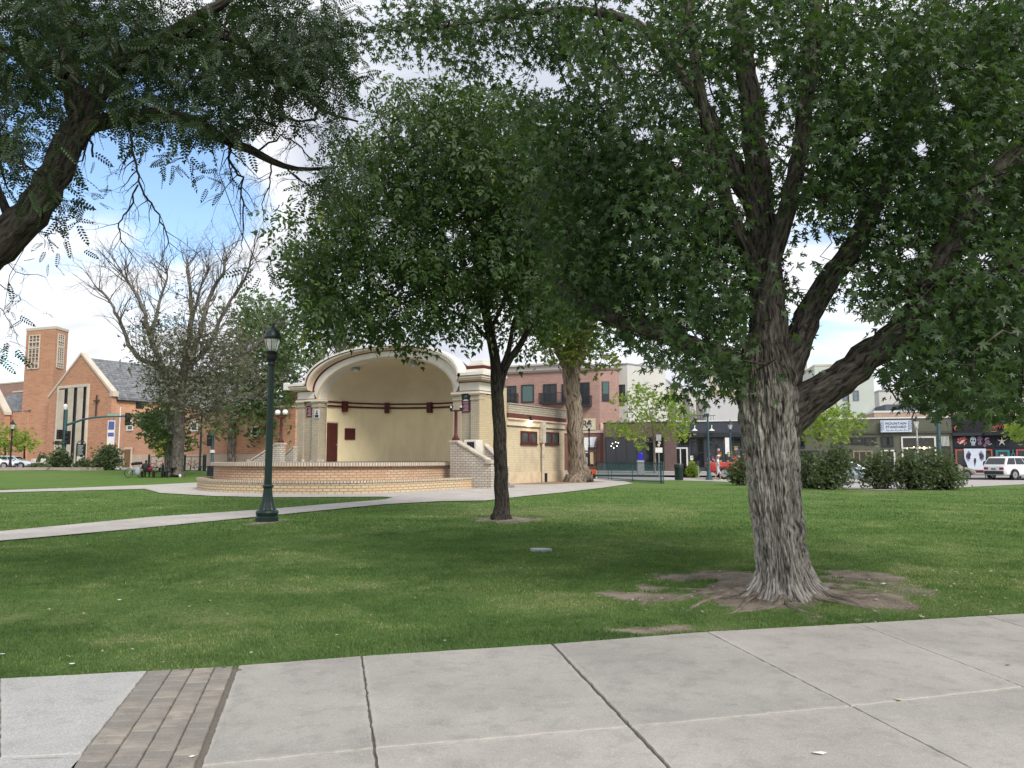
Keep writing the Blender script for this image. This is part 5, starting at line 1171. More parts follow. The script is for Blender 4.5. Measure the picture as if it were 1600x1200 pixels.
for (px0, py0, px1, py1) in ((813, 673, 838, 693.5), (850, 674.5, 872.5, 694)):
    ya, z1 = y_(px0, py0); yb, _ = y_(px1, py0); _, z0 = y_((px0 + px1) / 2, (py1)); ya -= 3.3; yb -= 3.3
    f = MB(); fw = .09
    f.box(0, .07, ya, yb, z0, z0 + fw); f.box(0, .07, ya, yb, z1 - fw, z1); f.box(0, .07, ya, ya + fw, z0 + fw, z1 - fw); f.box(0, .07, yb - fw, yb, z0 + fw, z1 - fw); ym = (ya + yb) / 2; f.box(0, .072, ym - .12, ym + .12, z0 + fw, z1 - fw); f.box(0, .12, ya - .06, yb + .06, z0 - .08, z0)
    fo = f.build('window', m_maroon, an); g = MB(); g.box(.005, .03, ya + fw, ym - .12, z0 + fw, z1 - fw); g.box(.005, .03, ym + .12, yb - fw, z0 + fw, z1 - fw); g.build('pane', m_curt, fo)
    for k in range(1, 5):
        pass
# pipe box and drain
ya = y_(845, 690)[0] - 3.3; m_ = MB(); m_.box(.03, .28, ya - .22, ya + .22, 2.6, 4.0); m_.tube([(.15, ya, 2.65), (.17, ya + .02, 2.3), (.15, ya, 1.95), (.15, ya, 0.02)], .11, 8); m_.build('downpipe', m_cap, an)
m_ = MB(); m_.box(.06, .14, ya + .35, ya + .65, 0, .62); m_.build('utility_box', m_black, an)
ya, z = y_(825.5, 655); e = thing('wall_lamp', 'small lit lamp under the parapet of the annex above its first window', 'lamp', tuple(BF.world(-.0, ya, z - .12)), BF.ang)
m_ = MB(); m_.lathe([(.14, 0), (.10, .12), (.05, .2), (.05, .3)], 10, (.14, 0, 0)); m_.bar((0, 0, .22), (.14, 0, .26), .05); m_.build('housing', m_black, e)
m_ = MB(); m_.sphere((.14, 0, .0), .08, 8); m_.build('bulb', pm('lit_bulb', (1, .85, .6), (1, .85, .6), emit=6), e)
pl = bpy.data.lights.new('wall_lamp_light', 'POINT'); pl.energy = 14; pl.color = (1, .8, .5); pl.shadow_soft_size = .08; plo = bpy.data.objects.new('lamp_light', pl); COL.objects.link(plo); plo.parent = e; plo.location = (.22, 0, -.12)
# bed of bare soil along the annex
mdb = pm('bare_bed', (.27, .19, .14), (.20, .14, .10), scale=2, bump=.5, bscale=25)
q = [BF.world(.0, 3.0), BF.world(2.1, 4.4), BF.world(2.6, 7.5), BF.world(3.4, 10.5), BF.world(1.5, 12), BF.world(0, 12)]
mb = MB(); mb.prism([(p.x, p.y) for p in q], -.05, .045); struct(mb.build('soil_bed', mdb), 'bare soil bed along the annex wall')

# ================================================================ CHURCH
m_cbrick = brick('church_brick', (.47, .235, .14), (.36, .17, .10), (.42, .30, .22), .6, .2, .022, stain=(.50, .28, .18), sfac=.6, big=.25)
m_cbrick2 = brick('church_brick_light', (.52, .27, .165), (.42, .20, .125), (.46, .33, .24), .6, .2, .022, stain=(.55, .33, .22), sfac=.5, big=.3)
m_stone = pm('pale_stone', (.56, .50, .42), (.48, .43, .36), scale=1)
m_slate = brick('slate', (.20, .21, .22), (.11, .12, .135), (.07, .07, .075), .55, .32, .03, stain=(.27, .28, .29), sfac=.5, bump=.8, big=1.5)
CF = Fr(170, 95, -30)
gz = .45
ch = thing('church', 'orange brick church with steep slate roof, gable front and tall concrete fins', 'church', (CF.o.x, CF.o.y, gz), CF.ang)
W = 13.8; EV = 9.4; APX = 14.6; L1 = 30
m_ = MB(); m_.extr([(-W, -1), (0, -1), (0, EV), (-W / 2, APX), (-W, EV)], 0, .6)
m_.build('gable_wall', m_cbrick, ch)
m_ = MB(); m_.box(-.6, -.1, .6, L1, -1, EV - .6); m_.box(-W + .1, -W + .6, .6, L1, -1, EV - .6); m_.box(-W + .6, -.6, L1 - .5, L1, -1, EV - .6); m_.build('side_wall', m_cbrick2, ch)
m_ = MB(); k = (APX - EV) / (W / 2)
# slate slopes, proud of the gable's back
m_.add([(-W / 2, .62, APX - .45), (.3, .62, EV - .45 - .3 * k), (.3, L1, EV - .45 - .3 * k), (-W / 2, L1, APX - .45), (-W / 2, .62, APX - .75), (.3, .62, EV - .75 - .3 * k), (.3, L1, EV - .75 - .3 * k), (-W / 2, L1, APX - .75)],
       [(0, 1, 2, 3), (4, 7, 6, 5), (0, 4, 5, 1), (1, 5, 6, 2), (2, 6, 7, 3)])
m_.add([(-W / 2, .62, APX - .45), (-W - .3, .62, EV - .45 - .3 * k), (-W - .3, L1, EV - .45 - .3 * k), (-W / 2, L1, APX - .45)], [(3, 2, 1, 0)])
m_.build('roof', m_slate, ch)
m_ = MB()
for sx in (-1, 1):
    a = (-W / 2, APX + .18); b_ = (-W / 2 + sx * (W / 2 + .15), EV - .05 + .18 - .1)
    c_ = (-W / 2, APX - .12); d_ = (-W / 2 + sx * (W / 2 + .15), EV - .35 + .1 - .1); m_.extr([a, b_, d_, c_] if sx > 0 else [a, c_, d_, b_], -.12, .62)
m_.box(-.35, .3, -.1, .7, EV - .6, EV + .05); m_.build('coping', m_stone, ch)
m_ = MB(); m_.box(-.05, .25, .7, L1, EV - 1.15, EV - .65); m_.build('gutter', m_black, ch)
# recessed bay with three concrete fins
fx0, fx1, fz0, fz1 = CF.rect(92, 606, 136, 700, 0); fz1 -= gz; fz0 = -.2
m_ = MB(); m_.box(fx0, fx1, -.06, .0, fz0, fz1); rec = m_.build('recess', pm('recess_glass', (.035, .035, .038), (.02, .02, .022), rough=.3), ch)
m_ = MB(); m_.box(fx0 - .3, fx0, -.25, 0, fz0, fz1 + .3); m_.box(fx1, fx1 + .3, -.25, 0, fz0, fz1 + .3); m_.box(fx0, fx1, -.25, 0, fz1, fz1 + .35); m_.build('recess_frame', m_stone, ch)
for k_ in range(3):
    u = fx0 + (fx1 - fx0) * (k_ / 3 + .0); w_ = (fx1 - fx0) / 3
    m_ = MB(); m_.prism([(u + .05, -.22), (u + w_ * .66, -.22), (u + w_ * .55, -.062), (u + .05, -.062)], fz0, fz1 - .02 - .15 * (k_ == 0)); m_.build('fin', pm('fin_concrete', (.50, .45, .36), (.40, .355, .28), scale=.8, lo=.4, hi=.7), ch)
# cross, door, window, lower brick volumes on the front
m_ = MB(); cx, cz = CF.xz(150, 626, -.2); cz -= gz; m_.box(cx - .09, cx + .09, -.2, -.1, CF.xz(149, 651, -.2)[1] - gz, CF.xz(150, 617, -.2)[1] - gz); m_.box(cx - .55, cx + .55, -.22, -.08, cz - .09, cz + .09); m_.build('cross', pm('bronze', (.06, .04, .03), (.04, .03, .025), rough=.5), ch)
# long low side wing facing the same way, running right behind the trees
x0, x1, z0, z1 = CF.rect(173, 640, 455, 715, .3); z1 -= gz
xa = .0 + .15; zt = CF.xz(185, 637, .3)[1] - gz
xe = CF.xz(462, 650, .3)[0]
m_ = MB(); m_.box(xa + .0, xe, .3, 8, -1, zt - .9); m_.build('wing_wall', m_cbrick2, ch)
m_ = MB(); m_.box(xa, xe, .22, 8.1, zt - .9, zt - .78); m_.build('wing_coping', m_stone, ch)
m_ = MB(); m_.box(xa, xe, .2, .29, -1, 1.6); m_.build('wing_plinth', pm('plinth_stone', (.50, .40, .32), (.42, .33, .26), scale=1), ch)
def cwin(px0, py0, px1, py1, y, frame=m_stone, pane=m_glass, mull=0):
    x0, x1, z0, z1 = CF.rect(px0, py0, px1, py1, y); z0 -= gz; z1 -= gz; f = MB(); t_ = .14
    f.box(x0 - t_, x1 + t_, y - .1, y + .0, z1, z1 + t_); f.box(x0 - t_, x1 + t_, y - .12, y, z0 - t_, z0); f.box(x0 - t_, x0, y - .1, y, z0, z1); f.box(x1, x1 + t_, y - .1, y, z0, z1)
    if mull: f.box(x0, x1, y - .08, y - .04, (z0 + z1) / 2 - .05, (z0 + z1) / 2 + .05)
    fo = f.build('window', frame, ch); g = MB(); g.box(x0, x1, y - .045, y, z0, z1); g.build('pane', pane, fo)
cwin(200, 659, 207.5, 671, .3, m_white, m_glass, 1)
cwin(326, 676, 330, 690, .3, m_white); cwin(300, 660, 308, 672, .3, m_white); cwin(395, 668, 403, 680, .3, m_white)
x0, x1, z0, z1 = CF.rect(196, 702, 205, 721.5, .2); m_ = MB(); m_.box(x0 - .2, x1 + .2, .08, .2, -.6, z1 - gz + .25); fo = m_.build('door_frame', m_stone, ch); m_ = MB(); m_.box(x0, x1, .04, .08, -.5, z1 - gz); m_.build('door', pm('wood_door', (.20, .11, .05), (.14, .08, .04), scale=3), ch)
# slit in the high side wall
y0, zz0 = CF.yz(212, 638, -.1); y1, zz1 = CF.yz(214, 620, -.1); m_ = MB(); m_.box(-.1, -.02, y0, y0 + .8, zz0 - gz, zz1 - gz); m_.build('window_slit', m_glass, ch)
# tower
tw = thing('church_tower', 'tall square brick church tower with two pale latticed openings', 'tower', (at(85, 716, 103).x, 103, gz))
p1, p2, p3 = at(42, 512, 105), at(84, 509.5, 103), at(107, 515, 106); ox, oy = at(85, 716, 103).x, 103
P1 = (p1.x - ox, p1.y - oy); P2 = (p2.x - ox + .3, 0); P3 = (p3.x - ox, p3.y - oy); P4 = (P1[0] + P3[0] - P2[0], P1[1] + P3[1] - P2[1]); TZ = p2.z - gz
m_ = MB(); m_.prism([P1, P2, P3, P4], -1, TZ - .35); m_.build('shaft', m_cbrick, tw)
sc_ = lambda P, k_: (P[0] + (P[0] - (P1[0] + P3[0]) / 2) * k_, P[1] + (P[1] - (P1[1] + P3[1]) / 2) * k_)
m_ = MB(); m_.prism([sc_(p, .03) for p in (P1, P2, P3, P4)], TZ - .35, TZ); m_.build('coping', m_stone, tw)
def lattice(A_, B_, u0, u1, z0, z1, nx_, nz_):
    A_ = Vector((*A_, 0)); B_ = Vector((*B_, 0)); d = B_ - A_; n_ = Vector((d.y, -d.x, 0)).normalized()
    P = lambda u, z, o: A_ + d * u + n_ * o + Vector((0, 0, z))
    m_ = MB(); v = [P(u0, z0, .02), P(u1, z0, .02), P(u1, z1, .02), P(u0, z1, .02)]; m_.add(v, [(0, 1, 2, 3)]); op = m_.build('opening', pm('opening_shade', (.22, .15, .11), (.16, .11, .08), scale=2), tw)
    m_ = MB(); t_ = .14
    for i in range(nx_ + 1): u = u0 + (u1 - u0) * i / nx_; m_.bar(P(u, z0, .09), P(u, z1, .09), t_ if i in (0, nx_) else .09, .12)
    for i in range(nz_ + 1): z = z0 + (z1 - z0) * i / nz_; m_.bar(P(u0, z, .07), P(u1, z, .07), .08, t_ if i in (0, nz_) else .08)
    for zf in (.16, .62, .8): z = z0 + (z1 - z0) * zf; m_.bar(P(u0, z, .09), P(u1, z, .09), .12, .2)
    m_.build('lattice', m_stone, op)
zq0, zq1 = at(54, 576, 104.3).z - gz, at(54, 524, 104.3).z - gz
lattice(P1, P2, .14, .50, zq0, zq1, 3, 9); lattice(P2, P3, .18, .66, zq0 + .1, zq1 + .1, 3, 14)
# left wing with small gable, seen at the edge
CW = Fr(38, 104, -30); cw = thing('church_hall', 'small brick hall with slate gable roof at the left edge beside the tower', 'building', (CW.o.x, CW.o.y, gz), CW.ang)
cwx = lambda px, py, y=0: CW.xz(px, py, y)
m_ = MB(); m_.box(-14, -.2, .3, 10, -1, cwx(30, 642)[1] - gz); m_.build('wall', m_cbrick2, cw)
zt = cwx(25, 620)[1] - gz; ze = cwx(30, 642)[1] - gz; gx = cwx(5, 630)[0]
m_ = MB(); m_.add([(-14, .2, ze), (.1, .2, ze), (.1, 5, zt + 1.2), (-14, 5, zt + 1.2), (-14, 10, ze), (.1, 10, ze)], [(0, 1, 2, 3), (3, 2, 5, 4), (1, 5, 2)]); m_.build('roof', m_slate, cw)
m_ = MB(); m_.extr([(gx - 6, -1), (gx + 1.8, -1), (gx + 1.8, ze - .2), (gx - 2.1, zt + 1.7), (gx - 6, ze - .2)], -.6, .15); m_.build('gable', m_cbrick, cw)
m_ = MB(); m_.extr([(gx - 2.1, zt + 1.9), (gx + 2.0, ze - .1), (gx + 2.0, ze - .5), (gx - 2.1, zt + 1.5)], -.75, .2); m_.extr([(gx - 2.1, zt + 1.9), (gx - 2.1, zt + 1.5), (gx - 6, ze - .5), (gx - 6, ze - .1)], -.75, .2); m_.build('coping', m_stone, cw)
m_ = MB(); m_.box(gx - 3.8, gx + .6, -.68, -.6, -.8, ze - 2.6); m_.build('doorway', pm('door_shade', (.07, .04, .03), (.05, .03, .025)), cw)
m_ = MB()
for k_ in range(3): m_.box(gx - 3.4, gx - .2 + .3 * (k_ % 2), -.66, -.6, ze - 1.2 - k_ * .7, ze - .95 - k_ * .7)
m_.build('lettering', pm('bronze', (.06, .04, .03)), cw)
# more distant blocks on the left
def block(name, label, px0, px1, ytop, d, depth, mat, deg=-30, cat='building', base=0.0, wins=None, capm=None):
    F_ = Fr(px0, d, deg); x1 = F_.xz(px1, 700)[0]; zt = (F_.xz(px0, ytop)[1]); e = thing(name, label, cat, tuple(F_.o), F_.ang)
    m_ = MB(); m_.box(0, x1, 0, depth, base, zt); m_.build('walls', mat, e)
    if capm: m_ = MB(); m_.box(-.06, x1 + .06, -.06, depth + .06, zt, zt + .25); m_.build('coping', capm, e)
    return F_, e, zt, x1
block('distant_building', 'distant flat roofed pinkish brick block behind the church hall', -60, 60, 606, 150, 20, brick('far_brick', (.34, .22, .18), (.30, .19, .16), (.3, .22, .18), .6, .2, .02), capm=m_stone)
block('distant_building', 'darker brick block showing left of the church tower', 14, 60, 614, 135, 20, brick('far_brick2', (.30, .15, .12), (.26, .13, .10), (.3, .2, .16), .6, .2, .02), capm=m_stone)
# red brick building left of bandshell
m_rbrick = brick('red_brick', (.24, .085, .065), (.20, .07, .055), (.22, .13, .11), .4, .14, .018)
F_, e, zt, x1 = block('red_brick_building', 'dark red brick building with a white window glimpsed left of the bandshell', 440, 640, 610, 92, 14, m_rbrick, deg=-20, capm=m_stone)
def fwin(F_, e, px0, py0, px1, py1, frame=m_white, pane=m_glass, y=0, nx_=1, nz_=1, t_=.1, name='window', sill=False):
    x0, x1, z0, z1 = F_.rect(px0, py0, px1, py1, y); z0 -= e.location.z; z1 -= e.location.z; f = MB()
    f.box(x0, x1, y - .09, y - .0, z1 - t_, z1); f.box(x0, x1, y - .09, y, z0, z0 + t_); f.box(x0, x0 + t_, y - .09, y, z0 + t_, z1 - t_); f.box(x1 - t_, x1, y - .09, y, z0 + t_, z1 - t_)
    for i in range(1, nx_): u = x0 + (x1 - x0) * i / nx_; f.box(u - t_ * .35, u + t_ * .35, y - .07, y - .02, z0 + t_, z1 - t_)
    for i in range(1, nz_): u = z0 + (z1 - z0) * i / nz_; f.box(x0 + t_, x1 - t_, y - .065, y - .025, u - t_ * .35, u + t_ * .35)
    if sill: f.box(x0 - .1, x1 + .1, y - .16, y, z0 - .12, z0)
    fo = f.build(name, frame, e); g = MB(); g.box(x0 + t_ * .5, x1 - t_ * .5, y - .03, y, z0 + t_ * .5, z1 - t_ * .5); g.build('pane', pane, fo); return fo
m_sky = glass('sky_glass', (.16, .22, .28), .1)
fwin(F_, e, 457, 649, 464, 667, m_white, m_sky, nz_=2); fwin(F_, e, 472, 640, 480, 660, m_white, m_sky, nz_=2)

# ================================================================ EAST BLOCK
m_pbrick = brick('pink_brick', (.40, .235, .20), (.31, .17, .14), (.38, .28, .25), .45, .16, .025, stain=(.44, .30, .26), sfac=.5, big=.3)
m_dbrick = brick('dark_brick', (.18, .12, .115), (.14, .095, .09), (.15, .12, .11), .35, .12, .016)
m_greyst = pm('grey_stucco', (.44, .43, .41), (.39, .38, .365), scale=.5, rough=.9)
m_greyst2 = pm('light_stucco', (.52, .51, .48), (.47, .46, .435), scale=.4, rough=.9)
m_dframe = pm('dark_frame', (.035, .04, .045), (.03, .033, .038), rough=.5)
m_tealg = glass('teal_glass', (.06, .12, .11), .08)
m_shop = glass('shop_glass', (.012, .015, .018), .05)
BR = Fr(938, 92, -25)
br = thing('brick_building', 'two storey pink brick building with dark framed windows and balconies behind the annex', 'building', tuple(BR.o), BR.ang)
xl = BR.xz(640, 650)[0]; ztop = BR.xz(938, 577.5)[1]
cx2 = 2.6
m_ = MB(); m_.prism([(xl, 0), (0, 0), (cx2 - .9, .9), (cx2 - .9, 12), (xl, 12)], 4.9, ztop); m_.build('upper_wall', m_pbrick, br)
m_ = MB(); m_.prism([(xl, -.05), (0, -.05), (cx2 - .95, .85), (cx2 - .9, 12), (xl, 12)], 0, 4.62); m_.build('lower_wall', brick('shop_brick', (.27, .12, .10), (.22, .10, .085), (.24, .17, .15), .35, .12, .016), br)
m_ = MB(); m_.prism([(xl, -.15), (0, -.15), (cx2 - .8, .8), (cx2 - .8, 12), (xl, 12)], 4.62, 4.9); m_.build('belt_course', m_stone, br)
m_ = MB(); m_.prism([(xl, -.2), (.1, -.2), (cx2 - .75, .85), (cx2 - .7, 12.1), (xl, 12.1)], ztop, ztop + .28); m_.build('cornice', pm('dark_cornice', (.22, .17, .16), (.18, .14, .13)), br)
m_ = MB(); m_.box(xl, BR.xz(905, 600)[0], 2.0, 11, ztop + .28, ztop + 1.15); m_.box(xl, BR.xz(905, 600)[0] + .3, 1.7, 11.2, ztop + 1.15, ztop + 1.35); m_.build('roof_storey', m_greyst2, br)
for (px0, py0, px1, py1, nx_, bal) in ((788, 603, 807, 629, 2, 1), (815, 601, 834.5, 629, 1, 0), (849, 600, 870, 628, 2, 2), (878, 600, 890, 628, 2, 0), (906, 597.5, 921.5, 632, 2, 1), (740, 604, 775, 630, 2, 0)):
    fwin(BR, br, px0, py0, px1, py1, m_dframe, m_tealg if nx_ == 1 else m_glass, 0, nx_, 1, .13)
    if bal:
        x0, x1, z0, z1 = BR.rect(px0 - 2, py1 - 13, px1 + (3 if bal < 2 else 14), py1 + 2); m_ = MB(); m_.box(x0, x1, -1.1, -.02, z0 - .15, z0)
        for (a, b_) in (((x0, -1.08), (x1, -1.08)), ((x0, -1.08), (x0, -.03)), ((x1, -1.08), (x1, -.03))):
            m_.bar((*a, z1), (*b_, z1), .07); m_.bar((*a, z0 + .12), (*b_, z0 + .12), .05); L0_ = math.dist(a, b_); k_ = int(L0_ / .16)
            for i in range(k_ + 1): t_ = i / k_; q = (a[0] + (b_[0] - a[0]) * t_, a[1] + (b_[1] - a[1]) * t_); m_.bar((*q, z0), (*q, z1), .035)
        m_.build('balcony', m_dframe, br)
# chamfer window and relief
dv = Vector((cx2 - .9, .9, 0)); nv = Vector((dv.y, -dv.x, 0)).normalized()
def chamf(u0, u1, z0, z1, o0, o1, mat, nm, parent):
    m_ = MB(); v = [dv * u + nv * o + Vector((0, 0, z)) for z in (z0, z1) for u, o in ((u0, o0), (u1, o0), (u1, o1), (u0, o1))]; m_.add(v, [(3, 2, 1, 0), (4, 5, 6, 7), (0, 1, 5, 4), (1, 2, 6, 5), (2, 3, 7, 6), (3, 0, 4, 7)]); return m_.build(nm, mat, parent)
zc0, zc1 = BR.xz(940, 627)[1], BR.xz(940, 596)[1]
cf_ = chamf(.15, .6, zc0, zc1, 0, .08, m_dframe, 'window', br); chamf(.2, .55, zc0 + .9, zc1 - .1, .08, .1, m_tealg, 'pane', cf_); chamf(.2, .55, zc0 + .1, zc0 + .8, .08, .1, m_glass, 'pane', cf_)
chamf(.02, 1.0, BR.xz(940, 661)[1], 4.6, .06, .16, pm('carved_stone', (.60, .47, .34), (.48, .36, .25), scale=2.5, bump=1, bscale=4), 'relief_panel', br)
# sign with the last letters, awning, shop front
def text(s, size, mat, name, parent, loc, rz=0, ext=.015, align='CENTER', spacing=1.0):
    cu = bpy.data.curves.new(name, 'FONT'); cu.body = s; cu.size = size; cu.extrude = ext; cu.align_x = align; cu.align_y = 'CENTER'; cu.space_character = spacing; cu.offset = 0
    tmp = bpy.data.objects.new(name, cu); COL.objects.link(tmp); bpy.context.view_layer.update(); dg_ = bpy.context.evaluated_depsgraph_get(); me = bpy.data.meshes.new_from_object(tmp.evaluated_get(dg_)); bpy.data.objects.remove(tmp)
    me.materials.clear(); me.materials.append(mat); o = bpy.data.objects.new(name, me); COL.objects.link(o); o.parent = parent; o.location = loc; o.rotation_euler = (R(90), 0, rz); return o
x0, x1, z0, z1 = BR.rect(893, 654, 930.5, 672, -.1); m_ = MB(); m_.box(x0, x1, -.14, -.05, z0, z1); m_.build('sign_board', pm('cream_sign', (.62, .56, .40), (.56, .50, .36)), br)
text('RS', 1.25, m_dframe, 'lettering', br, (BR.xz(917.5, 663)[0], -.16, (z0 + z1) / 2 - .03), spacing=.95)
x0, x1, z0, z1 = BR.rect(905, 683, 932, 699, -.1); m_ = MB(); m_.extx([(-.06, z1), (-.06, z0), (-1.1, z0), (-1.1, z0 + .25)], x0, x1); m_.build('awning', pm('awning_white', (.60, .62, .66), (.52, .54, .58)), br)
x0, x1, z0, z1 = BR.rect(900, 700, 932, 733, -.1); m_ = MB(); m_.box(x0, x1, -.09, -.05, .2, z1); m_.build('shop_window', m_shop, br)
m_ = MB(); m_.box(x0 + 1.6, x1 - .3, -.12, -.09, .9, z1 - .5); m_.build('lit_display', pm('lit_shop', (.62, .46, .26), (.2, .12, .07), scale=2, emit=.35), br)
# dark brick shop with wide windows
GR = Fr(946, 89.5, -25)
dk = thing('dark_brick_shop', 'dark brick ground floor shop with tall black windows under the grey tower', 'shop', tuple(GR.o), GR.ang)
xe = GR.xz(1056, 700)[0]; zt = GR.xz(1000, 661)[1]
m_ = MB(); m_.box(-.2, xe, 0, 10, 0, zt); m_.build('wall', m_dbrick, dk); m_ = MB(); m_.box(-.25, xe + .05, -.05, 10, zt, zt + .12); m_.build('coping', m_dframe, dk)
for a, b_, n_ in ((946, 996, 3), (998, 1022, 1), (1024, 1038, 1)):
    fwin(GR, dk, a, 683, b_, 735, m_dframe, m_shop, 0, n_, 1, .1)
m_ = MB()
for px, py in ((957, 693), (962, 691), (966, 692), (964, 697), (955, 697), (959, 700)): x, z = GR.xz(px, py, -.1); m_.sphere((x, -.1, z), .07, 8)
m_.build('window_lights', pm('shop_bulbs', (1, .95, .85), (1, .95, .85), emit=1.6), dk)
# grey tower with side face
GT = Fr(982, 93, -25); gt = thing('grey_stucco_building', 'tall pale grey stucco building rising right of the brick building', 'building', tuple(GT.o), GT.ang)
ztop = GT.xz(982, 569)[1]; xl = GT.xz(959.5, 600)[0]
m_ = MB(); m_.prism([(xl, 0), (0, 0), (1.0 + 2.0, 7), (xl, 12)], 0, ztop); m_.build('walls', m_greyst2, gt); m_ = MB(); m_.prism([(xl - .1, -.1), (0.05, -.1), (3.15, 7.05), (xl, 12)], ztop, ztop + .15); m_.build('coping', m_galv, gt)
fwin(GT, gt, 965, 601, 977, 629, m_dframe, m_glass, 0, 1, 1, .12)
# stepped row of bays behind
rowt = thing('stepped_apartments', 'row of pale stepped stucco bays receding behind the navy shop', 'building', tuple(GT.o), GT.ang)
for (a, b_, c_, yt, d_) in ((1023, 1040, 1048, 593, 103), (1046, 1056, 1066, 600, 112), (1066, 1078, 1088, 609, 121), (1084, 1095, 1106, 612, 131), (1100, 1112, 1122, 617, 141)):
    pts = [at(a, 650, d_ + 1.5), at(b_, 650, d_), at(c_, 650, d_ + 6)]; pts = [GT.loc(p) for p in pts]; zt = at(b_, yt, d_).z
    p4 = (pts[0].x + pts[2].x - pts[1].x, pts[0].y + pts[2].y - pts[1].y + 6); m_ = MB(); m_.prism([(p.x, p.y) for p in pts] + [p4], 0, zt); t_o = m_.build('bay', m_greyst2, rowt)
    m_ = MB(); m_.prism([(pts[0].x - .1, pts[0].y - .1), (pts[1].x, pts[1].y - .15), (pts[2].x + .15, pts[2].y), (p4[0], p4[1])], zt, zt + .2); m_.build('coping', m_galv, t_o)
    q1, q2 = pts[1], pts[2]; dd_ = (q2 - q1); nn_ = Vector((dd_.y, -dd_.x, 0)).normalized() * .06; m_ = MB(); a0 = q1 + dd_ * .55; a1 = q1 + dd_ * .85
    m_.add([a0 + nn_ + Vector((0, 0, zt - 5.2)), a1 + nn_ + Vector((0, 0, zt - 5.2)), a1 + nn_ + Vector((0, 0, zt - 3)), a0 + nn_ + Vector((0, 0, zt - 3))], [(0, 1, 2, 3)])
    for v_i in range(4): m_.v[v_i] = (m_.v[v_i][0], m_.v[v_i][1], m_.v[v_i][2])
    m_.v = [(v[0], v[1], zt - 5.2 if i in (0, 1) else zt - 3) for i, v in enumerate(m_.v)]
    m_.build('window', m_glass, t_o)
# one-storey shops along the street, frame EF
m_navy = pm('navy_paint', (.060, .068, .088), (.05, .056, .073), scale=1, rough=.7)
m_olive = pm('olive_paint', (.125, .130, .098), (.105, .110, .084), scale=1, rough=.8)
m_blackp = pm('black_paint', (.022, .022, .030), (.016, .016, .022), scale=1, rough=.6)
ZP = EF.xz(1150, 658)[1]
def shop(name, label, px0, px1, mat, capmat=m_white, depth=12, zt=None):
    x0 = EF.xz(px0, 690)[0]; x1 = EF.xz(px1, 690)[0]; e = thing(name, label, 'shop', tuple(EF.world(0, 0, 0)), EF.ang); zt = zt or ZP
    m_ = MB(); m_.box(x0, x1, 0, depth, 0, zt); m_.build('wall', mat, e); m_ = MB(); m_.box(x0 + .002, x1 - .002, -.08, depth, zt, zt + .14); m_.build('coping', capmat, e); return e
def band(e, px0, py0, px1, py1, mat, nm, y0=-.15, y1=-.0):
    x0, x1, z0, z1 = EF.rect(px0, py0, px1, py1, y0); m_ = MB(); m_.box(x0, x1, y0, y1, z0, z1); return m_.build(nm, mat, e)
nv_ = shop('navy_shop', 'navy painted one storey shop with white framed door and dark display windows', 1056.5, 1213, m_navy)
band(nv_, 1058, 676, 1213, 683, m_dframe, 'cornice', -.25)
for a, b_, t_, bt, nx_, nz_ in ((1081, 1101, 684, 731, 1, 2), (1106, 1130, 684, 731, 2, 3), (1134, 1160, 684, 731, 2, 3), (1062, 1078, 684, 697, 2, 1), (1250 - 85, 1205, 684, 731, 3, 3)): fwin(EF, nv_, a, t_, b_, bt, m_dframe, m_shop, 0, nx_, nz_, .1)
dd_ = fwin(EF, nv_, 1052, 699, 1075, 737, m_white, m_shop, -.05, 2, 1, .16, 'door'); 
band(nv_, 1081, 731, 1205, 738, m_navy, 'plinth', -.1)
band(nv_, 1078.5, 712, 1083, 719, m_white, 'notice', -.12, -.1)
for px, py in ((1085.5, 673), (1112, 673)):
    x, z = EF.xz(px, py, -.6); l_ = thing('gooseneck_lamp', 'white gooseneck lamp on the navy shop fascia, %s of the tall green lamp post' % ('left' if px < 1100 else 'right'), 'lamp', tuple(EF.world(x, -.02, z)), EF.ang, group='gooseneck lamps of the navy shop')
    m_ = MB(); m_.tube([(0, 0, .5), (0, -.3, .6), (0, -.55, .45), (0, -.6, .25)], .04); m_.build('arm', m_white, l_); m_ = MB(); m_.lathe([(.34, 0), (.26, .08), (.10, .2), (.06, .28)], 14, (0, -.6, 0)); m_.build('shade', m_white, l_)
# colourful goods in the display: small blocks behind the glass line
for k_ in range(26):
    pass
gd = MB(); cols = [(.5, .08, .06), (.6, .42, .12), (.55, .5, .45), (.1, .12, .3), (.5, .2, .3)]
gm = [pm('goods_%d' % i, c_, tuple(v * .6 for v in c_), scale=4) for i, c_ in enumerate(cols)]
for k_ in range(44):
    a = rng.uniform(1107, 1129) if k_ % 2 else rng.uniform(1135, 1159); yy = rng.uniform(699, 727); x, z = EF.xz(a, yy, -.12); s_ = rng.uniform(.06, .2); gd.box(x - s_, x + s_, -.06, -.03 - .002 * (k_ % 7) - .03, z - s_ * 1.3, z + s_); gd.build('display_item', gm[k_ % 5], nv_); gd = MB()
ol = shop('olive_shop', 'olive painted one storey shop row with the white sign board and dark windows', 1213, 1488, m_olive)
x0, x1, z0, z1 = EF.rect(1213, 675, 1488, 678, -.12); m_ = MB(); m_.box(x0, x1, -.12, 0, z0, z1); m_.build('moulding', pm('olive_dark', (.08, .083, .062)), ol)
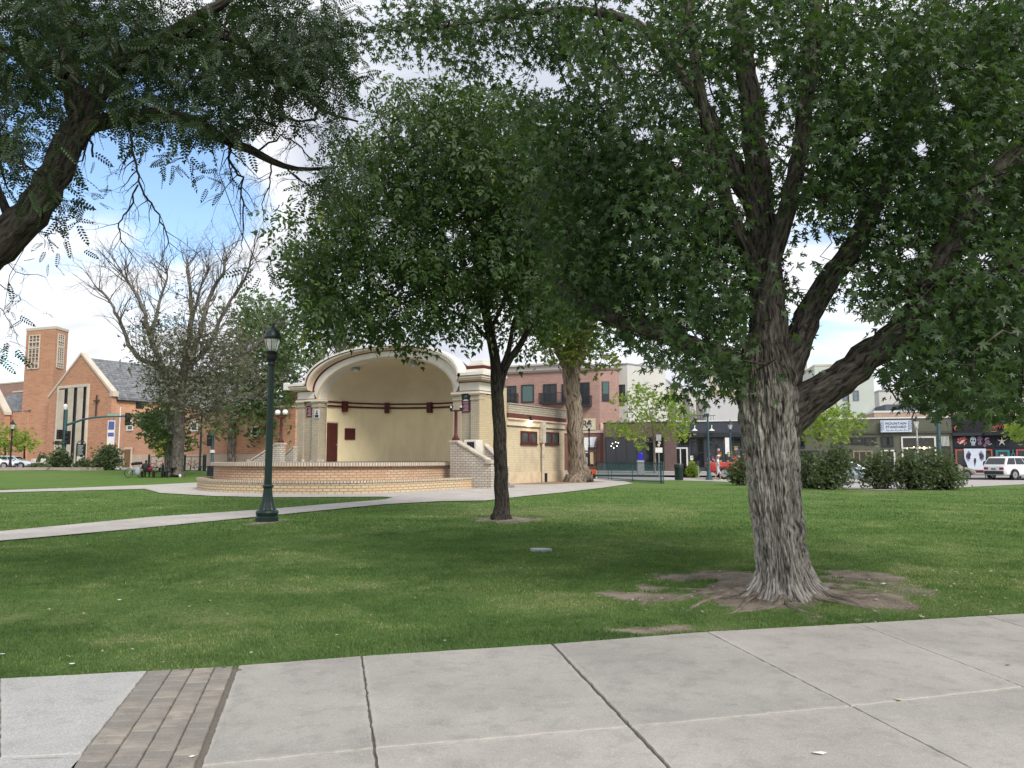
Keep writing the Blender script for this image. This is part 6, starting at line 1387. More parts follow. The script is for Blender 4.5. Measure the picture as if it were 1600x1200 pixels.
for a, t_, b_, bt, nx_, nz_, fr_ in ((1228, 682, 1258, 700, 2, 1, m_dframe), (1312, 683, 1330, 694, 1, 1, m_dframe), (1331, 683, 1349, 694, 1, 1, m_dframe), (1351, 683, 1370, 695, 1, 1, m_dframe), (1377, 681.5, 1396, 698, 1, 1, m_dframe), (1333, 704, 1364, 736, 3, 1, pm('tan_frame', (.30, .25, .18))), (1377, 703, 1399, 737, 1, 1, m_white), (1409, 682, 1463, 737, 1, 1, m_white), (1466, 697, 1486, 739, 1, 1, m_dframe), (1250, 704, 1325, 736, 3, 1, m_dframe)):
    fwin(EF, ol, a, t_, b_, bt, fr_, m_shop, 0, nx_, nz_, .14)
band(ol, 1410, 699, 1462, 701, m_white, 'transom', -.11)
for k_ in range(9): band(ol, 1465 + k_ * 2.1, 682, 1466 + k_ * 2.1, 697, m_white, 'vent_slat', -.06)
for px in (1418, 1428, 1437, 1444, 1452): x, z = EF.xz(px, 699 + (px % 3), -.1); m_ = MB(); m_.sphere((x, -.13, z), .08 if px != 1444 else .14, 8); m_.build('window_light', pm('warm_bulb', (1, .8, .5), (1, .8, .5), emit=2.0), ol)
band(ol, 1420, 706, 1428, 716, pm('flag_blue', (.03, .04, .18)), 'poster', -.06); band(ol, 1313, 685, 1329, 688.5, pm('poster_orange', (.6, .25, .06)), 'poster', -.06); band(ol, 1313, 688.8, 1329, 693, pm('poster_blue', (.05, .08, .2)), 'poster', -.06)
# the sign board
x0, x1, z0, z1 = EF.rect(1376, 656.5, 1424.5, 675.2, -.35); sg = thing('shop_sign', 'white framed sign board reading Mountain Standard on the olive shop', 'sign', tuple(EF.world((x0 + x1) / 2, -.16, z0)), EF.ang)
w_ = (x1 - x0) / 2; h_ = z1 - z0; m_ = MB(); m_.box(-w_, w_, -.16, 0, 0, h_); m_.build('board', pm('sign_white', (.60, .66, .76), (.50, .57, .68), scale=6), sg)
m_ink = pm('sign_ink', (.06, .09, .14), (.07, .10, .16)); text('MOUNTAIN', .35, m_ink, 'lettering', sg, (0, -.17, h_ * .72), spacing=1.05); text('STANDARD', .35, m_ink, 'lettering', sg, (0, -.17, h_ * .43), spacing=1.05)
m_ = MB()
for k_ in range(14): x = -w_ * .62 + k_ * w_ * .095; m_.box(x, x + .07, -.18, -.16, h_ * .13, h_ * (.22 - .03 * (k_ % 3)))
for s in (-1, 1):
    for k_ in range(5):
        cx = s * w_ * (.87 + .03 * (k_ % 2)); cz = h_ * (.2 + .15 * k_); pts = [(cx + .13 * math.cos(q), -.17, cz + .12 * math.sin(q)) for q in np.linspace(0, 4.6, 8)]; m_.tube(pts, .018, 4)
m_.build('ornament', m_ink, sg)
# dark mural shop
bk_ = shop('mural_shop', 'black shop front with flower and skull mural, star and red script at the right edge', 1488, 1680, m_blackp, m_blackp, zt=ZP - .05)
band(bk_, 1488.5, 676, 1588, 680.5, m_dframe, 'ledge', -.35); x0, x1, z0, z1 = EF.rect(1538, 674, 1588, 680, -.5); m_ = MB(); m_.box(x0, x1, -.55, -.01, z0, z1); m_.build('canopy', m_blackp, bk_)
band(bk_, 1490.5, 682, 1550, 699, pm('mural_ground', (.018, .024, .036)), 'mural_panel', -.05); band(bk_, 1555, 682, 1578, 699, pm('mural_ground', (.018, .024, .036)), 'mural_panel', -.05)
mred = pm('sign_red', (.45, .07, .05), (.5, .2, .12), scale=3)
def scr(px, py, s, nm='lettering'): x, z = EF.xz(px, py, -.1); return text(s, .95, mred, nm, bk_, (x, -.08, z), spacing=.9)
def script(pxs, mat, nm, r_=.05, y=-.10):
    m_ = MB()
    for pl_ in pxs: m_.tube([(EF.xz(a, b_, y)[0], y, EF.xz(a, b_, y)[1]) for a, b_ in pl_], r_, 5)
    return m_.build(nm, mat, bk_)
script([[(1498, 666), (1494, 666), (1491.5, 669), (1492.5, 672), (1496, 671.5), (1497, 669)], [(1543, 674), (1548, 670), (1552, 666), (1549, 665.5), (1548, 669), (1551, 670.5), (1554, 668), (1556, 665), (1557, 669), (1559, 664), (1562, 669), (1564, 664), (1566, 669), (1568, 663), (1570, 669.5), (1571, 666)],
        [(1578, 666), (1576.5, 669), (1579, 671), (1581, 668), (1580, 665.5)], [(1583, 665), (1582, 669), (1584, 671)], [(1540, 675), (1550, 674.5), (1558, 674.5)]], mred, 'lettering', .07)
def pol(pts, mat, nm, y=-.07):
    m_ = MB()
    for P in pts: m_.extr([EF.xz(a, b_, y) for a, b_ in P], y, y + .03)
    return m_.build(nm, mat, bk_)
def petals(cx, cy, r_, n_, r2): return [[(cx + r_ * .2 * math.cos(a - .5), cy + r_ * .2 * math.sin(a - .5)), (cx + r_ * math.cos(a - r2), cy + r_ * math.sin(a - r2)), (cx + r_ * 1.15 * math.cos(a), cy + r_ * 1.15 * math.sin(a)), (cx + r_ * math.cos(a + r2), cy + r_ * math.sin(a + r2)), (cx + r_ * .2 * math.cos(a + .5), cy + r_ * .2 * math.sin(a + .5))] for a in [2 * math.pi * i / n_ for i in range(n_)]]
pol(petals(1500, 688.5, 4.6, 5, .45) + petals(1506.5, 686, 3.6, 5, .45) + petals(1507, 692, 3.2, 4, .4), pm('mural_red', (.45, .05, .05), (.6, .25, .2), scale=4), 'mural_flower')
pol([[(1498, 693), (1503, 688), (1508, 687), (1505, 691), (1501, 694)]], pm('mural_pink', (.7, .5, .5)), 'mural_petal', -.085)
mwh = pm('mural_white', (.55, .62, .66), (.35, .42, .48), scale=8); md = pm('mural_dark', (.02, .025, .04))
pol([[(1516, 685), (1518, 682.5), (1522, 682.5), (1525, 685), (1525, 690), (1523.5, 692), (1523.5, 696), (1518, 696), (1518, 692), (1516, 690)]], mwh, 'mural_skull'); pol([[(1517.3, 687.5), (1519.6, 687.5), (1519.6, 690), (1517.3, 690)], [(1521.4, 687.5), (1523.8, 687.5), (1523.8, 690), (1521.4, 690)], [(1520, 691), (1521.2, 691), (1520.6, 692.6)], [(1518.6, 693.6), (1523, 693.6), (1523, 694.2), (1518.6, 694.2)]], md, 'mural_skull_shade', -.085)
pol(petals(1531, 685.5, 3.8, 5, .45) + petals(1543, 690.5, 3.6, 5, .45) + petals(1531, 692.5, 3.0, 5, .4) + petals(1539, 696, 2.4, 4, .4), pm('mural_purple', (.20, .10, .20), (.42, .26, .36), scale=5), 'mural_flower')
pol([[(1538, 688), (1540, 684), (1544, 683.5), (1546.5, 685), (1543, 685.3), (1540.5, 687.5)], [(1544, 694.5), (1549.5, 692.5), (1549, 694.2), (1545, 695.5)]], pm('mural_lilac', (.45, .38, .45)), 'mural_ribbon', -.085)
star = []
for i in range(10): a = -math.pi / 2 + math.pi * i / 5; r_ = 8 if i % 2 == 0 else 2.0; star.append((1565.5 + r_ * math.cos(a), 689.5 + r_ * math.sin(a)))
pol([star], pm('star_cream', (.66, .58, .52), (.6, .52, .47)), 'star', -.12)
fwin(EF, bk_, 1493, 702, 1551, 736, pm('frame_red', (.40, .10, .09)), m_shop, 0, 3, 1, .13)
fwin(EF, bk_, 1556, 703, 1578, 738, pm('frame_teal', (.05, .20, .24)), m_shop, 0, 1, 1, .2, 'door'); fwin(EF, bk_, 1588, 702, 1640, 737, pm('frame_red', (.40, .10, .09)), m_shop, 0, 3, 1, .13)
pol([petals(1565.5, 714, 3.6, 6, .4)[i] for i in range(6)], m_white, 'door_decal', -.09)
x, z = EF.xz(1583, 705.5, -.1); text('1', .55, pm('number_teal', (.06, .28, .34)), 'house_number', bk_, (x, -.05, z)); x, z = EF.xz(1583.5, 712, -.1); text('0', .7, pm('number_teal', (.06, .28, .34)), 'house_number', bk_, (x, -.05, z))
pol([[(1506, 701), (1540.5, 701), (1539.5, 734), (1514, 734), (1507, 716)]], pm('banner_white', (.62, .68, .80), (.52, .58, .72), scale=2), 'banner', -.14)
mbk = pm('banner_ink', (.06, .045, .08)); fth = []
for s in (-1, 1):
    for i in range(8):
        a = R(12 + i * 15); bx = 1523.5 + s * (3.5 + 1.5 * math.sin(a)); by = 715 - 5 + i * .8; tx = 1523.5 + s * (7 + 7.0 * math.sin(R(25 + i * 17))); ty = 704 + i * 2.2; fth.append([(bx + s * 2.5, by - .9), (tx, ty), (tx + s * .3, ty + 1.6), (bx + s * 2.5, by + .9)])
fth.append([(1522.3, 716), (1524.8, 716), (1525.5, 720), (1524.2, 725), (1523.3, 729), (1522.6, 725), (1521.6, 720)])
pol(fth, mbk, 'banner_print', -.16)

# ---------------------------------------------------------------- taller buildings behind the shops
F_, e, zt, x1 = block('white_wall_building', 'big blank white side wall above the navy shop', 1105, 1245, 622, 112, 10, m_greyst2 if False else pm('white_wall', (.52, .52, .53), (.48, .48, .49), scale=.3), deg=-8, capm=m_stone)
F_, e, zt, x1 = block('tan_building', 'cream and tan upper storeys with small windows peeking over the white wall', 1108, 1222, 566, 150, 16, pm('cream_wall', (.56, .51, .44), (.50, .46, .40), scale=.3), deg=-15, capm=m_stone)
for px in (1117, 1130, 1143, 1156, 1170): fwin(F_, e, px, 585, px + 6, 598, m_stone, m_sky, 0, 1, 2, .15)
x0, x1_, z0, z1 = F_.rect(1108, 611, 1200, 616, 0); m_ = MB(); m_.box(0, x1, -.3, 0, z0, z1); m_.build('string_course', pm('tan_trim', (.42, .32, .23)), e)
F_, e, zt, x1 = block('distant_tower', 'pale tan tower block top seen in the fork of the maple', 1230, 1266, 536, 170, 14, pm('tower_tan', (.50, .44, .36), (.46, .40, .33), scale=.3), deg=-15, capm=m_stone)
for px in (1236, 1246, 1256): fwin(F_, e, px, 560, px + 5, 572, m_stone, m_glass, 0, 1, 1, .15)
F_, e, zt, x1 = block('green_wall_building', 'pale green painted side wall with arched windows above the olive shop', 1278, 1370, 572, 108, 12, pm('pale_green', (.50, .54, .49), (.45, .49, .45), scale=.4), deg=-12, capm=m_stone)
for (a, t_, b_, bt) in ((1317, 611, 1325, 626), (1333, 610, 1342, 626), (1317, 635, 1325, 650), (1296, 611, 1303, 626)):
    fw_ = fwin(F_, e, a, t_, b_, bt, pm('grey_frame', (.20, .20, .2)), m_sky, 0, 1, 2, .12)
x, z = F_.xz(1325, 600, -.1); m_ = MB(); m_.tube([(x, -.1, z + 3), (x, -.1, 4)], .07); m_.build('downpipe', m_dframe, e)
F_, e, zt, x1 = block('peach_building', 'low peach brick building behind the right half of the olive shop', 1369, 1640, 645, 100, 14, brick('peach_brick', (.52, .36, .29), (.46, .32, .26), (.45, .36, .3), .4, .14, .02), deg=-14, capm=m_white)
m_ = MB(); m_.box(1.5, x1, .5, 13, zt + .25, zt + 1.1); m_.build('clerestory', pm('slate_blue', (.10, .12, .15)), e)
F_, e, zt, x1 = block('white_storey_building', 'white upper storey with small windows glimpsed through the leaves at the right', 1378, 1640, 612, 118, 14, pm('offwhite_wall', (.58, .57, .55), (.53, .52, .50), scale=.4), deg=-14, capm=m_galv)
for px in (1390, 1405, 1500, 1520, 1540, 1560): fwin(F_, e, px, 632, px + 7, 641, m_dframe, m_sky, 0, 1, 1, .12)
block('distant_building', 'pale block closing the view behind the middle of the shops', 1215, 1290, 640, 106, 8, m_greyst, deg=-12, capm=m_stone)
m_ = MB()
# roof railing on the stepped row
rl = thing('roof_railing', 'dark railing on the terrace above the navy shop', 'railing', tuple(EF.world(EF.xz(1083, 650, 8)[0], 8, ZP + .1)), EF.ang)
xA = EF.xz(1083, 650, 8)[0]; xB = EF.xz(1118, 650, 8)[0]; L_r = xB - xA; m_.bar((0, 0, 1.0), (L_r, 0, 1.0), .06); m_.bar((0, 0, .12), (L_r, 0, .12), .05)
for i in range(int(L_r / .3) + 1): m_.bar((i * .3, 0, 0), (i * .3, 0, 1.0), .045)
m_.build('rails', m_dframe, rl)
# ================================================================ STREET FURNITURE
m_lglass, t, b = newmat('lantern_glass'); b.inputs['Base Color'].default_value = (.75, .75, .72, 1); b.inputs['Roughness'].default_value = .15; b.inputs['Transmission Weight'].default_value = .55; b.inputs['IOR'].default_value = 1.2
# big lamp: lathe profile in metres, height about 5 m
pl_ = G(417, 814.5); pl_.z -= .02
lamp = thing('lamp_post', 'tall dark green fluted lamp post with acorn lantern on the lawn before the bandshell', 'street lamp', tuple(pl_), .2)
m_ = MB(); m_.lathe([(.285, 0), (.285, .13), (.265, .15), (.27, .20), (.285, .24), (.27, .29), (.22, .31)], 28); m_.build('plinth', m_green, lamp, smooth='edge')
m_ = MB(); m_.lathe([(.225, .30), (.20, .36), (.155, .5), (.125, .66), (.11, .80), (.105, .86)], 32, flute=.07); m_.build('base', m_green, lamp, smooth=False)
m_ = MB(); m_.lathe([(.11, .86), (.135, .88), (.14, .91), (.12, .94), (.10, .96)], 28); m_.build('collar', m_green, lamp, smooth='edge')
m_ = MB(); m_.lathe([(.096, .95), (.092, 1.6), (.085, 2.8), (.078, 4.02)], 32, flute=.06); m_.build('pole', m_green, lamp)
m_ = MB(); m_.lathe([(.085, 4.0), (.095, 4.02), (.095, 4.06), (.08, 4.10), (.12, 4.15), (.145, 4.20), (.15, 4.26), (.12, 4.28), (.14, 4.34), (.155, 4.36), (.12, 4.38)], 24); m_.build('lantern_base', m_black, lamp, smooth='edge')
m_ = MB(); m_.lathe([(.115, 4.38), (.15, 4.46), (.19, 4.62), (.205, 4.70)], 20); gl = m_.build('glass', m_lglass, lamp, smooth=True)
m_ = MB()
for i in range(8):
    a = i * math.pi / 4; m_.tube([(math.cos(a) * .118, math.sin(a) * .118, 4.38), (math.cos(a) * .155, math.sin(a) * .155, 4.47), (math.cos(a) * .195, math.sin(a) * .195, 4.62), (math.cos(a) * .21, math.sin(a) * .21, 4.71)], .006, 4)
m_.lathe([(.165, 4.49), (.170, 4.50), (.165, 4.51)], 16) if False else None
m_.build('cage', m_black, lamp)
m_ = MB(); m_.lathe([(.212, 4.69), (.222, 4.71), (.222, 4.76), (.205, 4.78), (.20, 4.82), (.165, 4.90), (.11, 4.96), (.075, 4.98), (.075, 5.0), (.045, 5.02), (.04, 5.06), (.055, 5.08), (.045, 5.11), (.02, 5.13), (.012, 5.17)], 28); m_.build('cap', m_green, lamp, smooth='edge')
m_ = MB(); m_.lathe([(.06, 4.40), (.06, 4.60), (.05, 4.64)], 10); m_.build('bulb', m_white, lamp)
# smaller street lamps
def small_lamp(px, base, top, d, label, banner=0, mat=None, group='green street lamps', rp=.07):
    b0 = at(px, base, d); gz = float(Hgt(b0.x, d)); H_ = at(px, top, d).z - gz; e = thing('street_lamp', label, 'street lamp', (b0.x, d, gz), group=group); s = H_ / 5.2; mat = mat or m_green
    m_ = MB(); m_.lathe([(.26, 0), (.26, .12), (.2, .16), (.17, .35), (.12, .8), (.10, .95), (.12, .97), (.12, 1.02), (.085, 1.05), (rp, 4.0), (.09, 4.02), (.14, 4.2), (.10, 4.25)], 14); m_.build('post', mat, e, smooth='edge')
    z_ = H_ - 5.2 + 4.25 if H_ > 5.2 else H_ * .82
    sc_z = (H_ - .95) / 4.25
    me = e.children[0]; me.scale = (1, 1, sc_z); z_ = 4.25 * sc_z
    m_ = MB(); m_.lathe([(.12, 0), (.24, .42), (.24, .44)], 6, (0, 0, z_)); m_.build('glass', m_lglass, e); m_ = MB(); m_.lathe([(.30, .44), (.27, .50), (.12, .68), (.10, .74), (.04, .78), (.05, .84), (.01, .94)], 6, (0, 0, z_)); m_.build('cap', m_black, e)
    if banner:
        m_ = MB(); zb = H_ * .62; m_.box(-.02 + banner * .12, -.02 + banner * .52, -.015, .015, zb - 1.3, zb + .25); m_.build('banner', m_white, e); m_ = MB(); m_.tube([(0, 0, zb + .27), (banner * .55, 0, zb + .27)], .015, 5); m_.tube([(0, 0, zb - 1.32), (banner * .55, 0, zb - 1.32)], .015, 5); m_.build('bracket', mat, e)
    return e
m_tealp = pm('weathered_green_metal', (.04, .10, .11), (.03, .075, .085), scale=3, rough=.5)
small_lamp(1108, 748, 626, 57, 'teal green street lamp beside the walking person', mat=m_tealp)
small_lamp(1143, 742, 655, 74, 'green street lamp with white banner near the left edge of the maple trunk', -1, m_tealp)
small_lamp(921, 742, 655, 78, 'dark street lamp with thin white banner in front of the RS sign', -1, m_black)
small_lamp(15, 737, 655, 76, 'dark lamp post at the left edge before the small bright tree', 0, m_black)
small_lamp(1436, 744, 648, 62, 'slim silver street lamp between the sign board and the dark pole', 0, pm('silver_pole', (.55, .56, .57), (.4, .42, .44), metal=.3, rough=.4), rp=.05)
def pole(name, label, px, base, top, d, r_, mat, cat='pole'):
    b0 = at(px, base, d); gz = float(Hgt(b0.x, d)); z = at(px, top, d).z - gz; e = thing(name, label, cat, (b0.x, d, gz)); m_ = MB(); m_.lathe([(r_ * 1.8, 0), (r_ * 1.8, .3), (r_ * 1.1, .45), (r_, z)], 12); m_.build('post', mat, e, smooth='edge'); return e, z
e, z = pole('signal_pole', 'thick dark green pole in front of the olive shop, left of the mural shop', 1470, 745, 624, 62, .13, m_tealp); m_ = MB(); m_.lathe([(.16, 0), (.2, .3), (.05, .5)], 10, (0, 0, z)); m_.build('cap', m_black, e)
e, z = pole('street_lamp', 'thin dark lamp pole behind the bicycles right of the grey tree', 312, 733, 640, 74, .09, m_black, 'street lamp'); m_ = MB(); m_.lathe([(.1, 0), (.28, .25), (.28, .4), (.05, .6)], 8, (0, 0, z)); m_.build('lantern', m_lglass, e)
e, z = pole('signal_pole', 'teal traffic pole with dark signal box under the leafy tree', 331, 728, 676, 80, .14, m_tealp); m_ = MB(); m_.box(-.55, -.1, -.2, .2, z - 1.4, z - .2); m_.build('signal_box', m_black, e); m_ = MB(); m_.lathe([(.26, 0), (.26, .25), (.2, .3)], 12, (0, 0, z * .45)); m_.build('collar', m_white, e)
# traffic signal with mast arm
sd_ = 80; b0 = at(99, 724, sd_); gz = float(Hgt(b0.x, sd_)); e = thing('traffic_signal', 'teal traffic signal pole with long curved mast arm in front of the church', 'traffic signal', (b0.x, sd_, gz))
X_ = lambda px, py: at(px, py, sd_) - Vector((b0.x, sd_, gz))
m_ = MB(); m_.lathe([(.28, 0), (.28, .4), (.2, .5), (.15, X_(99, 640).z)], 14); m_.build('post', m_tealp, e, smooth='edge')
m_ = MB(); m_.tube([X_(101, 665), X_(112, 661.5), X_(128, 656), X_(145, 652.5), X_(165, 651), X_(200, 650.5), X_(262, 651)], [.13, .12, .11, .10, .09, .075, .05], 10); m_.build('mast_arm', m_tealp, e, smooth=True)
def sig(px, py, h_, nm='signal_head'):
    c = X_(px, py); m_ = MB(); m_.box(c.x - .22, c.x + .22, -.28, .0, c.z - h_ / 2, c.z + h_ / 2)
    for k_ in range(3): m_.lathe([(.17, -.0), (.17, .25)], 8, (c.x, -.28, c.z - h_ / 2 + h_ * (k_ + .5) / 3 - .12))
    return m_.build(nm, m_black, e)
sig(94, 679, 1.0); sig(107, 684, 1.4); sig(200.5, 655, 1.3); sig(229, 656, 1.3)
m_ = MB(); c = X_(94, 692); m_.box(c.x - .45, c.x + .45, -.2, 0, c.z - .2, c.z + .2); m_.build('signal_box', m_black, e)
m_ = MB(); m_.lathe([(.12, 0), (.2, .3), (.2, .45), (.06, .6)], 8, X_(102, 640)); m_.build('lantern', m_white, e)
m_ = MB(); c = X_(177, 650); m_.box(c.x - .6, c.x + .6, -.05, .0, c.z + .0, c.z + .25); m_.build('street_sign', pm('sign_teal', (.25, .36, .36)), e)
# banner pole, thin grey poles
e, z = pole('banner_pole', 'thin white pole right of the blue banner by the church', 184, 726, 636, 84, .06, m_white); m_ = MB(); m_.box(-.55, -.06, -.02, .02, 1.2, 2.2); m_.build('flag', pm('flag_pale', (.45, .45, .55), (.35, .2, .25), scale=5), e)
b0 = at(171, 722, 84); gz = float(Hgt(b0.x, 84)); e = thing('banner', 'blue and white hanging banner against the church front', 'banner', (b0.x, 84, gz)); za, zb = at(171, 657, 84).z - gz, at(171, 695, 84).z - gz
m_ = MB(); m_.tube([(.5, 0, 0), (.5, 0, za + .2)], .05, 8); m_.build('post', m_galv, e); m_ = MB(); m_.box(-.38, .42, -.02, .02, zb, za); m_.build('cloth', m_white, e); m_ = MB(); m_.box(-.3, .34, -.03, -.02, zb + (za - zb) * .62, za - .1); m_.box(-.3, .34, -.03, -.02, zb + .9, zb + (za - zb) * .5); m_.build('print', pm('banner_blue', (.06, .08, .28), (.12, .13, .32), scale=6), e)
# notice board
b0 = at(125, 730, 78); gz = float(Hgt(b0.x, 78)); zt = at(125, 690, 78).z - gz; zb = at(125, 712, 78).z - gz; e = thing('notice_board', 'dark green notice board with curled ironwork top and white lines of writing', 'sign', (b0.x, 78, gz)); w_ = .42
m_ = MB(); m_.box(-w_, w_, -.06, .06, zb, zt - .25); m_.tube([(-w_, 0, zt - .28), (-w_ * .7, 0, zt), (0, 0, zt + .12), (w_ * .7, 0, zt), (w_, 0, zt - .28)], .04, 6); m_.tube([(-.2, 0, zt - .1), (0, 0, zt + .02), (.2, 0, zt - .1)], .03, 6); m_.build('board', m_green, e)
m_ = MB(); m_.box(-w_ - .05, -w_, -.05, .05, 0, zt - .2); m_.box(w_, w_ + .05, -.05, .05, 0, zt - .2); m_.build('post', m_green, e)
m_ = MB()
for k_ in range(5): m_.box(-w_ * .7, w_ * (.6 - .2 * (k_ % 2)), -.075, -.06, zb + .15 + k_ * .2, zb + .2 + k_ * .2)
m_.build('lettering', m_white, e)
m_ = MB(); m_.box(-.3, .2, -.04, .04, zb - .75, zb - .15); m_.build('placard', m_white, e)

# ---------------------------------------------------------------- fence, bin, box, sign post
fd = 50.5; f0 = G(934, 748.2); f1 = at(1037, 751, 48.5); f1.z = 0
e = thing('fence', 'low dark green iron picket fence between the thick trunk and the trash can', 'fence', (f0.x, f0.y, 0)); V0 = Vector((0, 0, 0)); V1 = Vector((f1.x - f0.x, f1.y - f0.y, 0))
fh = at(1000, 723.5, 49.3).z
m_ = MB(); m_.bar(V0 + Vector((0, 0, fh)), V1 + Vector((0, 0, fh)), .05); m_.bar(V0 + Vector((0, 0, .12)), V1 + Vector((0, 0, .12)), .04); n_ = int(V1.length / .125)
for i in range(n_ + 1): p = V0.lerp(V1, i / n_); m_.bar(p + Vector((0, 0, .0)), p + Vector((0, 0, fh)), .02)
m_.build('pickets', m_tealp, e)
for t_ in (.0, .19, .25, .58, .97, 1.0):
    p = V0.lerp(V1, t_); m_ = MB(); m_.bar(p, p + Vector((0, 0, fh + .1)), .05 if t_ not in (.97,) else .08); m_.build('post', m_tealp, e)
pb = G(1061, 750.5); e = thing('trash_can', 'round dark green trash can with domed top at the far edge of the lawn', 'trash can', tuple(pb)); hb = at(1061, 724.5, pb.y).z - pb.z
m_ = MB(); m_.lathe([(.29, 0), (.31, .05), (.31, hb * .70), (.33, hb * .71)], 20); m_.build('body', m_green, e, smooth='edge'); m_ = MB(); m_.lathe([(.34, hb * .70), (.34, hb * .92), (.31, hb * .97), (.2, hb), (.05, hb + .01)], 20); lid = m_.build('lid', m_green, e, smooth='edge')
m_ = MB(); m_.box(-.24, .0, -.37, -.30, hb * .75, hb * .88); m_.build('opening', m_black, lid)
pb = at(1030, 738, 62); e = thing('sign_post', 'thin post with two small pale signs left of the trash can', 'sign', (pb.x, 62, 0)); z1 = at(1030, 679, 62).z
m_ = MB(); m_.bar((0, 0, 0), (0, 0, z1), .06); m_.build('post', m_galv, e); m_ = MB(); m_.box(-.2, .2, -.05, -.03, z1 - .5, z1); m_.build('sign_plate', m_galv, e); m_ = MB(); m_.box(-.28, .28, -.05, -.03, z1 - 1.45, z1 - 1.05); m_.build('sign_plate', m_white, e); m_ = MB(); m_.sphere((.05, -.04, z1 - .68), .12, 8); m_.sphere((-.02, -.04, z1 - .86), .12, 8); m_.build('ornament', pm('sign_cream', (.6, .55, .4)), e)
pb = at(1001, 733, 66); e = thing('mail_box', 'small bright blue rounded box on a pale stand behind the fence', 'box', (pb.x, 66, 0)); z1 = at(1001, 707, 66).z
m_ = MB(); m_.box(-.22, .22, -.2, .2, z1 - .65, z1 - .15); m_.lathe([(.22, -.0), (.2, .1), (.1, .16)], 12, (0, 0, z1 - .16)); m_.build('cover', pm('bright_blue', (.03, .03, .42), (.02, .02, .33), rough=.4), e); m_ = MB(); m_.box(-.3, .28, -.22, .2, .3, z1 - .66); m_.bar((-.2, 0, 0), (-.2, 0, .3), .06); m_.bar((.2, 0, 0), (.2, 0, .3), .06); m_.build('stand', m_galv, e)
# brick-red handcart beside the trunk
pb = at(919, 746, 60); e = thing('vendor_cart', 'small brown and orange wooden cart showing right of the thick trunk', 'cart', (pb.x, 60, 0)); zz1 = at(919, 706, 60).z
m_ = MB(); m_.box(-.7, .6, -.4, .4, .25, .75); m_.build('tub', pm('orange_paint', (.50, .09, .03), (.40, .07, .03), rough=.5), e, bevel=.05); m_ = MB()
for x in (-.6, .5):
    for y in (-.35, .35): m_.bar((x, y, .0), (x, y, zz1), .07)
m_.box(-.75, .65, -.42, .42, zz1, zz1 + .1); m_.box(-.7, .6, -.4, -.34, .75, 1.0); m_.build('frame', pm('dark_wood', (.10, .05, .035), (.07, .035, .025)), e)
m_ = MB(); m_.box(-.45, -.05, -.2, .2, 1.0, 1.7); m_.build('bag', pm('pale_sack', (.40, .42, .48), (.32, .34, .4)), e, bevel=.1)
for x in (-.45, .35): m_ = MB(); m_.lathe([(.02, -.03), (.2, -.03), (.2, .03), (.02, .03)], 14); w_o = m_.build('wheel', m_black, e); w_o.location = (x, -.44, .2); w_o.rotation_euler = (R(90), 0, 0)
pm_ = at(1246, 741, 63)
def meter(px, base, d, lab):
    b0 = at(px, base, d); e = thing('parking_meter', lab, 'parking meter', (b0.x, d, 0), group='parking meters'); z1 = 1.35; m_ = MB(); m_.bar((0, 0, 0), (0, 0, 1.05), .06); m_.build('post', m_galv, e); m_ = MB(); m_.box(-.1, .1, -.07, .07, 1.05, 1.3); m_.lathe([(.1, 0), (.08, .07), (.02, .1)], 10, (0, 0, 1.3)); m_.build('head', m_dframe, e)
meter(1540, 746, 58, 'parking meter standing before the white feather banner'); meter(1091, 741, 62, 'parking meter right of the bright green planter bush')
# planter box by the stage and concrete pieces
pb = G(338, 743.5); e = thing('planter_box', 'square dark grey box with rim standing left of the stage wall', 'planter', tuple(pb), R(-15)); hb = at(338, 728, pb.y).z - pb.z
m_ = MB(); w_ = .52; m_.box(-w_, w_, -w_, w_, 0, hb - .06); m_.build('body', pm('charcoal', (.03, .035, .045), (.022, .026, .034), rough=.5), e, bevel=.02); m_ = MB(); m_.box(-w_ - .04, w_ + .04, -w_ - .04, w_ + .04, hb - .058, hb); m_.build('rim', m_black, e, bevel=.01)
for x in (-.3, .25): m_ = MB(); m_.lathe([(.06, 0), (.06, .1), (.03, .16)], 8, (x, 0, hb + .001)); m_.build('knob', m_galv, e)
# small white stump by the grey trunk
pb = G(281, 745.8); e = thing('ground_light', 'tiny white cap on the grass at the foot of the big grey tree', 'lamp', tuple(pb)); m_ = MB(); m_.lathe([(.08, 0), (.11, .08), (.10, .18), (.02, .26)], 10); m_.build('cap', m_white, e)
# dark mound of cloth by the maple trunk, far side of the lawn
pb = G(1262, 761.5); e = thing('tarp_bundle', 'low black covered bundle with white edge on the lawn edge right of the maple trunk', 'bundle', tuple(pb)); m_ = MB(); m_.sphere((0, 0, .02), .42, 14, sz=.75); m_.build('cover', m_black, e, smooth=True); m_ = MB(); m_.tube([(.0, -.2, .36), (.2, -.28, .26), (.36, -.3, .06)], .02, 6); m_.build('edging', m_white, e)
pb = G(1152, 754.5); e = thing('litter_pile', 'pale grey bundle at the foot of the shrub left of the maple trunk', 'bundle', tuple(pb)); m_ = MB(); m_.sphere((0, 0, .05), .25, 10, sz=.6); m_.sphere((.3, .1, .05), .2, 10, sz=.6); m_.build('cover', pm('pale_cloth', (.4, .38, .37), (.25, .24, .24), scale=8), e, smooth=True)
# utility cover in the lawn
pb = G(845, 861.5); e = thing('utility_cover', 'small pale concrete utility cover sunk in the lawn', 'cover', tuple(pb), R(-20)); m_ = MB(); pts = [(.19 * math.cos(a) * (1 + .06 * math.sin(3 * a)), .13 * math.sin(a)) for a in np.linspace(0, 2 * math.pi, 20, endpoint=False)]; m_.prism(pts, -.03, .045); m_.build('plate', pm('cover_concrete', (.42, .43, .44), (.33, .34, .35), scale=12), e)

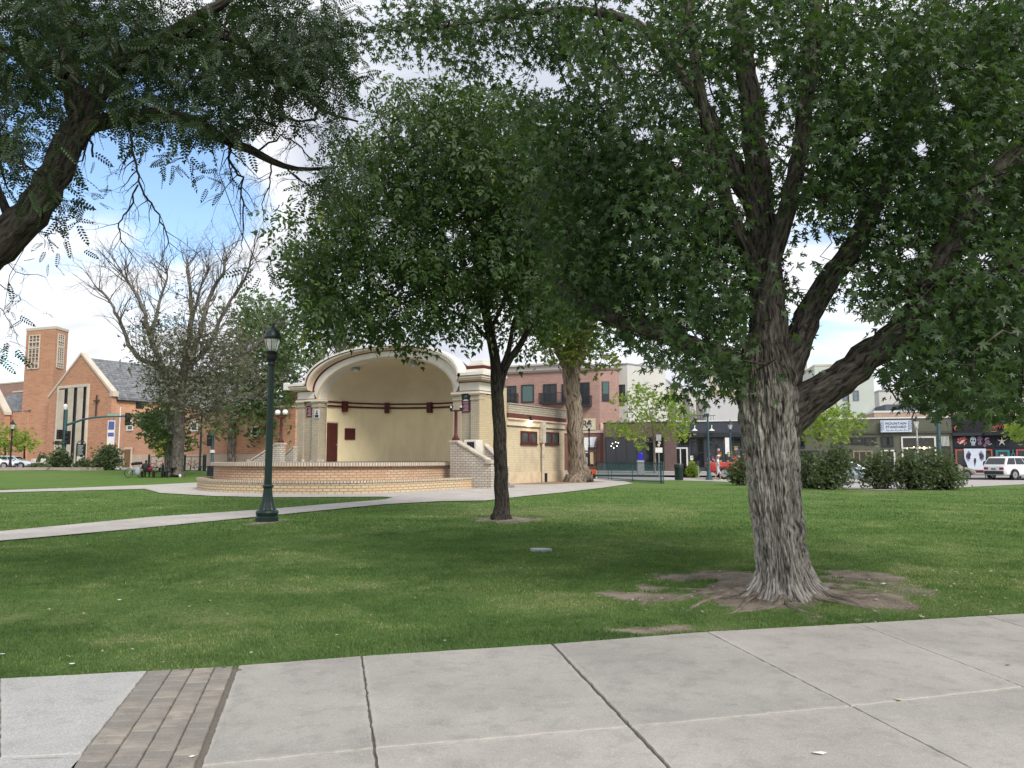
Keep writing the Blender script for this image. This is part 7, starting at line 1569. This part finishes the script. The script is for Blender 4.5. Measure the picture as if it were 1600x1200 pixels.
# ---------------------------------------------------------------- bench table, bicycles, people
pb = G(233, 745.8); hz = pb.z; e = thing('picnic_bench', 'dark picnic table with attached benches under the grey tree', 'picnic table', (at(247, 745, pb.y).x, pb.y, hz), R(-6))
m_ = MB(); m_.box(-1.35, 1.5, -.35, .35, .70, .76); m_.build('tabletop', m_black, e)
for y in (-.75, .75): m_ = MB(); m_.box(-1.35, 1.5, y - .13, y + .13, .42, .46); m_.build('bench', m_black, e)
for x in (-.85, .1, 1.15):
    m_ = MB(); m_.bar((x, -.75, .43), (x, .75, .43), .07); m_.bar((x, -.78, 0), (x, -.78, .42), .14, .14); m_.bar((x, .78, 0), (x, .78, .42), .14, .14); m_.bar((x, 0, .40), (x, 0, .7), .1); m_.build('leg', m_black, e)
m_ = MB(); m_.bar((.45, -.2, 0), (.45, -.2, 1.0), .12); m_.build('post', m_black, e)
def bicycle(label, loc, rz, col=m_black, h=1.0, group='bicycles on the left lawn edge'):
    e = thing('bicycle', label, 'bicycle', loc, rz, group)
    for x in (-.52, .52):
        m_ = MB(); m_.tube([(x + .34 * math.cos(a), 0, .34 + .34 * math.sin(a)) for a in np.linspace(0, 2 * math.pi, 25)], .024, 6, caps=False); w_o = m_.build('wheel', m_black, e); m_ = MB()
        for k_ in range(10): a = k_ * math.pi / 5; m_.bar((x, 0, .34), (x + .33 * math.cos(a), 0, .34 + .33 * math.sin(a)), .006)
        m_.lathe([(.03, -.04), (.03, .04)], 8, (x, 0, .34)); m_.build('spokes', m_galv, w_o)
    m_ = MB(); r_ = .018; bb = (-.08, 0, .3); st = (-.2, 0, .82); hd = (.34, 0, .86); hd2 = (.38, 0, .68); rw = (-.52, 0, .34)
    for a, b_ in ((bb, st), (st, hd), (bb, hd2), (rw, bb), (rw, (-.19, 0, .76)), (hd, hd2), (hd2, (.52, 0, .34))): m_.tube([a, b_], r_, 6)
    m_.build('frame', col, e); m_ = MB(); m_.tube([(.33, 0, .86), (.32, 0, .98)], r_, 6); m_.tube([(.36, -.28, 1.0), (.32, -.1, .98), (.32, .1, .98), (.36, .28, 1.0)], .014, 6); m_.build('handlebar', m_black, e)
    m_ = MB(); m_.tube([(-.2, 0, .8), (-.215, 0, .92)], .014, 6); m_.sphere((-.22, 0, .94), .1, 8, sz=.4); m_.build('saddle', m_black, e); m_ = MB(); m_.lathe([(.09, -.01), (.09, .01)], 12); c_ = m_.build('crank', m_galv, e); c_.location = (-.08, 0, .3); c_.rotation_euler = (R(90), 0, 0); return e
def bz(px, d): p = at(px, 716, d); return (p.x, d, float(Hgt(p.x, d)) + .02)
bicycle('dark bicycle parked in the rack left of the big grey trunk', bz(248, 74), R(3), scale_ if False else m_black)
bicycle('dark bicycle parked in the rack right of the big grey trunk', bz(301, 72), R(178))
bicycle('bicycle with pale bags leaning at the left end of the picnic bench', bz(212, pb.y - .5), R(60), m_galv)
p_ = bz(216, pb.y - .9); e = thing('bag', 'pale blue grey bag hung on the bicycle beside the picnic bench', 'bag', p_); m_ = MB(); m_.sphere((0, 0, .5), .22, 10, sz=1.6); m_.build('cloth', pm('pale_bag', (.42, .46, .52), (.2, .22, .25), scale=10), e)
p_ = bz(213, pb.y); e = thing('bag', 'long black bag lying across the bicycle handlebar beside the seated person', 'bag', p_); m_ = MB(); m_.tube([(-.35, 0, 1.0), (0, 0, 1.05), (.45, 0, 1.08)], [.1, .13, .1], 8); m_.build('cloth', m_black, e)
p_ = bz(234.5, pb.y - .4); e = thing('backpack', 'dark red backpack on the picnic bench beside the seated person', 'backpack', (p_[0], p_[1], p_[2] + .46)); m_ = MB(); m_.sphere((0, 0, .22), .22, 10, sz=1.15); m_.build('cloth', pm('red_cloth', (.28, .03, .04), (.2, .02, .03)), e, smooth=True)
for k_, (px, d) in enumerate(((277 - 44, 74), (289, 72.5), (321, 72), (318.5, 73))):
    b0 = at(px, 716, d); zt = at(px, 711, d).z - float(Hgt(b0.x, d)); e = thing('bollard', ['bike rack post left of the parked bicycles', 'post between the big grey trunk and the right bicycle', 'rightmost dark rack post beside the right bicycle', 'dark rack post just left of the rightmost one'][k_], 'post', (b0.x, d, float(Hgt(b0.x, d))), group='dark green rack posts'); m_ = MB(); m_.lathe([(.1, 0), (.1, zt - .1), (.13, zt - .08), (.1, zt), (.03, zt + .08)], 10); m_.build('post', m_green, e)
a0 = bz(236, 73.5); a1 = bz(320, 72.5); e = thing('rack_rail', 'thin dark rail running behind the two parked bicycles', 'railing', a0); m_ = MB(); m_.bar((0, 0, 1.3), (a1[0] - a0[0], a1[1] - a0[1], 1.3), .05); 
for t_ in (0, .25, .5, .75, 1): m_.bar(((a1[0] - a0[0]) * t_, (a1[1] - a0[1]) * t_, 0), ((a1[0] - a0[0]) * t_, (a1[1] - a0[1]) * t_, 1.3), .04)
m_.build('rail', m_black, e)

def body(name, label, loc, rz, joints, bones, skin_i, mats, scale=1.0):
    """one continuous skinned body; joints: name -> (x, y, z, radius)"""
    keys = list(joints); v = [joints[k][:3] for k in keys]; ed = [(keys.index(a), keys.index(b_)) for a, b_ in bones]
    me = bpy.data.meshes.new(name); me.from_pydata(v, ed, []); o = bpy.data.objects.new(name, me); COL.objects.link(o); sm = o.modifiers.new('Skin', 'SKIN'); 
    for i, k in enumerate(keys): r_ = joints[k][3]; me.skin_vertices[0].data[i].radius = (r_, r_ if len(joints[k]) < 5 else joints[k][4])
    me.skin_vertices[0].data[0].use_root = True; o.modifiers.new('Sub', 'SUBSURF').levels = 2; o.modifiers['Sub'].render_levels = 2
    bpy.context.view_layer.update(); dg_ = bpy.context.evaluated_depsgraph_get(); m2 = bpy.data.meshes.new_from_object(o.evaluated_get(dg_)); bpy.data.objects.remove(o)
    o = bpy.data.objects.new(name, m2); COL.objects.link(o); o.location = loc; o.rotation_euler = (0, 0, rz)
    m2.materials.clear()
    for m in mats: m2.materials.append(m)
    for p in m2.polygons: p.material_index = skin_i(p.center); p.use_smooth = True
    return tag(o, label, 'person')
skinm = pm('skin', (.38, .22, .15), (.34, .19, .13), scale=8, rough=.6); wht = pm('white_cloth', (.62, .62, .66), (.50, .50, .55), scale=6); lav = pm('pale_shorts', (.50, .52, .60), (.40, .42, .50), scale=6); drk = pm('dark_cloth', (.018, .018, .022), (.03, .03, .034), scale=6); hairm = pm('dark_hair', (.03, .02, .015))
# walking man, seen from his right-rear, walking to the right
pw_ = at(1122, 751, 55)
J_ = {'pel': (0, 0, .95, .15, .12), 'sp': (0, .01, 1.12, .15, .12), 'ch': (.01, .0, 1.33, .17, .12), 'nk': (.02, 0, 1.50, .055), 'hd0': (.05, 0, 1.60, .085), 'hd': (.06, 0, 1.70, .09), 'ht': (.05, 0, 1.77, .06),
      'shl': (0, .17, 1.43, .065), 'ell': (-.10, .22, 1.17, .045), 'wrl': (.05, .2, .97, .03), 'hl': (.10, .19, .90, .032), 'shr': (0, -.17, 1.43, .065), 'elr': (.02, -.24, 1.15, .045), 'wrr': (.20, -.2, 1.05, .03), 'hr': (.27, -.18, 1.04, .032),
      'hil': (0, .1, .88, .10), 'knl': (.18, .1, .50, .065), 'anl': (.17, .1, .09, .04), 'tol': (.34, .1, .04, .038), 'hir': (0, -.1, .88, .10), 'knr': (-.03, -.1, .48, .065), 'anr': (-.28, -.1, .15, .04), 'tor': (-.20, -.1, .03, .036)}
B_ = [('pel', 'sp'), ('sp', 'ch'), ('ch', 'nk'), ('nk', 'hd0'), ('hd0', 'hd'), ('hd', 'ht'), ('ch', 'shl'), ('shl', 'ell'), ('ell', 'wrl'), ('wrl', 'hl'), ('ch', 'shr'), ('shr', 'elr'), ('elr', 'wrr'), ('wrr', 'hr'), ('pel', 'hil'), ('hil', 'knl'), ('knl', 'anl'), ('anl', 'tol'), ('pel', 'hir'), ('hir', 'knr'), ('knr', 'anr'), ('anr', 'tor')]
def si(c):
    if c.z > 1.5: return 0
    if c.z < .09: return 2
    if c.z < .50: return 0
    if c.z < .98 and abs(c.y) < .24 and abs(c.x) < .2: return 3
    if abs(c.y) > .2 and c.z < 1.17 or c.x > .2: return 0
    return 1
man = body('person', 'person in white shirt, pale shorts and cap walking right past the red pickup', (pw_.x, 55, .02), R(-8), J_, B_, si, [skinm, wht, m_white, lav])
m_ = MB(); m_.lathe([(.105, 0), (.105, .04), (.08, .09), (.02, .115)], 14, (.055, 0, 1.72)); m_.box(.12, .24, -.07, .07, 1.725, 1.74); m_.build('cap', m_white, man, smooth='edge')
# face details on the walking head: nose, ears
m_ = MB(); m_.sphere((.155, 0, 1.655), .018, 6); m_.sphere((.05, .095, 1.66), .022, 6); m_.sphere((.05, -.095, 1.66), .022, 6); m_.build('nose_and_ears', skinm, man)
# fingers
m_ = MB()
for (hx, hy, hz_) in ((.27, -.18, 1.04), (.10, .19, .90)):
    for k_ in range(4): m_.tube([(hx + .01, hy - .02 + .013 * k_, hz_), (hx + .05, hy - .024 + .015 * k_, hz_ - .03), (hx + .06, hy - .022 + .014 * k_, hz_ - .055)], [.009, .008, .006], 5)
    m_.tube([(hx, hy + .02, hz_ + .01), (hx + .03, hy + .04, hz_ - .01)], [.01, .007], 5)
m_.build('fingers', skinm, man)
# seated person seen from behind
ps = at(226.5, 745, pb.y - .75); pz = float(Hgt(ps.x, ps.y))
J2 = {'pel': (0, 0, .56, .17, .14), 'sp': (0, .02, .72, .16, .13), 'ch': (0, .06, .95, .19, .13), 'nk': (0, .1, 1.10, .06), 'hd0': (0, .13, 1.19, .09), 'hd': (0, .14, 1.28, .10), 'ht': (0, .13, 1.35, .07), 'shl': (-.2, .06, 1.03, .075), 'ell': (-.29, .14, .80, .055), 'wrl': (-.2, .34, .80, .035), 'hl': (-.13, .42, .80, .035),
      'shr': (.2, .06, 1.03, .075), 'elr': (.29, .14, .80, .055), 'wrr': (.2, .34, .80, .035), 'hr': (.13, .42, .80, .035), 'hil': (-.11, .1, .55, .10), 'knl': (-.15, .48, .52, .075), 'anl': (-.15, .50, .09, .045), 'tol': (-.15, .66, .04, .04), 'hir': (.11, .1, .55, .10), 'knr': (.15, .48, .52, .075), 'anr': (.15, .50, .09, .045), 'tor': (.15, .66, .04, .04)}
body('person', 'person in dark clothes seated at the picnic bench with back turned', (ps.x, ps.y, pz), R(8), J2, B_, lambda c: 2 if c.z > 1.17 else (0 if c.y > .36 and c.z > .75 else 1), [skinm, drk, hairm])
# someone dim behind the trunk-side window is left to the glass

# ---------------------------------------------------------------- cars
m_tyre = pm('tyre_rubber', (.015, .015, .016), rough=.85); m_rim = pm('alloy', (.45, .46, .48), (.38, .39, .41), metal=.8, rough=.3); m_cglass = glass('car_glass', (.02, .025, .028), .04, .8)
m_tail = pm('tail_light', (.35, .015, .02), (.28, .01, .015), rough=.2, coat=.6); m_headl = pm('head_light', (.6, .62, .65), (.55, .57, .6), rough=.1, coat=.6)
def car(label, loc, rz, paint, st, roof, L, Wd, belt, cat='car', wheels=(), group=None, name='parked_car', pickup=False, wr=.33):
    """st: stations (x, z bottom, z shoulder, half width); roof: (x rear base, x rear top, x front top, x front base, z)"""
    e = thing(name, label, cat, loc, rz, group); V = []; F_ = []; n = 10
    def ringv(x, zb, zs, w):
        zm = zb + (zs - zb) * .45
        return [(x, -w * .88, zb), (x, -w * .985, zb + .10), (x, -w, zm), (x, -w * .965, zs - .05), (x, -w * .90, zs), (x, w * .90, zs), (x, w * .965, zs - .05), (x, w, zm), (x, w * .985, zb + .10), (x, w * .88, zb)]
    for s_ in st: V += ringv(*s_)
    for j in range(len(st) - 1):
        for i in range(n): F_.append((j * n + i, j * n + (i + 1) % n, (j + 1) * n + (i + 1) % n, (j + 1) * n + i))
    F_.append(tuple(range(n))); F_.append(tuple(range((len(st) - 1) * n, len(st) * n))[::-1])
    m_ = MB(); m_.add(V, F_); 
    xr0, xr1, xf1, xf0, zr = roof; wb, wt = Wd * .445, Wd * .37
    P = [(xr0, belt), (xr1, zr - .05), ((xr1 * 2 + xf1) / 3, zr), ((xr1 + xf1 * 2) / 3, zr), (xf1, zr - .04), (xf0, belt)]
    v = []
    for x, z in P: k_ = (z - belt) / (zr - belt); ww = wb + (wt - wb) * k_; v += [(x, -ww, z - .002), (x, ww, z - .002)]
    v2 = [(p[0], p[1], p[2]) for p in v]; q = len(P)
    m_.add(v2, [(2 * i, 2 * i + 2, 2 * i + 3, 2 * i + 1) for i in range(q - 1)] + [tuple(2 * i for i in range(q))[::-1], tuple(2 * i + 1 for i in range(q))])
    bo = m_.build('body', paint, e, smooth='edge', bevel=.06)
    # glass, 1.5 cm proud of the greenhouse
    g = MB(); hh = zr - belt
    def pt(x, z, s, o=.012): k_ = (z - belt) / hh; return (x, s * (wb + (wt - wb) * k_ + o), z)
    sl_r = (xr1 - xr0) / hh; sl_f = (xf0 - xf1) / hh; z0, z1 = belt + .05, zr - .12; pil = .09
    xa0, xa1 = xr0 + sl_r * (z0 - belt) + .12, xr0 + sl_r * (z1 - belt) + .14; xb0, xb1 = xf0 - sl_f * (z0 - belt) - .14, xf0 - sl_f * (z1 - belt) - .12
    cuts = (.30, .63) if not pickup else (.55,)
    for s in (-1, 1):
        us = [0, *cuts, 1]
        for u0, u1 in zip(us, us[1:]):
            a, b_ = u0 + (.012 if u0 else 0), u1 - (.012 if u1 < 1 else 0); g.add([pt(xa0 + (xb0 - xa0) * a, z0, s), pt(xa0 + (xb0 - xa0) * b_, z0, s), pt(xa1 + (xb1 - xa1) * b_, z1, s), pt(xa1 + (xb1 - xa1) * a, z1, s)], [(0, 1, 2, 3)])
    for xb_, sl, sg in ((xr0, sl_r, -1), (xf0, -sl_f, 1)):
        zz0, zz1 = belt + .07, zr - .13; o = .02 * sg; g.add([(xb_ + sl * (zz0 - belt) + o, -wb * .88, zz0), (xb_ + sl * (zz0 - belt) + o, wb * .88, zz0), (xb_ + sl * (zz1 - belt) + o, wt * .9, zz1), (xb_ + sl * (zz1 - belt) + o, -wt * .9, zz1)], [(0, 1, 2, 3)])
    g.build('windows', m_cglass, e)
    for x in wheels:
        for s in (-1, 1):
            m_ = MB(); m_.lathe([(wr * .62, -.11), (wr * .96, -.11), (wr, -.07), (wr, .07), (wr * .96, .11), (wr * .62, .11)], 24); w_o = m_.build('wheel', m_tyre, e, smooth='edge'); w_o.location = (x, s * (Wd / 2 - .10), wr); w_o.rotation_euler = (R(90), 0, 0)
            m_ = MB(); m_.lathe([(wr * .60, -.108), (wr * .62, .108)], 20); m_.lathe([(.05, -.118), (.05, .118)], 10)
            r_o = m_.build('rim', m_dframe, w_o); m_ = MB()
            for k_ in range(5): a = k_ * 2 * math.pi / 5 + .3; m_.bar((0, 0, 0), (wr * .6 * math.cos(a), wr * .6 * math.sin(a), 0), .06, .232)
            m_.lathe([(wr * .58, -.114), (wr * .64, -.114), (wr * .64, .114), (wr * .58, .114)], 20); m_.build('hubcap', m_rim, w_o)
            m_ = MB(); m_.tube([(x + (wr + .05) * math.cos(a), s * (Wd / 2 - .005), wr + (wr + .05) * math.sin(a)) for a in np.linspace(-.1, math.pi + .1, 14)], .025, 5); m_.build('wheel_arch', m_dframe, e)
    x0 = st[0][0]; x1 = st[-1][0]; hw = st[0][3]; zs = st[0][2]
    for s in (-1, 1):
        m_ = MB(); m_.box(x0 - .02, x0 + .22, s * hw * .97, s * hw * .55, zs - .28, zs - .10); m_.build('tail_light', m_tail, e, bevel=.02)
        m_ = MB(); m_.box(x1 - .2, x1 + .02, s * hw * .92, s * hw * .55, st[-1][2] - .20, st[-1][2] - .06); m_.build('headlight', m_headl, e, bevel=.02)
        m_ = MB(); m_.box(xf0 - .55, xf0 - .38, s * Wd * .5, s * (Wd * .5 + .14), belt + .02, belt + .16); m_.build('mirror', paint, e, bevel=.02)
    m_ = MB(); m_.box(x0 - .04, x0 + .15, -hw * .95, hw * .95, st[0][1] - .02, st[0][1] + .24); m_.build('bumper', m_dframe, e, bevel=.03)
    m_ = MB(); m_.box(x1 - .15, x1 + .04, -hw * .9, hw * .9, st[-1][1], st[-1][1] + .2); m_.build('bumper', m_dframe if cat != 'car' else m_dframe, e, bevel=.03)
    m_ = MB(); m_.box(x0 - .05, x0 - .02, -.18, .18, st[0][1] + .32, st[0][1] + .44); m_.build('number_plate', pm('plate_green', (.15, .25, .22)), e)
    return e
pt_ = lambda nm, c: pm(nm, c, tuple(v * .93 for v in c), rough=.28, coat=.7, scale=.5)
SUV = [(-2.3, .42, 1.02, .78), (-2.15, .34, 1.10, .90), (-1.4, .30, 1.10, .94), (0, .28, 1.08, .95), (1.0, .28, 1.05, .94), (1.6, .30, .98, .91), (2.15, .34, .90, .84), (2.35, .42, .74, .74)]
p = at(1590, 749, 57); car('white suv parked at the right edge, seen from its rear left side', (p.x + .25, 57.6, .02), R(22), pt_('white_car_paint', (.74, .76, .78)), SUV, (-2.22, -1.78, .45, 1.35, 1.72), 4.6, 1.92, 1.08, 'suv', (-1.40, 1.42), wr=.38)
SED = [(-2.25, .42, .84, .72), (-2.1, .34, .94, .82), (-1.3, .26, .96, .88), (0, .24, .94, .89), (1.0, .25, .92, .88), (1.6, .28, .86, .85), (2.1, .32, .74, .78), (2.3, .40, .62, .66)]
p = at(1485, 749, 59); car('tan beige sedan parked behind the rightmost shrub', (p.x, 60, .02), R(8), pt_('tan_car_paint', (.26, .235, .19)), SED, (-1.75, -1.05, .35, 1.15, 1.42), 4.5, 1.78, .93, 'car', (-1.35, 1.38), 'cars parked along the street')
p = at(1330, 754, 50); car('silver blue sedan parked behind the widest shrub', (p.x, 51, .02), R(-10), pt_('silver_car_paint', (.30, .36, .44)), SED, (-1.75, -1.05, .35, 1.15, 1.42), 4.5, 1.78, .93, 'car', (-1.35, 1.38), 'cars parked along the street')
PK = [(-2.5, .5, 1.02, .80), (-2.45, .42, 1.05, .86), (-1.5, .40, 1.05, .90), (0, .38, 1.04, .90), (1.2, .38, 1.02, .90), (2.0, .42, .98, .86), (2.3, .48, .84, .80)]
p = at(1110, 749, 58); e = car('bright red pickup truck behind the walking person', (p.x + 3.1, 59, .02), R(-9), pt_('red_car_paint', (.42, .035, .025)), PK, (-.35, -.2, .75, 1.2, 1.62), 4.8, 1.8, 1.03, 'pickup', (-1.5, 1.55), name='pickup_truck', pickup=True, wr=.36)
e.scale = (1.22,) * 3; m_ = MB(); m_.box(-2.38, -.45, -.76, .76, 1.045, 1.06); m_.build('bed_floor', m_dframe, e)
for px, d, lab, c_ in ((18, 84, 'pale blue car parked behind the left edge lamp', (.50, .56, .62)), (-8, 83, 'white car cut by the left edge of the picture', (.66, .68, .70))):
    p = at(px, 722, d); car(lab, (p.x, d, .47), R(6), pt_('pale_car_%d' % px, c_), SED, (-1.75, -1.05, .35, 1.15, 1.42), 4.5, 1.78, .93, 'car', (-1.35, 1.38), 'cars near the church')
p = at(43, 722, 88); e = thing('garden_chairs', 'white slatted chairs on the paving before the church', 'chair', (p.x, 88, .45))
for k_ in range(2):
    x = k_ * 1.1; m_ = MB(); m_.box(x, x + .6, 0, .5, .35, .42)
    for q in range(4): m_.bar((x + .08 + q * .15, .5, .4), (x + .02 + q * .15, .75, 1.1), .08, .03)
    for q in (0, .55):
        for r_ in (0, .45): m_.bar((x + q, r_, 0), (x + q, r_, .36), .05)
    if k_ == 0: e0 = e; e.name = 'garden_chair'; e['label'] = 'white slatted chair at the left of the two before the church'; m_.build('seat_and_back', m_white, e)
    else: e1 = thing('garden_chair', 'white slatted chair at the right of the two before the church', 'chair', (p.x, 88, .45)); m_.build('seat_and_back', m_white, e1)
p = at(70, 722, 86); lw = thing('low_wall', 'low pale stone planter wall along the paving before the church', 'wall', (p.x, 86, .45), R(-4)); m_ = MB(); m_.box(-3.5, 9, 0, .4, 0, .62); m_.build('stones', m_stone, lw); m_ = MB(); m_.box(-3.55, 9.05, -.03, .43, .62, .7); m_.build('coping', m_cap, lw)
p = at(55, 735, 74); lw = thing('kerb_wall', 'low brownish kerb wall between the left lawn and the street', 'wall', (p.x, 75, .40), 0); m_ = MB(); m_.box(-9, 6, 0, .3, 0, .32); m_.build('stones', pm('kerb_brown', (.36, .30, .26), (.28, .23, .2)), lw)

# ================================================================ GRASS BLADES AND LITTER
def on_grass(x, y):
    # nearer edge: the line of the walk
    e0, e1 = np.array(EL[2]), np.array(E[-1]); edge = [EL[2], EL[1], *E]
    ex_, ey_ = zip(*[tuple(p) for p in edge]); ok = y > np.interp(x, ex_, ey_) - .045 + .06 * (vn2(x * 7, x * 0 + 3) - .5)
    # outside the path polygon
    P = np.array([tuple(G(*p))[:2] for p in PATH]); ins = np.zeros(len(x), bool); j = len(P) - 1
    for i in range(len(P)):
        xi, yi = P[i]; xj, yj = P[j]; c = ((yi > y) != (yj > y)) & (x < (xj - xi) * (y - yi) / (yj - yi + 1e-12) + xi); ins ^= c; j = i
    RP = np.array([tuple(G(*p))[:2] for p in RB[1:]]); lim = np.interp(x, RP[:, 0], RP[:, 1])
    far = (x > RP[0, 0]) & (y > lim)
    return ok & ~ins & ~far
def blades(y0, y1, n, hgt, wid):
    u = rng.random(n); y = y0 * (y1 / y0) ** u; x = (rng.random(n) * 2 - 1) * (y * .72 + .3)
    k = on_grass(x, y); x, y = x[k], y[k]; d1, d2 = worn(x, y)
    r = np.hypot(x - MAPLE[0], y - MAPLE[1]); keep = rng.random(len(x)) > np.clip(d1 * 1.7 - .08, 0, .985); keep &= (r > .52) & (rng.random(len(x)) > d2 * .45)
    x, y, d1, d2 = x[keep], y[keep], d1[keep], d2[keep]; n = len(x)
    tuft = fbm(x * 2.3 + 5, y * 2.3, 3); edge_boost = 1
    h = hgt * rng.uniform(.45, 1.15, n) * (.55 + .9 * tuft) * (1 - .45 * d2) * (1 - .35 * d1); a = rng.uniform(0, 2 * math.pi, n); lean = rng.uniform(.1, .95, n) * h; w_ = wid * rng.uniform(.6, 1.3, n)
    z = Hgt(x, y) - .004; b = rng.uniform(0, 2 * math.pi, n); dx, dy = np.cos(b) * w_ / 2, np.sin(b) * w_ / 2; lx, ly = np.cos(a) * lean, np.sin(a) * lean
    V = np.stack([np.stack([x - dx, y - dy, z], 1), np.stack([x + dx, y + dy, z], 1), np.stack([x + lx * .4 + dx * .7, y + ly * .4 + dy * .7, z + h * .62], 1), np.stack([x + lx * .4 - dx * .7, y + ly * .4 - dy * .7, z + h * .62], 1), np.stack([x + lx, y + ly, z + h * .95], 1)], 1).reshape(-1, 3)
    o = (np.arange(n) * 5)[:, None]; F3 = np.concatenate([o + [0, 1, 2], o + [0, 2, 3], o + [3, 2, 4]], 0)
    patch = fbm(x * .8, y * .8 + 20, 3); tint = np.clip(.10 + .55 * rng.random(n) * (.5 + patch) + .75 * (patch - .5) + .45 * (fbm(x * 5.5, y * 5.5 + 40, 2) - .5) + .55 * d2 * rng.uniform(.4, 1.3, n) + (rng.random(n) < .05 + .35 * d2) * .35, 0, 1)
    return V, F3, np.repeat(tint, 5)
parts = [blades(4.6, 9.5, 330000, .036, .0055), blades(9.5, 17, 240000, .042, .010), blades(17, 42, 170000, .05, .02)]
V = []; F3 = []; TI = []; o_ = 0
for a, b_, c_ in parts: V.append(a); F3.append(b_ + o_); TI.append(c_); o_ += len(a)
f_grass = foliage('grass_blades', (.052, .100, .034), (.145, .220, .076), (.33, .32, .19), .35, .6)
g = nmesh('grass', np.concatenate(V), np.concatenate(F3), f_grass, attrs={'tint': np.concatenate(TI)}); tag(g, 'short mown lawn grass, worn and dry in patches', 'grass', kind='stuff')
# fallen leaves, wood chips and scraps
def litter(n, gen, size, zoff=.02):
    P = np.array([gen() for _ in range(n)]); pos = np.stack([P[:, 0], P[:, 1], Hgt(P[:, 0], P[:, 1]) + zoff], 1); ax = rng.normal(size=(n, 3)); ax[:, 2] *= .25; nr = rng.normal(size=(n, 3)) * .25; nr[:, 2] += 1
    return inst(ML[0], ML[1], pos, ax, nr, size * rng.uniform(.5, 1.2, n))
def near_tree():
    a = rng.uniform(0, 2 * math.pi); r = .7 + abs(rng.normal()) * 1.1; return MAPLE[0] + .3 + r * math.cos(a) * 1.3, MAPLE[1] + r * math.sin(a) * .75
def anyw():
    while True:
        y = 5.2 * (24 / 5.2) ** rng.random(); x = rng.uniform(-.7, .7) * y
        if on_grass(np.array([x]), np.array([y]))[0]: return x, y
P1_, F1_ = litter(150, near_tree, .055); P2_, F2_ = litter(130, anyw, .042, .04)
dl_ = nmesh('fallen_leaves', np.concatenate([P1_, P2_]), np.concatenate([F1_, F2_ + len(P1_)]), foliage('dry_leaves', (.24, .17, .09), (.55, .52, .44), (.70, .70, .64), .1), attrs={'tint': rng.random(len(P1_) + len(P2_))}); tag(dl_, 'dry curled fallen leaves and chips scattered on soil and grass', 'fallen leaves', kind='stuff')
def scrap(px, py, s, mat, label, nm='paper_scrap', cat='litter'):
    p = G0(px, py, .03); on = on_grass(np.array([p.x]), np.array([p.y]))[0]; z = float(Hgt(p.x, p.y)) + .03 if on else .034; m_ = MB(); k = 7; s *= .6; v = [(0, 0, s * .25)] + [(s * (1 + .3 * rng.normal()) * math.cos(2 * math.pi * i / k), s * .7 * math.sin(2 * math.pi * i / k), rng.random() * s * .2) for i in range(k)]
    m_.add(v, [(0, i, i % k + 1) for i in range(1, k + 1)]); o = m_.build(nm, mat); o.location = (p.x, p.y, z); tag(o, label, cat)
lf = foliage('pale_leaf', (.45, .46, .30), (.5, .5, .36), None, .1)
scrap(623, 823, .055, m_white, 'white scrap on the lawn left of the slender dark tree')
scrap(186, 940, .04, m_white, 'white scrap in the worn grass at the left'); scrap(113, 1037, .035, m_white, 'whitish scrap at the grass edge above the pale slab'); scrap(3, 1022, .04, m_white, 'whitish scrap at the left border of the lawn')
scrap(1405, 1094, .045, lf, 'pale yellow leaf lying on the long slab joint', 'fallen_leaf', 'leaf'); scrap(1280, 1178, .05, m_white, 'torn whitish leaf on the foreground slab at the bottom right', 'fallen_leaf', 'leaf')
scrap(1380, 915, .07, m_cream, 'pale wood chip on the bare soil right of the maple roots', 'wood_chip', 'chip'); scrap(1575, 1040, .03, m_black, 'small dark blot of gum on the right slab', 'gum_spot', 'gum'); scrap(375, 1047, .035, m_joint, 'dark chip at the end of the wide joint by the grass', 'stone_chip', 'chip'); scrap(300, 1183, .03, m_cream, 'pale pebble in the wide joint at the bottom', 'pebble', 'pebble')
